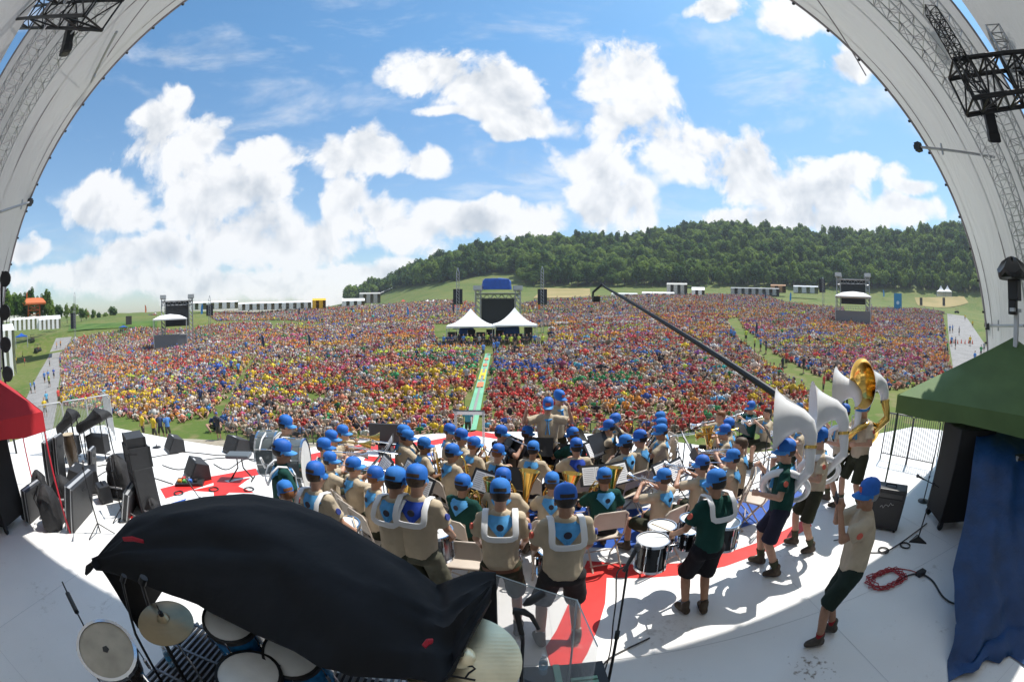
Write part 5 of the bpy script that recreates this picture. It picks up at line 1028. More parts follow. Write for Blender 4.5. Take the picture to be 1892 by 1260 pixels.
# ================================================================ far structures on the field
tent_w = mat('tent_white', (.80, .80, .79), .6, var=.03); tarp_b = mat('tarp_blue', (.012, .075, .36), .45, var=.15, scale=2, bump=.6, bscale=3); screen_m = mat('screen_black', (.012, .013, .016), .5); steel = mat('galvanised', (.48, .49, .50), .5, .4)
def gpos(px, py): return hit(px, py)
def pk_tent(px, wpx, eave, peak, base, label, group=None, dist=None, m=None, sides=False):
    g = gpos(px, base); d = math.hypot(g.x, g.y)
    if dist: g = atd(px, base, dist); d = dist
    hw = (atd(px + wpx / 2, base, d) - g).length; ze = atd(px, eave, d).z - g.z; zp = atd(px, peak, d).z - g.z; rz = -math.atan2(g.x, g.y)
    t = empty('canopy_tent', g, rz, label, 'tent', group); b = MB(); rows = []
    for k in range(7):
        u = k / 6; s = hw * (1 - u); z = ze + (zp - ze) * (u ** 2.0 * .75 + u * .25); rows.append([Vector((s * c, s * q, z)) for c, q in ((-1, -1), (0, -1), (1, -1), (1, 0), (1, 1), (0, 1), (-1, 1), (-1, 0))])
    b.ring_loft(rows, False, True); b.build('roof', m or tent_w, t)
    vh = max(.12, (zp - ze) * .12); b = MB(); b.ring_loft([[Vector((s * c, s * q, z + (0 if abs(c) == abs(q) else .35 * vh))) if i == 0 else Vector((s * c, s * q, z)) for c, q in ((-1, -1), (0, -1), (1, -1), (1, 0), (1, 1), (0, 1), (-1, 1), (-1, 0))] for i, (s, z) in enumerate(((hw * 1.005, ze - vh), (hw * 1.005, ze + .01)))], False, False); b.build('valance', m or tent_w, t)
    for c, q in ((-1, -1), (1, -1), (1, 1), (-1, 1)): MB().cyl((c * hw * .98, q * hw * .98, -.5), (c * hw * .98, q * hw * .98, ze), .05, seg=6).build('leg', steel, t)
    if sides:
        b = MB(); b.quad((-hw, hw, -.3), (hw, hw, -.3), (hw, hw, ze), (-hw, hw, ze)); b.quad((hw, -hw, -.3), (hw, hw, -.3), (hw, hw, ze), (hw, -hw, ze)); b.build('side_wall', m or tent_w, t)
    return t
pk_tent(870, 86, 601, 570, 640, 'peaked white canopy over the sound desk, beside its twin', 'sound desk canopies', 64); pk_tent(951, 80, 599, 568, 640, 'peaked white canopy over the blue-covered sound gear', 'sound desk canopies', 64)
def flight_case(p, size, rz, label, group, m=None, trim=True):
    t = empty('flight_case', p, rz, label, 'equipment case', group); b = MB(); b.box((0, 0, size[2] / 2), size); b.build('body', m or screen_m, t)
    x, y, z = (k / 2 for k in size); e = .025 + .01 * size[2]
    if trim or size[2] < 1:
        for sx in (-1, 1):
            for sy in (-1, 1): b = MB(); b.box((sx * x, sy * y, z), (e, e, size[2] * 1.01)); b.build('corner_trim', steel if trim else (m or screen_m), t)
    return t
for i in range(9):
    p = atd(836 + i * 17.5, 640, 63 + (i % 3) * .8); p.z = float(zt(p.x, p.y)); flight_case(p, (1.1, .9, random.uniform(1.0, 2.0)), random.uniform(-.2, .2), 'dark equipment rack under the sound desk canopies', 'racks at the sound desk')
def tarp_bundle(p, size, rz, label, m=None):
    t = empty('tarpaulin', p, rz, label, 'tarpaulin'); b = MB(); g = random.Random(len(label)); rings = []
    for k in range(7):
        u = k / 6; s = (1.02, 1.0, 1.0, .98, .95, .82, .3)[k]; z = size[2] * (0, .2, .4, .6, .8, .96, 1.02)[k]
        rings.append([Vector(((size[0] / 2) * s * max(-1, min(1, 1.35 * math.cos(a))) + g.uniform(-.03, .03) * size[0], size[1] / 2 * s * max(-1, min(1, 1.35 * math.sin(a))) + g.uniform(-.03, .03) * size[1], z + g.uniform(-.03, .03) * size[2])) for a in (j * math.pi / 8 for j in range(16))])
    b.ring_loft(rings); b.build('cover', m or tarp_b, t, True); return t
for px in (862, 930, 945):
    p = atd(px, 640, 65); p.z = float(zt(p.x, p.y)); tarp_bundle(p, (2.2, 1.6, 2.2), .1, 'blue tarpaulin draped over gear under the sound desk canopy %s' % {862: 'beside the twin', 930: 'in the blue-covered half', 945: 'next to the right leg'}[px])
def vtower(name, label, x0, x1, ytop, ybase, sy0, sy1, dist, canopy=None, deck=None):
    c = atd((x0 + x1) / 2, ybase, dist); gz = float(zt(c.x, c.y)); rz = -math.atan2(c.x, c.y); W = (atd(x1, ybase, dist) - atd(x0, ybase, dist)).length; top = atd((x0 + x1) / 2, ytop, dist).z - gz
    zz = lambda y: atd((x0 + x1) / 2, y, dist).z - gz
    t = empty(name, (c.x, c.y, gz), rz, label, 'video tower'); cw = W * .11
    for s in (-1, 1):
        for dy in (0, W * .45):
            b = MB(); o = Vector((s * (W / 2 - cw / 2), dy, 0))
            for i, j in ((1, 1), (1, -1), (-1, -1), (-1, 1)): b.tube([o + Vector((i * cw / 2, j * cw / 2, -1)), o + Vector((i * cw / 2, j * cw / 2, top))], .06, 5)
            n = int(top / cw)
            for k in range(n):
                z0, z1 = top * k / n, top * (k + 1) / n
                for (i, j), (i2, j2) in (((1, -1), (-1, -1)), ((1, 1), (1, -1)), ((-1, 1), (-1, -1)), ((1, 1), (-1, 1))): b.tube([o + Vector((i * cw / 2, j * cw / 2, z0)), o + Vector((i2 * cw / 2, j2 * cw / 2, z1))], .04, 4)
            b.build('truss_column', alu, t)
        b = MB(); b.box((s * (W / 2 - cw / 2), W * .2, top), (cw * 1.7, W * .6, cw * .9)); b.build('column_head', alu_d, t)
    b = MB(); zb = top - cw * 1.2
    for dy in (0, W * .45):
        for dz in (0, -cw * .9): b.tube([(-W / 2, dy, zb + dz), (W / 2, dy, zb + dz)], .07, 5)
        for k in range(12): b.tube([(-W / 2 + W * k / 12, dy, zb), (-W / 2 + W * (k + 1) / 12, dy, zb - cw * .9)] if k % 2 else [(-W / 2 + W * k / 12, dy, zb - cw * .9), (-W / 2 + W * (k + 1) / 12, dy, zb)], .045, 4)
    b.build('roof_truss', alu, t); MB().box((0, W * .22, zb + .12), (W * .96, W * .5, .1)).build('roof_deck', alu_d, t)
    z0, z1 = zz(sy1), zz(sy0); f = MB(); f.box((0, W * .2, (z0 + z1) / 2), (W * .74, .35, z1 - z0)); s = f.build('screen', screen_m, t)
    for k in range(6): b = MB(); x = -W * .33 + W * .13 * k; b.box((x, -.05, zb - cw * 1.25), (W * .035, .3, W * .06)); b.cyl((x, -.05, zb - cw * 1.2), (x, -.05, zb - cw * .7), .03, seg=5); b.build('spotlight', blk, t)
    if canopy:
        ze, zp, s = zz(canopy[1]), zz(canopy[0]), canopy[2]; b = MB(); h = W * .52; b.ring_loft([[Vector((h * k * cx + s * W, -W * .35 + h * .75 * k * cy, z)) for cx, cy in ((-1, -1), (1, -1), (1, 1), (-1, 1))] for k, z in ((1, ze - .25), (1, ze), (.6, ze + (zp - ze) * .7), (.05, zp))], False, True); b.build('canopy_roof', tent_w, t)
        for cx in (-1, 1):
            for cy in (-1, 1): MB().cyl((h * .97 * cx + s * W, -W * .35 + h * .72 * cy, -.5), (h * .97 * cx + s * W, -W * .35 + h * .72 * cy, ze), .07, seg=6).build('canopy_post', steel, t)
    if deck:
        zd = zz(deck); MB().box((canopy[2] * W, -W * .3, zd / 2 - .3), (W * 1.04, W * .7, zd + .6)).build('deck', mat('deck_grey', (.16, .16, .17), .7), t); b = MB(); yf = -W * .66
        for k in range(15): b.cyl((canopy[2] * W - W * .5 + W * k / 14, yf, zd), (canopy[2] * W - W * .5 + W * k / 14, yf, zd + 1.0), .03, seg=4)
        for z in (1.0, .5): b.cyl((canopy[2] * W - W * .5, yf, zd + z), (canopy[2] * W + W * .5, yf, zd + z), .035, seg=4)
        b.build('railing', steel, t)
    return t
vtower('video_tower', 'central black video screen on silver truss tower behind the white canopies', 878, 962, 532, 620, 552, 606, 84)
p = atd(918, 534, 87); tarp_bundle((p.x, p.y, p.z - .1), (5.4, 3.0, 2.1), .0, 'blue tarpaulin bundle on top of the central video tower')
vtower('video_tower', 'grey truss video tower by the green bank with low white canopy in front', 299, 357, 548, 622, 557, 603, 97, (580, 588, -.22), 617)
vtower('video_tower', 'grey truss video tower before the wood with white canopy over its deck', 1546, 1607, 508, 584, 514, 562, 107, (540, 549, 0), 575)
def mast(px, ytop, ybase, dist, sp, label, group='speaker masts'):
    g = atd(px, ybase, dist); g.z = float(zt(g.x, g.y)); zz = lambda y: atd(px, y, dist).z - g.z; w = .42; t = empty('speaker_mast', g, -math.atan2(g.x, g.y), label, 'speaker mast', group); top = zz(ytop); b = MB()
    for i, j in ((1, 1), (1, -1), (-1, -1), (-1, 1)): b.tube([(i * w / 2, j * w / 2, -1), (i * w / 2, j * w / 2, top - .8), (0, 0, top)], .045, 5)
    n = int(top / w / 1.3)
    for k in range(n):
        z0, z1 = (top - .8) * k / n, (top - .8) * (k + 1) / n
        for (i, j), (i2, j2) in (((1, -1), (-1, -1)), ((1, 1), (1, -1)), ((-1, 1), (-1, -1)), ((1, 1), (-1, 1))): b.tube([(i * w / 2, j * w / 2, z0), (i2 * w / 2, j2 * w / 2, z1)], .03, 4)
    b.build('lattice_mast', alu, t)
    z0, z1 = zz(sp[1]), zz(sp[0]); n = 6; sa = MB()
    for k in range(n): zc = z0 + (z1 - z0) * (k + .5) / n; sa.box((sp[2], .5, zc), (1.5, .7, (z1 - z0) / n * .93), Matrix.Rotation(R(2.5 * (k - n)), 3, 'X'))
    sa.build('speaker_array', screen_m, t); b = MB(); b.tube([(0, 0, z1 + .2), (sp[2], .5, z1 + .2)], .06, 5); b.tube([(sp[2], .5, z1 + .2), (sp[2], .5, z1)], .05, 5); b.build('hanger', alu_d, t); return t
mast(846, 495, 606, 72, (534, 562, .0), 'tall lattice mast with black speaker array beside the peaked canopies'); mast(1002, 492, 606, 72, (534, 562, .0), 'tall lattice mast with black speaker array beside the hay field')
mast(388, 546, 612, 92, (563, 583, .0), 'lattice mast with black speakers beside the low white canopy tower'); mast(1521, 512, 578, 104, (515, 540, -.2), 'lattice mast with black speakers before the wood')
mast(138, 540, 600, 112, (578, 607, -.4), 'thin dark mast with black speakers at the green bank')
def flag(px, ytop, ybase, col, cname, lean=.08, where='among the crowd'):
    g = gpos(px, ybase); d = math.hypot(g.x, g.y); h = max(2.2, atd(px, ytop, d).z - g.z); t = empty('feather_flag', g, -math.atan2(g.x, g.y), f'{cname} feather flag standing {where}', 'flag', 'feather flags'); b = MB(); b.tube([(0, 0, -.2), (0, 0, h * .6), (lean * h, 0, h)], .03, 5); b.build('pole', steel, t)
    w = h * .17; rows = [[(lean * h * max(0, u - .6) / .4 + 0.03, 0, h * u), (lean * h * max(0, u - .6) / .4 + w * k + .03, .06 * math.sin(u * 6), h * u * 1.0)] for u, k in ((.22, .75), (.35, 1), (.5, 1), (.65, .98), (.8, .85), (.92, .55), (1.0, .1))]; b = MB(); b.sheet(rows); b.sheet([[(q[0], q[1] + .015, q[2]) for q in reversed(r)] for r in rows]); b.build('banner', mat('flag_' + cname.replace(' ', '_'), col, .7), t); return t
OR, BL, NV = (.70, .16, .04), (.03, .24, .62), (.03, .04, .10)
for px, a, c, col, nm, wh in [(1333, 542, 562, OR, 'orange', 'near the hay field edge'), (1459, 540, 560, BL, 'blue', 'on the slope by the wood'), (1632, 535, 553, BL, 'blue', 'beside the right video tower'), (371, 561, 586, BL, 'blue', 'beside the left video tower'), (268, 563, 582, OR, 'orange', 'at the top of the green bank'), (162, 573, 590, OR, 'orange', 'behind the green bank'), (752, 566, 587, BL, 'blue', 'among the far crowd'), (667, 570, 588, OR, 'orange', 'among the far crowd'), (994, 553, 578, OR, 'orange', 'beside the right speaker mast'), (458, 560, 580, NV, 'navy', 'at the far aisle'), (551, 568, 585, NV, 'navy', 'among the far crowd'), (484, 618, 648, NV, 'navy', 'in the left grass aisle'), (836, 560, 580, NV, 'navy', 'beside the left speaker mast'), (570, 630, 645, NV, 'navy', 'in the crowd'), (1395, 600, 622, NV, 'navy', 'at the right aisle'), (1413, 538, 556, NV, 'navy', 'on the slope by the wood')]:
    flag(px, a, c, col, nm, .08 if px % 2 else -.03, wh)
def marquee(px0, px1, yr, ye, yb, dist, label, depth=8, m=None, bays=0, group=None):
    a = atd(px0, yb, dist); c = atd(px1, yb, dist); a.z = c.z = (a.z + c.z) / 2; mid = (a + c) / 2; L = (c - a).length; rz = math.atan2(c.y - a.y, c.x - a.x); t = empty('marquee', mid, rz, label, 'marquee', group); pm = (px0 + px1) / 2; ze = atd(pm, ye, dist).z - mid.z; zr = atd(pm, yr, dist).z - mid.z
    b = MB(); x = L / 2; b.add([(-x, 0, ze), (x, 0, ze), (x, depth / 2, zr), (-x, depth / 2, zr), (-x, depth, ze), (x, depth, ze)], [(0, 1, 2, 3), (3, 2, 5, 4), (0, 3, 4), (1, 5, 2)]); b.build('roof', m or tent_w, t); w_ = MB()
    w_.add([(-x, depth, -1), (x, depth, -1), (x, depth, ze), (-x, depth, ze), (-x, 0, -1), (-x, 0, ze), (x, 0, -1), (x, 0, ze)], [(0, 1, 2, 3), (4, 0, 3, 5), (1, 6, 7, 2)]); n = max(2, bays or int(L / 3)); bw = L / n
    for k in range(n): w_.add([(-x + bw * k, 0, -1), (-x + bw * (k + .55), 0, -1), (-x + bw * (k + .55), 0, ze), (-x + bw * k, 0, ze)], [(0, 1, 2, 3)])
    w_.build('wall', m or tent_w, t); return t
marquee(18, 76, 586, 590, 601, 118, 'long white marquee with open doorways below the orange tower', 7, None, 7); marquee(72, 112, 583, 590, 600, 116, 'white marquee with higher roof joined to the long one', 7, None, 5)
marquee(-40, 30, 600, 612, 676, 46, 'large white marquee at the left edge of the field', 8, None, 6)
marquee(352, 440, 556, 559, 566, 178, 'long white marquee on the far ridge behind the left video tower', 8); marquee(440, 575, 557, 560, 567, 182, 'longest white marquee on the far ridge', 8); marquee(632, 674, 551, 556, 562, 186, 'short white marquee beside the far barn', 8)
marquee(664, 703, 540, 543, 556, 215, 'grey open barn at the end of the meadow', 8, mat('barn_grey', (.40, .39, .36), .7)); marquee(1232, 1270, 522, 526, 545, 200, 'grey open shed behind the far crowd', 7, mat('barn_grey', (.40, .39, .36), .7)); marquee(1130, 1178, 541, 543, 548, 190, 'white marquee behind the crane arm', 6); marquee(1186, 1246, 539, 542, 547, 192, 'white marquee beside the grey shed', 6)
marquee(1350, 1440, 531, 533, 541, 215, 'low grey building along the wood edge', 7, mat('shed_grey', (.33, .34, .35), .6)); marquee(1466, 1512, 527, 530, 537, 205, 'grey polytunnel by the wood', 7, mat('shed_pale', (.45, .47, .5), .5)); marquee(1424, 1452, 525, 528, 536, 220, 'brown timber shed by the wood', 7, mat('timber_shed', (.32, .17, .08), .8))
marquee(577, 602, 551, 555, 566, 174, 'bright yellow box tent on the far ridge', 6, mat('yellow_canvas', (.78, .42, .01), .6)); marquee(1278, 1302, 530, 536, 546, 195, 'small white dome-like tent at the hay field', 6)
for px in (1739, 1751): pk_tent(px, 16, 539, 527, 546, 'small peaked white tent by the wood, one of a pair', 'pair of far peaked tents', 190, None, True)
for px, c, nm in ((745, (.55, .05, .05), 'red'), (790, (.8, .8, .8), 'white'), (801, (.8, .8, .8), 'white'), (823, (.8, .8, .8), 'white')): pk_tent(px, 10, 557, 553, 562, f'small {nm} parasol tent on the meadow', 'meadow parasols', 180, mat('parasol_' + nm, c, .7))
pk_tent(40, 22, 621, 615, 634, 'small blue canopy beside the large white marquee', None, 62, tarp_b); pk_tent(228, 16, 604, 601, 612, 'low blue and white sunshade at the edge of the crowd', None, None, tarp_b)
def orange_tower():
    g = atd(63, 600, 140); zz = lambda y: atd(63, y, 140).z - g.z; om = mat('orange_steel', (.55, .13, .03), .6); t = empty('orange_tower', g, -math.atan2(g.x, g.y), 'orange wooden climbing tower with wide platform roof behind the white marquee', 'tower'); top = zz(563)
    for i in (-1, 1):
        for j in (-1, 1): MB().tube([(i * 2.2, j * 2.2, -1), (i * 2.0, j * 2.0, top)], .22, 6).build('post', om, t)
    b = MB(); b.ring_loft([[Vector((4.2 * k * c, 3.4 * k * q, z)) for c, q in ((-1, -1), (1, -1), (1, 1), (-1, 1))] for k, z in ((1, top), (1, top + .4), (.75, zz(553)), (.5, zz(551)))]); b.build('roof', om, t); b = MB()
    for z in (top * .35, top * .7): b.tube([(-2.1, -2.1, z), (2.1, -2.1, z + top * .25)], .12, 5); b.tube([(2.1, -2.1, z), (-2.1, -2.1, z + top * .25)], .12, 5); b.tube([(-2.1, -2.1, z), (2.1, -2.1, z)], .14, 5)
    b.build('bracing', om, t); MB().box((-2.6, -1, zz(550)), (.3, .3, 3)).build('chimney_post', om, t)
orange_tower()
def banner_stand(px, w_, y0, y1, label):
    g = gpos(px, y1); d = math.hypot(g.x, g.y); h = atd(px, y0, d).z - g.z; w = (atd(px + w_, y1, d) - g).length; t = empty('banner_stand', g, -math.atan2(g.x, g.y), label, 'banner'); MB().box((0, 0, h / 2), (w, .2, h)).build('panel', mat('banner_blue', (.02, .22, .42), .6), t); b = MB(); b.lathe([(w * .2, 0), (.01, .01)], (0, -.12, h * .45), (0, -1, 0), 12); b.build('round_mark', mat('banner_pale', (.45, .6, .7), .6), t); MB().tube([(-w / 2, .1, -.3), (-w / 2, .1, h), (w / 2, .1, h), (w / 2, .1, -.3)], .06, 5).build('frame', steel, t)
banner_stand(1659, 14, 542, 574, 'tall blue banner panel with pale round mark beside the right video tower')
for px, y0, y1 in ((1702, 550, 562), (1744, 550, 562), (238, 584, 598)):
    g = gpos(px, y1 + 3); d = math.hypot(g.x, g.y); flight_case(g, (2.0, 1.5, max(1.5, atd(px, y0, d).z - g.z)), -math.atan2(g.x, g.y), {1702: 'dark box speaker on the hay field near the peaked tents', 1744: 'dark box speaker by the right gravel road end', 238: 'dark box on the green bank'}[px], 'dark boxes in the field', mat('dark_brown_box', (.06, .05, .04), .8), False)
def cart(px, py, label, rz):
    g = gpos(px, py); t = empty('utility_cart', g, rz, label, 'utility cart'); bm_ = mat('cart_body', (.03, .035, .03), .5)
    b = MB(); b.box((0, 0, .55), (1.3, 2.4, .4)); b.box((0, .7, .85), (1.2, .8, .3)); b.box((0, -.8, .85), (1.25, .8, .25)); bevel(b.build('body', bm_, t), .08); MB().box((0, 0, 1.85), (1.3, 1.6, .07)).build('roof', bm_, t); MB().box((0, -.2, .95), (1.1, .5, .35)).build('seat', mat('cart_seat', (.2, .05, .02), .7), t)
    for x in (-.6, .6):
        for y in (-.75, .75): MB().cyl((x, y, .8), (x * .95, y * .9, 1.85), .03, seg=5).build('roof_post', bm_, t)
        for y in (-.85, .85): w_ = MB(); w_.lathe([(.1, -.12), (.3, -.12), (.33, 0), (.3, .12), (.1, .12)], (x, y, .33), (1, 0, 0), 12); w_.build('wheel', mat('tyre', (.02, .02, .02), .8), t)
cart(70, 652, 'dark utility cart parked beside the left gravel road', .3); cart(1768, 579, 'dark utility cart on the far end of the right gravel road', .1); cart(60, 632, 'dark utility cart parked near the small blue canopy', 1.2)
for k in range(8):
    g = gpos(1749 + k * 6.8, 635 + (k % 2)); t = empty('traffic_cone', g, 0, 'orange traffic cone in the row across the right gravel road', 'traffic cone', 'traffic cones across the road'); MB().lathe([(.17, .02), (.15, .04), (.04, .7), (.02, .72)], (0, 0, .05), (0, 0, 1), 10).build('cone', mat('cone_orange', (.75, .10, .04), .6), t); MB().box((0, 0, .04), (.4, .4, .06)).build('base', mat('cone_base', (.05, .03, .03), .8), t)
g = gpos(282, 812)
# green runner down the middle of the crowd
def runner():
    L0, R0, L1, R1 = gpos(853, 800), gpos(880, 797), gpos(897, 655), gpos(907, 655); t = empty('ground_banner', (L0 + R0) / 2, 0, 'long green banner with orange and yellow letters laid on the grass aisle', 'banner'); o = (L0 + R0) / 2
    def strip(u0, u1, a, b_, m, nm, lift):
        rows = []
        for k in range(9):
            u = u0 + (u1 - u0) * k / 8; l, r = L0.lerp(L1, u), R0.lerp(R1, u); rows.append([(q.x - o.x, q.y - o.y, float(zt(q.x, q.y)) + lift - o.z) for q in (l.lerp(r, a + (b_ - a) * j / 4) for j in range(5))])
        MB().sheet(rows).build(nm, m, t)
    gm = mat('banner_green', (.16, .42, .26), .7, var=.15, scale=.5); strip(0, 1, 0, 1, gm, 'cloth', .10); strip(0, 1, .38, .62, mat('banner_grey', (.25, .25, .24), .8), 'centre_stripe', .14)
    ym, om = mat('banner_yellow', (.7, .5, .03), .7), mat('banner_orange', (.65, .2, .08), .7)
    for u0, u1, a, b_, m in ((.50, .66, .12, .32, ym), (.50, .66, .66, .86, ym), (.56, .60, .32, .66, ym), (.40, .46, .15, .85, om), (.72, .76, .2, .8, om), (.84, .88, .2, .8, om)): strip(u0, u1, a, b_, m, 'letter', .18)
runner()
# camera crane over the crowd
def crane():
    piv = atd(1452, 741, 19.0); tip = atd(1118, 531, 33.0); base = Vector((piv.x, piv.y, float(zt(piv.x, piv.y)))); t = empty('camera_crane', base, 0, 'long black camera crane arm reaching up over the crowd', 'camera crane'); d = (tip - piv).normalized(); back = piv - d * 3.2; o = base
    b = MB(); b.tube([back - o, piv - o, piv.lerp(tip, .5) - o, tip - o], [.16, .17, .13, .08], 8); b.build('arm', blk, t, True)
    b = MB(); u = Vector((0, 0, .35)); b.tube([back - o, piv - o + u, tip - o + u * .2], .012, 4); b.build('stay_cable', blk, t); b = MB(); b.tube([tip - o, tip - o + d * .5 + Vector((0, 0, .1)), atd(1096, 540, 33.5) - o, atd(1095, 553, 33.6) - o], [.08, .1, .09, .08], 7); b.build('remote_head', blk, t, True); b = MB(); b.box(atd(1101, 553, 33.4) - o, (.5, .7, .4)); b.box(atd(1101, 553, 33.0) - o, (.2, .4, .2)); b.build('camera', blk, t)
    b = MB(); b.tube([(0, 0, .1), (0, 0, piv.z - o.z)], [.16, .12], 8)
    for a in (90, 210, 330): b.tube([(0, 0, 1.2), (math.cos(R(a)) * 1.2, math.sin(R(a)) * 1.2, .05)], .06, 6)
    b.build('pedestal', blk, t); MB().box(back - o, (.5, .4, .5)).build('counterweight', blk, t)
crane()
# ================================================================ things on the stage
plast = mat('dark_plastic', (.022, .023, .026), .5, var=.15, scale=10); grille = mat('speaker_grille', (.035, .035, .037), .7, var=.2, scale=80, bump=.4, bscale=300); bagm = mat('nylon_black', (.016, .016, .018), .7, var=.2, scale=12, bump=.8, bscale=14)
def cable(name, pts, r, m, label, group=None, z=.012):
    P_ = [Vector(p) for p in pts]; D = []
    for i in range(len(P_) - 1):
        a, b_, c, d = P_[max(i - 1, 0)], P_[i], P_[i + 1], P_[min(i + 2, len(P_) - 1)]
        for k in range(8): u = k / 8; D.append(.5 * ((2 * b_) + (c - a) * u + (2 * a - 5 * b_ + 4 * c - d) * u * u + (3 * b_ - a - 3 * c + d) * u ** 3))
    D.append(P_[-1]); o = MB().tube(D, r, 6).build(name, m, None, True); o['label'] = label; o['category'] = 'cable'
    if group: o['group'] = group
    return o
cab_b = mat('cable_black', (.015, .015, .016), .5); cab_r = mat('cable_red', (.38, .03, .04), .5)
def fl(px, py, z=.0): return onz(px, py, z)
def wedge(px, py, rz, s, label):
    p = fl(px, py); t = empty('floor_monitor', p, rz, label, 'floor monitor', 'floor monitors'); w, d, h = .62 * s, .48 * s, .40 * s
    prof = [(-d / 2, .0), (d / 2, 0), (d / 2, h * .18), (d * .08, h), (-d / 2, h * .78)]; b = MB(); n = 5; b.add([(-w / 2, y, z) for y, z in prof] + [(w / 2, y, z) for y, z in prof], [tuple(range(n)), tuple(range(2 * n - 1, n - 1, -1))] + [((i + 1) % n, i, i + n, (i + 1) % n + n) for i in range(n)]); bevel(b.build('cabinet', plast, t), .015)
    a, c = Vector((0, d / 2, h * .18)), Vector((0, d * .08, h)); nrm = Vector((0, (c - a).z, -(c - a).y)).normalized(); g = MB(); e = .04; u = (c - a)
    g.add([Vector((sx * (w / 2 - e), 0, 0)) + a + u * k + nrm * .006 for k in (.06, .94) for sx in (-1, 1)], [(0, 1, 3, 2)]); g.build('grille', grille, t); MB().box((0, d * .0, h * .95), (.16 * s, .03, .03)).build('label_plate', mat('label_white', (.6, .6, .62), .6), t); return t
wedge(323, 832, 2.6, .95, 'black wedge floor monitor beside the round-based microphone stand'); wedge(437, 836, 2.7, 1.0, 'dark wedge floor monitor at the stage edge near the bass drums'); wedge(365, 882, 2.55, 1.0, 'black wedge floor monitor behind the pedal board'); wedge(480, 831, 2.7, .9, 'low wedge floor monitor half hidden by the bass drum'); wedge(142, 890, 2.2, .9, 'grey wedge monitor standing among the instrument cases')
def screen_box():
    p = fl(713, 835); p = atd(713, 822, math.hypot(p.x, p.y)); p.z = 0; t = empty('confidence_monitor', p, 0, 'black confidence screen facing the stage front', 'monitor'); MB().box((0, 0, .42), (.75, .08, .5)).build('panel', screen_m, t); b = MB(); b.box((0, 0, .1), (.3, .3, .2)); b.build('foot', blk, t)
screen_box()
def lectern():
    p = atd(867, 762, 8.9); top = p.z; t = empty('lectern', (p.x, p.y, 0), 0, 'clear lectern with slanted grey top at the stage front', 'lectern'); cl = mat('acrylic_frost', (.7, .72, .74), .25, alpha=.55); rm = Matrix.Rotation(R(-22), 3, 'X')
    MB().box((0, 0, top), (.62, .42, .03), rm).build('top', mat('lectern_grey', (.13, .15, .17), .35), t)
    for s in (-1, 1): b = MB(); b.box((s * .28, .02, top / 2), (.05, .08, top)); b.build('leg', cl, t)
    MB().box((0, .02, .02), (.7, .45, .04)).build('base', cl, t)
    MB().tube([(-.1, .1, top + .05), (-.1, .05, top + .35)], .006, 6).build('gooseneck_microphone', blk, t)
lectern()
def mic_stand(px, py, mz, label, base='round', boom=None, bx=None, group='microphone stands', mic=True, foot=None):
    top = onz(px, py, mz); p = foot or Vector((top.x, top.y, 0)); p.z = 0; t = empty('microphone_stand', p, 0, label, 'microphone stand', group); l = top - p
    if base == 'round': MB().lathe([(.13, 0), (.13, .012), (.03, .03), (.012, .05)], (0, 0, 0), (0, 0, 1), 18).build('base', blk, t, True)
    elif base == 'tri': MB().lathe([(.2, 0), (.19, .02), (.03, .06)], (0, 0, 0), (0, 0, 1), 3).build('base', blk, t)
    else:
        for a in (30, 150, 270): MB().tube([(0, 0, .18), (math.cos(R(a)) * .3, math.sin(R(a)) * .3, .012)], .011, 6).build('leg', blk, t)
    st = Vector((0, 0, mz)) if not boom else Vector((0, 0, mz - boom[2])); b = MB(); b.tube([(0, 0, .02), st * .55], .013, 8); b.tube([st * .55, st], .009, 8); b.tube([st * .53, st * .58], .02, 8); b.build('pole', blk, t, True); e = st
    if boom: e = st + Vector(boom); c = MB(); c.tube([st - Vector(boom) * .5, e], .008, 7); c.tube([st - Vector((0, 0, .03)), st + Vector((0, 0, .03))], .02, 8); c.build('boom', blk, t)
    if mic:
        d = (Vector(boom).normalized() if boom else Vector((.25, .2, .35)).normalized()); m = MB(); m.tube([e - d * .06, e + d * .10, e + d * .11], [.012, .017, .017], 10); m.build('microphone', plast, t, True); m = MB(); m.ell(e + d * .135, (.027, .027, .029), 12, 8); m.build('grille_ball', mat('mic_grille', (.12, .12, .13), .4, .5), t, True)
    return t
t = mic_stand(1160, 1042, 1.52, 'tall black microphone stand with handheld microphone before the tenor drums', 'tripod', None, None); cable('microphone_cable', [onz(1160, 1042, 1.5) + Vector((-.02, -.02, 0)), onz(1140, 1060, 1.36), onz(1138, 1110, 1.0), onz(1133, 1150, .8), onz(1128, 1200, .45), Vector((.75, 2.6, .02)), Vector((.95, 2.2, .012))], .006, cab_b, 'black cable hanging from the microphone before the tenor drums')
mic_stand(238, 838, 1.1, 'bare black microphone stand near the covered keyboard', 'round', (.18, .05, .02), mic=False); mic_stand(288, 818, .12, 'low round-based stand at the stage front', 'round', mic=False); mic_stand(366, 905, .6, 'short black boom stand behind the black cover', 'tripod', (-.25, .1, .15))
foot = fl(1695, 998); mic_stand(1712, 862, 1.05, 'black boom microphone stand on a triangular base by the speaker stack', 'tri', (-.34, .05, .14), foot=foot); foot = fl(1706, 926); mic_stand(1712, 862, .85, 'slim microphone stand on a round base by the speaker stack', 'round', mic=False, foot=foot)
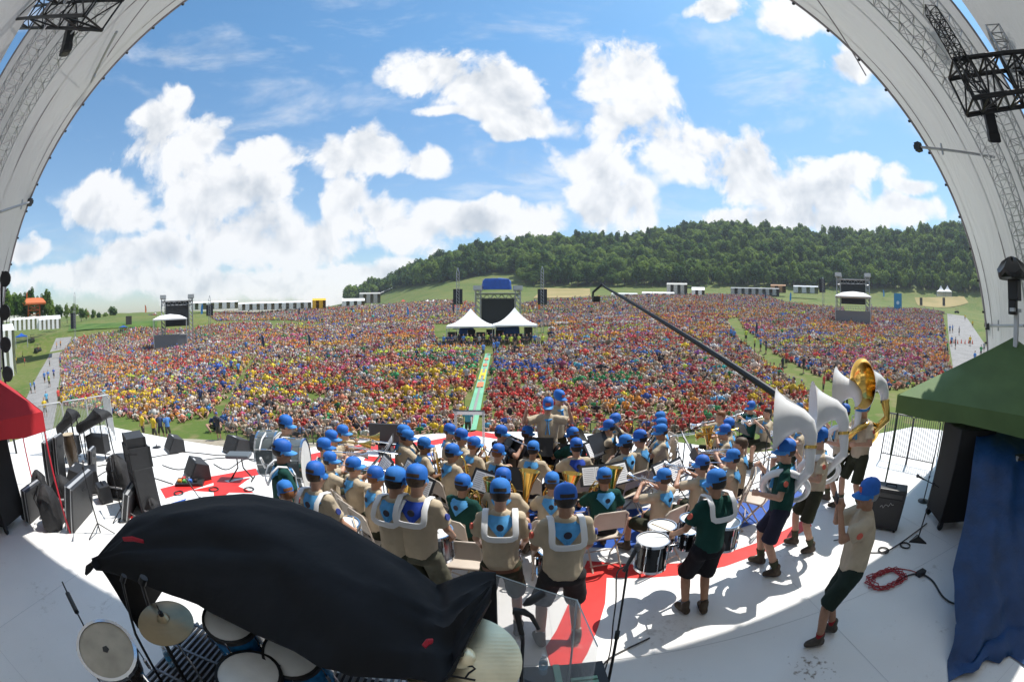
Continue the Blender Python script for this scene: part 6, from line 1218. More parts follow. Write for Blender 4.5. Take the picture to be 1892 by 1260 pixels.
# left and right speaker stacks
def pa_stack(px, py, rz, h, label, paper_note):
    p = fl(px, py); t = empty('speaker_stack', p, rz, label, 'speaker stack'); w, d = .78, .85; b = MB(); b.box((0, 0, .14 + h / 2), (w, d, h)); bevel(b.build('cabinet', mat('carpet_black', (.013, .013, .014), .9, bump=.3, bscale=120), t), .02)
    for x in (-.1, .14):
        q = MB(); q.box((x, -d / 2 - .004, .14 + h * .36), (.15, .012, .13)); hnd = q.build('handle_cup', mat('handle_steel', (.55, .55, .56), .35, .6), t); q = MB(); q.box((x, -d / 2 - .012, .14 + h * .35), (.11, .012, .07)); q.build('handle', blk, hnd)
    for x in (-1, 1):
        for y in (-1, 1): q = MB(); q.lathe([(.02, -.02), (.06, -.02), (.06, .02), (.02, .02)], (x * w * .42, y * d * .42, .06), (1, 0, 0), 12); q.box((x * w * .42, y * d * .42, .12), (.08, .08, .05)); q.build('castor', blk, t)
    if paper_note: MB().box((-.2, -d / 2 - .006, .14 + h * .76), (.15, .004, .26)).build('paper_note', paper, t)
    for x in (-.25, 0, .25): q = MB(); q.lathe([(.04, 0), (.02, .01)], (x, -d / 2, .14 + h * .94), (0, -1, 0), 10); q.build('connector', steel, t)
    return t
pa_stack(1752, 962, 1.05, 1.50, 'tall black speaker stack on castors under the green canopy', False); pa_stack(10, 968, -1.2, 1.45, 'tall black speaker stack with white paper note under the red canopy', True)
flight_case(fl(1850, 985), (.8, .9, 1.4), 1.0, 'black case behind the speaker stack beside the blue tarpaulin', None, screen_m)
# canopies
def popup(corner, ex, ey, ze, zp, m, label, pole_m, vh=.28):
    c = Vector(corner); ex, ey = Vector(ex), Vector(ey); t = empty('popup_canopy', c, 0, label, 'canopy'); cs = [Vector((0, 0, 0)), ex, ex + ey, ey]; mid = (ex + ey) / 2; b = MB(); rows = []
    for k in range(9):
        u = k / 8; row = []
        for i in range(4):
            a, b2 = cs[i], cs[(i + 1) % 4]
            for j in range(6): q = a.lerp(b2, j / 6); r = q.lerp(mid, u); sag = -.07 * math.sin(u * math.pi) * math.sin(j / 6 * math.pi); row.append(Vector((r.x, r.y, ze + (zp - ze) * u ** .92 + sag)))
        rows.append(row)
    b.ring_loft(rows, False, True); b.build('roof', m, t, True)
    b = MB(); b.ring_loft([[(q - mid) * 1.003 + mid + Vector((0, 0, z + (.03 * math.sin(j * 2.1) if z < ze - .1 else 0))) for j, q in enumerate(cs[i].lerp(cs[(i + 1) % 4], jj / 6) for i in range(4) for jj in range(6))] for z in (ze - vh, ze + .01)], False, False); b.build('valance', m, t)
    for q in cs: b = MB(); b.tube([q * .985 + mid * .015 + Vector((0, 0, 0)), q * .985 + mid * .015 + Vector((0, 0, ze))], .018, 8); b.build('leg', pole_m, t)
    for i in range(4): MB().tube([cs[i] + Vector((0, 0, ze - .05)), mid + Vector((0, 0, zp - .1))], .012, 6).build('roof_strut', pole_m, t)
    return t
popup((6.17, 5.03, 0), (4.0, 1.4, 0), (1.35, -3.9, 0), 1.98, 3.0, mat('canopy_green', (.09, .155, .05), .75, var=.12, scale=2, bump=.5, bscale=3), 'dark green pop-up canopy over the right speaker stack', mat('pole_green', (.03, .06, .03), .5))
popup((-6.77, 3.43, 0), (-2.9, .75, 0), (-.55, -2.7, 0), 1.93, 2.75, mat('canopy_red', (.42, .012, .02), .75, var=.12, scale=2, bump=.5, bscale=3), 'red pop-up canopy over the left speaker stack', mat('pole_red', (.55, .02, .04), .5))
def blue_tarp():
    ledge = [(1806, 792, 1.62), (1798, 850, 1.35), (1788, 920, 1.0), (1775, 1000, .72), (1764, 1060, .52), (1766, 1110, .34), (1770, 1160, .2), (1758, 1200, .1), (1750, 1240, .02)]; L = [onz(*q) for q in ledge]; t = empty('tarpaulin', (L[-1].x, L[-1].y, 0), 0, 'large crumpled blue tarpaulin hanging from the green canopy to the stage floor', 'tarpaulin'); o = Vector((L[-1].x, L[-1].y, 0)); rows = []; N = 26
    for j in range(41):
        u = j / 40 * (len(L) - 1); k = min(int(u), len(L) - 2); a = L[k].lerp(L[k + 1], u - k); f = u / (len(L) - 1); row = []
        for i in range(N):
            v = i / (N - 1); q = a + Vector((2.0, -1.5 - .1 * f, 0)) * v; fold = .10 * math.sin(v * 15 + f * 3.5) + .06 * math.sin(v * 37 - f * 7) + .04 * math.sin(v * 23 + f * 17) ; ru = max(0, f - .5) * .5
            q += Vector((.55, .8, 0)).normalized() * (fold * (.4 + .6 * f) + ru * .22 * math.sin(f * 42 + v * 9)); q.z += ru * .25 * math.sin(v * 13 + f * 25); q.z = max(q.z, .01 + .02 * math.sin(v * 30) ** 2); row.append(q - o)
        rows.append(row)
    ob = MB().sheet(rows).build('sheet', mat('tarp_dark_blue', (.005, .046, .155), .38, var=.25, scale=3, bump=1.0, bscale=6), t, True)
blue_tarp()
def amp(px, py, rz, w, d, h, label, group=None, script=False):
    p = fl(px, py); t = empty('amplifier', p, rz, label, 'amplifier', group); b = MB(); b.box((0, 0, h / 2 + .03), (w, d, h)); bevel(b.build('cabinet', plast, t), .02); MB().box((0, -d / 2 - .004, h * .45), (w * .88, .01, h * .74)).build('grille', grille, t); MB().box((0, -d / 2 - .006, h * .9), (w * .8, .012, h * .1)).build('control_panel', mat('panel_dark', (.05, .05, .05), .4), t); MB().tube([(-.1, 0, h + .03), (-.08, 0, h + .06), (.08, 0, h + .06), (.1, 0, h + .03)], .012, 6).build('handle', blk, t)
    for x in (-1, 1):
        for y in (-1, 1): MB().cyl((x * w * .42, y * d * .4, 0), (x * w * .42, y * d * .4, .035), .025, seg=8).build('foot', blk, t)
    if script: b = MB(); b.tube([(-.12 + .03 * k, -d / 2 - .014, h * .6 + .03 * math.sin(k * 2.3) + .01 * k) for k in range(9)], .004, 5); b.build('script_mark', mat('script_silver', (.5, .5, .5), .4), t)
    return t
amp(1628, 972, -.9, .62, .34, .66, 'black guitar amplifier behind the man with the phone', None, True)
# gear pile on stage left
amp(275, 938, -.5, .62, .4, .78, 'black amplifier at the bottom of the tall gear pile'); 
def on_top(px, py, z, size, rz, label, m=None): p = fl(px, py); t = flight_case((p.x, p.y, z), size, rz, label, None, m or plast, False); return t
on_top(275, 938, .81, (.6, .4, .34), -.48, 'black case in the middle of the tall gear pile'); on_top(274, 938, 1.152, (.52, .36, .16), -.55, 'small black case on top of the tall gear pile')
def soft_bag(p, s, rz, label, m=None, cat='bag'):
    t = empty('gear_bag', p, rz, label, cat); b = MB(); g = random.Random(len(label) * 3); rings = []
    for k in range(8): u = k / 7; q = (.86, 1.0, 1.02, .98, .95, .85, .62, .2)[k]; rings.append([Vector((s[0] / 2 * q * max(-1, min(1, 1.2 * math.cos(a))) + g.uniform(-.02, .02), s[1] / 2 * q * max(-1, min(1, 1.2 * math.sin(a))) + g.uniform(-.02, .02), s[2] * u)) for a in (j * math.pi / 9 for j in range(18))])
    b.ring_loft(rings); b.build('body', m or bagm, t, True); b = MB(); b.tube([(-.1, -s[1] * .5, s[2] * .5), (-.1, -s[1] * .62, s[2] * .75), (-.05, -s[1] * .35, s[2] * .98)], .014, 6); b.tube([(.1, -s[1] * .5, s[2] * .5), (.1, -s[1] * .62, s[2] * .75), (.05, -s[1] * .35, s[2] * .98)], .014, 6); b.build('strap', bagm, t); b = MB(); b.box((0, -s[1] * .52, s[2] * .3), (s[0] * .7, .04, .03)); b.build('reflective_strip', mat('strip_grey', (.45, .45, .47), .5), t); return t
soft_bag(fl(102, 972), (.55, .42, .72), -.8, 'stuffed black backpack with grey strip beside the red canopy pole'); soft_bag(fl(283, 948), (.3, .25, .3), .2, 'small black pouch at the foot of the tall gear pile'); soft_bag(fl(228, 915), (.5, .45, .8), .3, 'black padded bag leaning on the tall gear pile')
def lean_case(px, py, rz, size, label, tilt=18, m=None, trim=None):
    p = fl(px, py); t = empty('instrument_case', p, rz, label, 'instrument case', 'instrument cases'); rm = Matrix.Rotation(R(tilt), 3, 'Y'); b = MB(); b.box(rm @ Vector((0, 0, size[2] / 2)) + Vector((size[0] * .5, 0, .02)), size, rm); bevel(b.build('shell', m or plast, t), .02); b = MB()
    for sx in (-1, 1): b.box(rm @ Vector((sx * size[0] * .3, -size[1] / 2, size[2] / 2)) + Vector((size[0] * .5, 0, .02)), (.02, .012, size[2] * 1.01), rm)
    b.box(rm @ Vector((0, 0, size[2])) + Vector((size[0] * .5, 0, .02)), (size[0] * .3, size[1] * .98, .012), rm); b.build('edge_trim', trim or steel, t); b = MB(); b.tube([rm @ Vector((size[0] * .5, y, size[2] * .8)) + Vector((size[0] * .5 + .02, 0, .02)) for y in (-.07, -.06, .06, .07)], .01, 6); b.build('handle', blk, t); return t
lean_case(232, 948, .55, (.16, .75, .50), 'dark flight case with silver edges leaning by the gear pile', 22); lean_case(140, 962, .45, (.2, .95, .8), 'large black keyboard case with white edges behind the backpack', 20); lean_case(95, 905, .5, (.14, .4, 1.0), 'upright black guitar case behind the red canopy pole', 8); lean_case(112, 898, .5, (.12, .38, 1.05), 'second upright guitar case next to the wedge monitor', 10); lean_case(60, 955, .4, (.16, .6, .6), 'low black case beside the left speaker stack', 14)
def drum_in_case():
    p = fl(232, 905); t = empty('drum_case', (p.x, p.y, .42), 0, 'round black drum case resting on a red toolbox', 'drum case'); MB().lathe([(.27, .0), (.28, .03), (.28, .22), (.26, .25), (.05, .27)], (0, 0, .0), (0, 0, 1), 22).build('shell', plast, t, True); MB().lathe([(.285, .1), (.285, .13)], (0, 0, 0), (0, 0, 1), 22, False).build('strap', bagm, t)
    flight_case((p.x, p.y, 0), (.5, .42, .42), -.4, 'red toolbox under the round drum case', None, mat('red_box', (.22, .03, .025), .5), False)
drum_in_case()
def covered_keyboard(px, py, hgt, rz, label, wd=.9):
    p = fl(px, py); t = empty('covered_keyboard', p, rz, label, 'keyboard rack'); b = MB(); rings = []
    for k in range(6): u = k / 5; q = (1, 1.02, 1, .95, .7, .3)[k]; rings.append([Vector((wd / 2 * q * max(-1, min(1, 1.3 * math.cos(a))), .3 * q * max(-1, min(1, 1.3 * math.sin(a))) - .1 * u, hgt + .28 * u + .22 * max(-1, min(1, math.cos(a))) * (1 - .3 * u) + .015 * math.sin(a * 7))) for a in (j * math.pi / 9 for j in range(18))])
    b.ring_loft(rings); b.build('cover', bagm, t, True)
    for sx in (-1, 1):
        for sy in (-1, 1): MB().tube([(sx * wd * .36, sy * .22, 0), (sx * wd * .32, sy * .16, hgt + .05 + .15 * sx)], .018, 6).build('leg', blk, t)
    b = MB(); b.box((0, 0, hgt * .45), (wd * .6, .35, hgt * .5)); b.build('rack', plast, t); MB().tube([(-wd * .36, 0, .12), (wd * .36, 0, .12)], .014, 6).build('crossbar', blk, t); return t
covered_keyboard(186, 846, .80, .3, 'black covered keyboard on a tall rack at the railing', 1.0); covered_keyboard(140, 852, .85, .5, 'smaller black covered instrument beside the guitar cases', .6)
def conga_pair():
    p = fl(138, 868); t = empty('conga_drum', p, 0, 'wooden conga drum behind the grey wedge monitor', 'conga'); MB().lathe([(.13, 0), (.17, .25), (.185, .5), (.15, .75), (.15, .78)], (0, 0, .02), (0, 0, 1), 20).build('shell', mat('conga_wood', (.05, .035, .022), .2, var=.3), t, True); MB().lathe([(.15, .78), (.16, .8), (.002, .8)], (0, 0, .02), (0, 0, 1), 20).build('skin', mat('conga_skin', (.5, .42, .3), .6), t, True)
conga_pair()
def pedalboard():
    p = fl(352, 893); t = empty('pedal_board', p, .5, 'black pedal board with coloured effect pedals before a wedge monitor', 'pedal board'); MB().box((0, 0, .03), (.62, .38, .06)).build('case', plast, t)
    for i, (x, y, c, nm) in enumerate(((-.22, -.05, (.6, .25, .03), 'orange'), (-.1, -.06, (.1, .4, .08), 'green'), (.02, -.05, (.05, .15, .5), 'blue'), (.14, -.05, (.02, .02, .02), 'black'), (-.16, .09, (.5, .05, .04), 'red'), (0, .1, (.4, .4, .42), 'grey'), (.16, .1, (.03, .2, .3), 'teal'))): b = MB(); b.box((x, y, .08), (.085, .12, .05)); o = bevel(b.build('effect_pedal', mat('pedal_' + nm, c, .4), t), .008); MB().cyl((x, y - .03, .1), (x, y - .03, .118), .012, seg=8).build('footswitch', chrome, o)
pedalboard()
def stool():
    p = fl(448, 885); t = empty('keyboard_bench', p, .3, 'padded grey keyboard bench on a black folding base', 'bench'); b = MB(); b.box((0, 0, .5), (.52, .32, .08)); bevel(b.build('cushion', mat('cushion_grey', (.10, .12, .14), .6), t), .03, 3)
    for s in (-1, 1): MB().tube([(s * .05, 0, .46), (s * .06, 0, .24), (s * .24, 0, .02)], .016, 7).build('leg', blk, t); MB().tube([(s * .24, -.16, .016), (s * .24, .16, .016)], .014, 6).build('foot_bar', blk, t)
stool()
cab_g = 'black cables on the left stage floor'
for pts in ([(150, 900), (185, 905), (205, 915), (215, 905), (260, 880), (320, 895)], [(110, 905), (160, 895), (200, 870), (260, 862)], [(300, 860), (335, 868), (380, 850), (440, 845)], [(200, 845), (250, 850), (300, 842), (330, 838)], [(180, 862), (215, 858), (240, 870), (235, 850)], [(395, 858), (420, 868), (450, 850), (475, 850)], [(150, 922), (190, 912), (214, 912)], [(330, 835), (370, 838), (410, 842), (440, 838)]):
    cable('stage_cable', [(q.x, q.y, .012) for q in (fl(*p) for p in pts)], .011, cab_b, 'thin black cable lying across the left stage floor', cab_g)
# more clutter among the gear
amp(175, 905, -.6, .5, .3, .42, 'small black amplifier behind the keyboard case'); amp(196, 925, -.4, .36, .26, .3, 'little black practice amplifier before the gear pile')
soft_bag(fl(122, 930), (.5, .4, .55), .4, 'black duffel bag between the guitar cases and the backpack'); soft_bag(fl(80, 925), (.4, .35, .6), .9, 'black rucksack beside the left speaker stack'); lean_case(168, 890, .6, (.13, .36, .7), 'narrow black violin-shaped case by the wedge monitor', 12)
mic_stand(150, 850, 1.2, 'black boom microphone stand among the instrument cases', 'tripod', (.2, -.1, .12)); mic_stand(205, 862, .9, 'black microphone stand by the covered keyboard rack', 'tripod', (-.15, .12, .1))
for i, (px, py) in enumerate(((255, 905), (228, 962), (330, 912), (395, 905), (460, 905))):
    q = fl(px, py); o = MB().tube([(q.x + (.10 + .012 * math.sin(k * 1.3)) * math.cos(a), q.y + (.10 + .012 * math.cos(k * 1.1)) * math.sin(a), .014 + .006 * (k % 2)) for k, a in enumerate(j * .5 for j in range(36))], .008, 6).build('cable_coil', cab_b, None, True); o['label'] = 'coiled black cable on the floor around the gear pile'; o['category'] = 'cable'; o['group'] = 'coiled cables near the gear pile'
for pts in ([(720, 830), (760, 850), (840, 862), (900, 870)], [(990, 850), (1060, 862), (1120, 880), (1180, 868)], [(1250, 880), (1330, 870), (1400, 850), (1440, 830)], [(1540, 1000), (1580, 990), (1610, 965)], [(460, 850), (520, 870), (580, 900), (640, 950)], [(1200, 1180), (1130, 1215), (1100, 1250)]):
    cable('stage_cable', [(q.x, q.y, .016) for q in (fl(*p) for p in pts)], .009, cab_b, 'thin black cable running over the floor between the band members', 'black cables among the band')
# railings
def barrier(a, b_, h, label, m, group='crowd barriers', bars=16, z0=0.0):
    a, b_ = Vector(a), Vector(b_); L = (b_ - a).length; t = empty('barrier', (a.x, a.y, z0), math.atan2(b_.y - a.y, b_.x - a.x), label, 'barrier', group); MB().tube([(0, 0, .0), (0, 0, h - .05), (.05, 0, h), (L - .05, 0, h), (L, 0, h - .05), (L, 0, 0)], .019, 7).build('frame', m, t, True); MB().tube([(0, 0, .16), (L, 0, .16)], .014, 6).build('bottom_rail', m, t)
    for k in range(1, bars): MB().tube([(L * k / bars, 0, .16), (L * k / bars, 0, h)], .009, 5).build('bar', m, t)
    return t
pA, pB = fl(214, 814), fl(84, 842)
n = 3
for k in range(n): barrier(pA.lerp(pB, k / n), pA.lerp(pB, (k + .97) / n), 1.25, 'galvanised crowd barrier along the left edge of the stage', steel, 'barriers on the left stage edge')
pC = onz(166, 748, 1.1); barrier(pA, pA + Vector((-1.6, .9, 0)), 1.1, 'galvanised crowd barrier turning the front corner of the left stage edge', steel, 'barriers on the left stage edge')
pA, pB = onz(1640, 762, 1.1), onz(1740, 778, 1.1)
for k in range(2): barrier(pA.lerp(pB, k / 2), pA.lerp(pB, (k + .97) / 2), 1.1, 'dark crowd barrier along the right edge of the stage', mat('dark_rail', (.06, .06, .07), .5), 'barriers on the right stage edge', 12)
for k in range(11):
    a, b_ = gpos(420 + k * 20, 822), gpos(439 + k * 20, 822)
    barrier(a, b_, 1.1, 'black crowd barrier before the front rows between left aisle and green runner', mat('dark_rail', (.06, .06, .07), .5), 'barriers before the front rows', 10, a.z)
for k in range(14):
    a, b_ = gpos(960 + k * 26, 824 - k * 1.4), gpos(985 + k * 26, 823 - k * 1.4)
    barrier(a, b_, 1.1, 'black crowd barrier before the front rows between green runner and right aisle', mat('dark_rail', (.06, .06, .07), .5), 'barriers before the front rows', 10, a.z)
# lights on a stand at the left edge
def light_tree():
    p = atd(9, 700, 13.5); p.z = float(zt(p.x, p.y)); t = empty('light_stand', p, 0, 'black stand with four round stage lamps at the left field edge', 'light stand'); zs = [atd(9, y, 13.5).z - p.z for y in (516, 577, 636, 690)]; MB().tube([(0, 0, 0), (0, 0, zs[0] + .2)], .04, 7).build('pole', blk, t)
    for a in (30, 150, 270): MB().tube([(0, 0, 1.4), (math.cos(R(a)) * 1.0, math.sin(R(a)) * 1.0, 0)], .03, 6).build('leg', blk, t)
    for z in zs: b = MB(); b.lathe([(.06, -.22), (.15, -.15), (.19, 0), (.2, .1), (.17, .1)], (.1, .1, z), (.8, -.6, -.1), 14); b.tube([(0, 0, z), (.1, .1, z)], .02, 5); b.build('lamp', blk, t, True)
light_tree()
# right floor: cables
c = fl(1632, 1072); pts = []
for k in range(90): a = k * .45; r = .24 + .07 * math.sin(k * 1.7) + .03 * math.cos(k * .9); pts.append((c.x + r * math.cos(a) * 1.15 + .0009 * k, c.y + r * math.sin(a) * .85 - .0004 * k, .012 + .012 * (k % 3)))
e = fl(1700, 1062); pts += [(c.x + .4, c.y + .1, .012), (c.x + .55, c.y - .08, .012), (e.x, e.y, .02)]
o = MB().tube(pts, .008, 6).build('cable_coil', cab_r, None, True); o['label'] = 'tangled coil of thin red cable on the right stage floor'; o['category'] = 'cable'
cable('power_cable', [(q.x, q.y, .02) for q in (fl(1655, 1078), fl(1675, 1066), fl(1700, 1062), fl(1722, 1075), fl(1742, 1105), fl(1768, 1118), fl(1800, 1110))], .013, cab_b, 'thick black power cable running from the red coil to the blue tarpaulin')
b = MB(); b.box((e.x, e.y, .035), (.16, .1, .07)); o = bevel(b.build('power_box', plast), .01); o['label'] = 'small black power box where red and black cables meet'; o['category'] = 'power box'
cable('stage_cable', [(q.x, q.y, .014) for q in (fl(1600, 1022), fl(1640, 1018), fl(1690, 985), fl(1712, 968))], .01, cab_b, 'black cable from the speaker stack towards the man with the phone')
for px, py in ((1632, 1018), (1672, 1009)):
    q = fl(px, py); o = MB().tube([(q.x + .09 * math.cos(a), q.y + .09 * math.sin(a), .016 + .004 * (k % 2)) for k, a in enumerate(j * .5 for j in range(40))], .012, 6).build('cable_coil', cab_b, None, True); o['label'] = 'small coil of black cable near the triangular stand base'; o['category'] = 'cable'; o['group'] = 'small black cable coils'
# ================================================================ foreground drum kit under its cover
RZ = .45
def grating():
    t = empty('drum_riser', (-1.6, 1.5, 0), 0, 'low riser with black steel grating under the drum kit', 'riser')
    MB().box((0, .0, RZ / 2 - .06), (2.6, 2.0, RZ - .15)).build('base', black_m, t)
    for k in range(44): MB().box((-1.28 + .0595 * k, 0, RZ - .02), (.02, 2.0, .035)).build('slat', mat('grating_steel', (.22, .23, .25), .4, .5), t)
    for k in range(6): MB().box((0, -.95 + .38 * k, RZ - .005), (2.6, .025, .02)).build('cross_bar', mat('grating_steel', (.22, .23, .25), .4, .5), t)
grating()
def disc_drum(px, py, z, r, h, label, shell, skin, tilt=(0, 0, 1), rimm=None, legs=True, bowl=False, mark=None, cat='drum'):
    c = onz(px, py, z); t = empty('drum', (c.x, c.y, 0), 0, label, cat); a = Vector(tilt).normalized(); o = Vector((0, 0, z))
    pr = [(r * (.55 if bowl else 1), -h), (r * (.85 if bowl else 1), -h * .6), (r, -.02), (r, .0)]; MB().lathe(pr, o, a, 30).build('shell', shell, t, True); MB().lathe([(r * .99, -.03), (r + .016, -.03), (r + .016, .008), (r * .97, .01)], o, a, 30, False).build('rim', rimm or blk, t, True); MB().lathe([(r * .98, .002), (r * .5, .005), (.002, .006)], o, a, 30).build('drumhead', skin, t, True)
    u = a.orthogonal().normalized(); v = a.cross(u)
    for k in range(6): d = u * math.cos(k * 1.047) + v * math.sin(k * 1.047); p = o + d * (r + .018); b = MB(); b.tube([p + a * .005, p - a * h * .7], .005, 5); b.tube([p - a * h * .35, p - a * h * .6], .014, 6); b.build('tension_lug', chrome, t)
    if legs:
        for k in range(3): d = Vector((math.cos(k * 2.09 + .5), math.sin(k * 2.09 + .5), 0)); MB().tube([o + d * r * .8 - a * h * .5, d * (r + .12) + Vector((0, 0, RZ if c.x > -2.9 and c.y > .5 else 0))], .012, 6).build('leg', chrome, t)
    if mark: mark(t, o, a, u, v)
    return t
def conga_mark(t, o, a, u, v): b = MB(); b.lathe([(.028, .008), (.012, .0085), (.002, .0086)], o, a, 5); b.build('maker_mark', mat('mark_black', (.04, .035, .03), .7), t)
def blue_dots(t, o, a, u, v):
    for p, q in ((-.05, .13), (-.12, .09)): MB().lathe([(.014, .008), (.001, .009)], o + Vector((p, q, 0)), a, 10).build('blue_dot', mat('gel_blue', (.02, .1, .5), .4), t)
    b = MB(); b.add([o + Vector(p) + a * .009 for p in ((-.03, .15, 0), (.03, .15, 0), (0, .11, 0))], [(2, 1, 0)]); b.build('maker_mark', mat('mark_black', (.04, .035, .03), .7), t)
blue_sh = mat('blue_pearl', (.015, .13, .30), .2, var=.5, scale=14); skin_t = mat('calf_skin', (.44, .37, .28), .55, var=.22, scale=5)
disc_drum(196, 1200, 1.38, .215, .42, 'tan-headed conga drum with chrome rim and black maker mark', mat('dark_lacquer', (.03, .02, .015), .15), skin_t, (.28, -.22, 1), chrome, True, True, conga_mark)
disc_drum(425, 1143, 1.28, .20, .30, 'blue pearl tom drum with white head half under the black cover', blue_sh, head_m, (.1, -.25, 1)); disc_drum(458, 1246, 1.12, .215, .36, 'white-headed floor drum with two blue gel dots', blue_sh, head_m, (.02, -.05, 1), blk, True, False, blue_dots); disc_drum(540, 1205, 1.15, .2, .34, 'blue pearl drum peeking from under the black cover', blue_sh, head_m, (.05, -.3, 1))
def cymbal(px, py, z, r, tilt, label, m, logo=False):
    c = onz(px, py, z); t = empty('cymbal', (c.x, c.y, 0), 0, label, 'cymbal'); a = Vector(tilt).normalized(); o = Vector((0, 0, z)); pr = [(r, -.03), (r * .8, -.016), (r * .5, -.004), (r * .24, .004), (r * .22, .012), (r * .14, .03), (r * .05, .036), (.003, .037)]; b = MB(); b.lathe(pr, o, a, 40, False); b.lathe([(q, h - .003) for q, h in reversed(pr)], o, a, 40, False); b.build('plate', m, t, True); b = MB(); b.cyl(o + a * .03, o + a * .06, .018, seg=10); b.cyl(o + a * .06, o + a * .12, .005, seg=6); b.build('wing_nut', blk, t); b = MB(); b.tube([o + a * .02, o - a * .12, (0.02, .05, 1.0), (.02, .05, RZ)], .011, 7)
    for k in range(3): b.tube([(.02, .05, RZ + .35), (.02 + .28 * math.cos(k * 2.09), .05 + .28 * math.sin(k * 2.09), RZ + .01)], .009, 6)
    b.build('stand', chrome if not logo else blk, t)
    if logo:
        u = Vector((1, 0, 0)); u = (u - a * u.dot(a)).normalized(); v = a.cross(u); hh = lambda x, y: o + u * x + v * y + a * (np.interp(math.hypot(x, y), [0, r * .5, r * .8, r], [.006, -.003, -.015, -.029]) + .0025)
        lm = mat('cymbal_ink', (.02, .022, .025), .6); s = MB(); s.tube([hh(x, y) for x, y in ((.03, -.06), (.06, -.055), (.075, -.07), (.06, -.085), (.045, -.10), (.03, -.13), (.045, -.135), (.08, -.14), (-.04, -.125), (-.06, -.12))], .006, 6, flat=(1, 1)); s.build('swirl_logo', lm, t); s = MB()
        for k in range(4):
            for j in range(7 - k % 2):
                x, y = -.10 + j * .016 + .008 * k, -.035 - .017 * k + .004 * j; s.tube([hh(x, y), hh(x + .011, y + .003)], .0028, 4)
        s.build('ink_lettering', lm, t)
    return t
def cym_mat(n, c, r):
    m = mat(n, c, r, 1.0, var=.25, scale=3); nt = m.node_tree; tc = nt.nodes['Texture Coordinate']; wv = nn(nt, 'ShaderNodeTexWave', wave_type='RINGS', rings_direction='SPHERICAL'); wv.inputs['Scale'].default_value = 40; wv.inputs['Distortion'].default_value = 1.5; nt.links.new(tc.outputs['Object'], wv.inputs['Vector']); bp = nn(nt, 'ShaderNodeBump'); bp.inputs['Strength'].default_value = .12; bp.inputs['Distance'].default_value = .004; nt.links.new(wv.outputs['Fac'], bp.inputs['Height']); nt.links.new(bp.outputs[0], nt.nodes['Principled BSDF'].inputs['Normal']); return m
cymbal(302, 1143, 1.48, .205, (.08, -.12, 1), 'bronze hi-hat cymbal on its stand under the edge of the black cover', cym_mat('cymbal_bronze', (.30, .24, .15), .32)); cymbal(852, 1214, 1.46, .315, (.04, -.30, 1), 'large pale ride cymbal with black printed logo', cym_mat('cymbal_pale', (.88, .76, .52), .36), True)
def kit_stand(pa, za, pb, zb, r, label):
    a, b_ = onz(*pa, za), onz(*pb, zb); o = Vector((b_.x, b_.y, 0)); t = empty('boom_stand', o, 0, label, 'boom stand', 'drum microphone stands'); b = MB(); b.tube([a - o, b_ - o], r, 7); b.build('arm', blk, t); b = MB(); b.tube([a - o, a - o + Vector((.03, .02, .05))], r * 2.0, 8); b.build('clamp', blk, t); b = MB(); b.tube([b_ - o, (0, 0, .02)], r * 1.1, 7); b.build('pole', blk, t)
    for k in range(3): MB().tube([(0, 0, .2), (.26 * math.cos(k * 2.09 + 1), .26 * math.sin(k * 2.09 + 1), .01)], .01, 6).build('leg', blk, t)
kit_stand((226, 1074), 1.5, (250, 1170), 1.0, .012, 'thin black boom stand left of the hi-hat'); kit_stand((262, 1078), 1.55, (278, 1130), 1.3, .016, 'thick black stand between hi-hat and black cover')
def pencil_mic():
    a, b_ = onz(115, 1075, 1.45), onz(152, 1150, 1.35); o = Vector((b_.x, b_.y, 0)); t = empty('microphone', o, 0, 'slim black condenser microphone on a stand beside the conga', 'microphone'); b = MB(); b.tube([a - o, a.lerp(b_, .25) - o], .006, 6); b.tube([a.lerp(b_, .3) - o, a.lerp(b_, .75) - o], .022, 10); b.build('body', plast, t, True); MB().tube([a - o, b_ - o, b_ - o + Vector((.1, -.05, -.2)), Vector((.12, -.1, .02))], .008, 6).build('stand', blk, t)
pencil_mic()
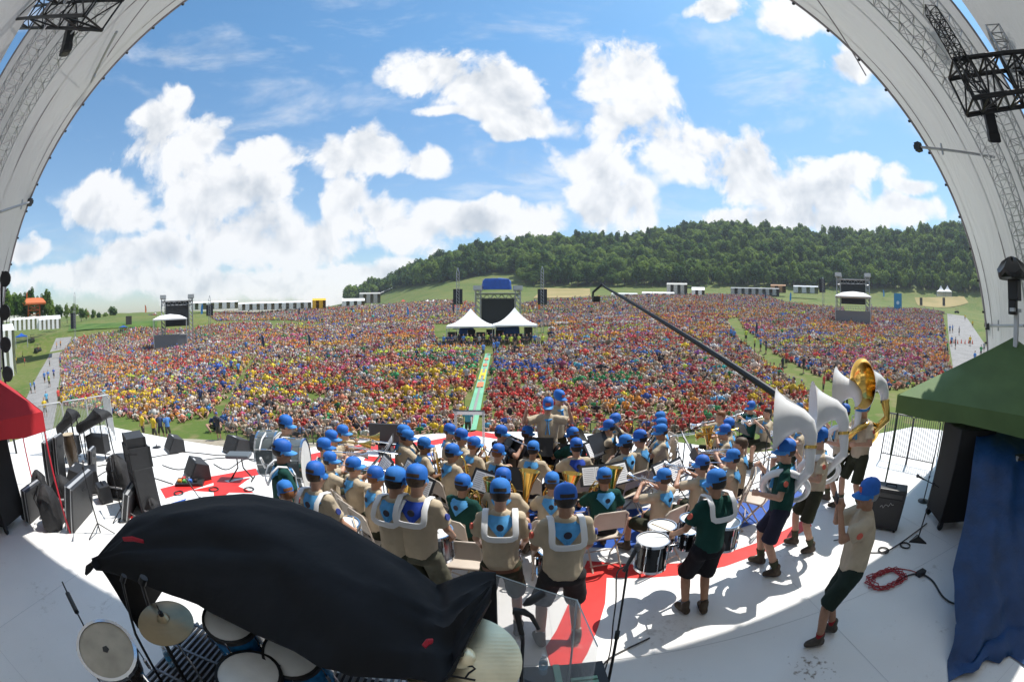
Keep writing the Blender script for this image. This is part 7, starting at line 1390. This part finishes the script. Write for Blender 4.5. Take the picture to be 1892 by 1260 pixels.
def kit_cover():
    # ridge outline (far edge) and hem outline (near edge) with heights; the sheet hangs over the kit
    far = [(172, 1040, 1.52), (205, 1000, 1.60), (242, 958, 1.66), (300, 934, 1.70), (380, 918, 1.72), (460, 912, 1.74), (535, 926, 1.74), (610, 955, 1.72), (680, 998, 1.70), (745, 1036, 1.68), (806, 1082, 1.62), (832, 1072, 1.70), (876, 1056, 1.74), (916, 1058, 1.72)]
    near = [(176, 1050, 1.46), (235, 1066, 1.44), (300, 1092, 1.42), (360, 1115, 1.42), (430, 1150, 1.42), (490, 1180, 1.44), (540, 1202, 1.45), (590, 1232, 1.46), (640, 1244, 1.48), (700, 1250, 1.5), (760, 1255, 1.52), (818, 1262, 1.60), (852, 1205, 1.66), (905, 1110, 1.70)]
    F = [onz(*q) for q in far]; N_ = [onz(*q) for q in near]; t = empty('kit_cover', (-1.6, 2.0, 0), 0, 'big black cloth cover draped over the drum kit', 'cloth cover'); o = Vector((-1.6, 2.0, 0)); M_, K = 56, 22
    def samp(P_, u): x = u * (len(P_) - 1); k = min(int(x), len(P_) - 2); return P_[k].lerp(P_[k + 1], x - k)
    rows = []
    for j in range(-6, K + 7):
        row = []
        for i in range(M_ + 1):
            u = i / M_; f, n_ = samp(F, u), samp(N_, u)
            if j < 0: q = f + Vector((0, .03 * -j, 0)) - Vector((0, 0, .02 * j * j))
            elif j > K: k = j - K; q = n_ + Vector((0, .012 * k, -.0015 * k * k))
            else:
                v = j / K; q = f.lerp(n_, v); bul = .13 * math.sin(v * math.pi) * math.sin(max(.05, min(1, u * 1.15)) * math.pi) ** .6; q.z += bul - .03 * math.exp(-((v - .55) / .05) ** 2) * math.sin(u * 5)
                q.z += .022 * (1 - abs(math.sin(u * 17 + v * 2.5))) ** 2 * v + .02 * (1 - abs(math.sin((u * .6 + v) * 7.3))) ** 4 - .018 * (1 - abs(math.sin(u * 5 - v * 3.1))) ** 5 + .018 * math.sin(u * 13 - v * 8) * math.sin(v * math.pi) - .05 * math.exp(-((u - .79 - .1 * v) / .035) ** 2)
            row.append(q - o)
        rows.append(row)
    ob = MB().sheet(rows).build('cloth', mat('black_cotton', (.0065, .007, .009), .7, var=.2, scale=3, bump=.35, bscale=5, spec=.3), t, True); s = ob.modifiers.new('solid', 'SOLIDIFY'); s.thickness = .006; s.offset = -1
    for pa, pb, z in (((228, 996), (265, 1000), 1.70), ((783, 1194), (798, 1184), 1.74)): a, b_ = onz(*pa, z) - o, onz(*pb, z) - o; q = MB(); q.tube([a, a.lerp(b_, .5) + Vector((0, 0, .012)), b_], [.018, .022, .016], 8, flat=(1, .5)); q.build('red_clip', mat('clip_red', (.45, .01, .03), .4), t)
    a = onz(172, 1042, 1.5) - o; MB().tube([a + Vector((.06, 0, .02)), a, a + Vector((-.07, -.03, -.05)), a + Vector((-.11, -.06, -.10))], [.05, .022, .03, .012], 8).build('knotted_corner', MATS['black_cotton'], t, True)
kit_cover()
def shield():
    cl = bpy.data.materials.new('clear_acrylic'); cl.use_nodes = True; b0 = cl.node_tree.nodes['Principled BSDF']; b0.inputs['Base Color'].default_value = (.75, .8, .85, 1); b0.inputs['Roughness'].default_value = .06; b0.inputs['Alpha'].default_value = .22
    A, B = onz(917, 1062, 1.62), onz(1066, 1108, 1.62); C_ = B + Vector((.05, -.42, 0)); t = empty('acrylic_shield', (A.x, A.y, RZ), 0, 'clear acrylic drum shield of two hinged panels', 'drum shield'); o = Vector((A.x, A.y, RZ)); zb, zt_ = .75 - RZ, 1.62 - RZ
    for nm, p, q in (('panel', A, B), ('panel', B, C_)):
        d = (q - p).normalized(); n_ = Vector((d.y, -d.x, 0)) * .005; b = MB(); P4 = [Vector((p.x, p.y, RZ + zb)) - o, Vector((q.x, q.y, RZ + zb)) - o, Vector((q.x, q.y, RZ + zt_)) - o, Vector((p.x, p.y, RZ + zt_)) - o]; b.add([x + n_ for x in P4] + [x - n_ for x in P4], [(0, 1, 2, 3), (7, 6, 5, 4), (0, 4, 5, 1), (1, 5, 6, 2), (2, 6, 7, 3), (3, 7, 4, 0)]); b.build(nm, cl, t)
        e = MB(); e.tube([P4[3], P4[2]], .004, 5); e.build('edge', mat('acrylic_edge', (.45, .55, .58), .2), t)
    MB().tube([Vector((B.x, B.y, RZ + zb)) - o, Vector((B.x, B.y, RZ + zt_)) - o], .007, 6).build('hinge', mat('hinge_clear', (.35, .38, .42), .3), t)
    for q in (A, B, C_): MB().tube([Vector((q.x, q.y, RZ + zb)) - o, Vector((q.x, q.y, -.0)) - o], .01, 6).build('support', blk, t)
shield()
def clip_mic():
    c = onz(962, 1140, 1.5); t = empty('drum_microphone', (c.x, c.y, 0), 0, 'black drum microphone on a clamp beside the ride cymbal', 'microphone'); o = Vector((c.x, c.y, 0)); a, b_ = onz(967, 1118, 1.56) - o, onz(1003, 1095, 1.6) - o; d = (b_ - a).normalized(); m = MB(); m.tube([a, a + d * .03, a + d * .035, b_ - d * .03, b_], [.010, .022, .026, .028, .024], 10); m.build('body', plast, t, True); k = MB(); p, q = onz(948, 1128, 1.52) - o, onz(968, 1130, 1.52) - o; k.tube([p, q, onz(982, 1138, 1.5) - o, onz(996, 1163, 1.44) - o], [.024, .022, .015, .011], 8); k.tube([onz(955, 1132, 1.51) - o, onz(964, 1170, 1.40) - o, onz(966, 1186, 1.2) - o, Vector((0, 0, RZ))], [.018, .016, .012, .012], 8); k.build('clamp', blk, t, True)
clip_mic()
def bottle(px, py, z, label):
    c = onz(px, py, z); t = empty('water_bottle', c, 0, label, 'bottle', 'water bottles'); pl = mat('pet_blue', (.25, .45, .6), .1, alpha=.45); MB().lathe([(.03, 0), (.033, .02), (.033, .06), (.03, .07), (.033, .08), (.033, .14), (.022, .18), (.012, .195)], (0, 0, 0), (0, 0, 1), 16).build('bottle_body', pl, t, True); MB().lathe([(.0335, .07), (.0335, .125)], (0, 0, 0), (0, 0, 1), 16, False).build('label_wrap', mat('bottle_label', (.10, .35, .6), .4), t); MB().lathe([(.015, .195), (.015, .215), (.002, .216)], (0, 0, 0), (0, 0, 1), 12).build('bottle_cap', mat('cap_white', (.8, .8, .8), .4), t)
bottle(1003, 1243, .55, 'clear blue water bottle standing on the black case by the shield'); bottle(318, 1228, RZ + .02, 'clear blue water bottle on the riser grating')
def mint_case():
    c = onz(1046, 1250, .5); t = empty('equipment_case', (c.x, c.y - .12, 0), .05, 'black equipment case with mint green rails and vents', 'equipment case'); mint = mat('mint_plastic', (.22, .42, .30), .5); MB().box((0, 0, .27), (.62, .5, .5)).build('body', plast, t)
    MB().box((-.06, 0, .53), (.05, .48, .025)).build('rail', mint, t)
    for k in range(6): MB().box((.13, -.2 + .05 * k, .53), (.2, .03, .02)).build('vent_bar', mint, t)
    for k in range(4): MB().box((.06 + .05 * k, .14, .525), (.03, .15, .012)).build('groove', blk, t)
mint_case()
# water on stage: a shaft of straps left for the drummer

def haze():
    b = MB(); b.box((0, 0, 60), (1440, 1440, 240)); o = b.build('haze', [], None); o['kind'] = 'stuff'; m = bpy.data.materials.new('haze_air'); m.use_nodes = True; nt = m.node_tree; nt.nodes.clear()
    out = nn(nt, 'ShaderNodeOutputMaterial'); v = nn(nt, 'ShaderNodeVolumePrincipled'); v.inputs['Color'].default_value = (.75, .85, 1, 1); v.inputs['Density'].default_value = .00022; v.inputs['Anisotropy'].default_value = .2; nt.links.new(v.outputs[0], out.inputs['Volume'])
    o.data.materials.clear(); o.data.materials.append(m); o['label'] = 'thin pale haze in the air over the field'; o['category'] = 'haze'
haze()
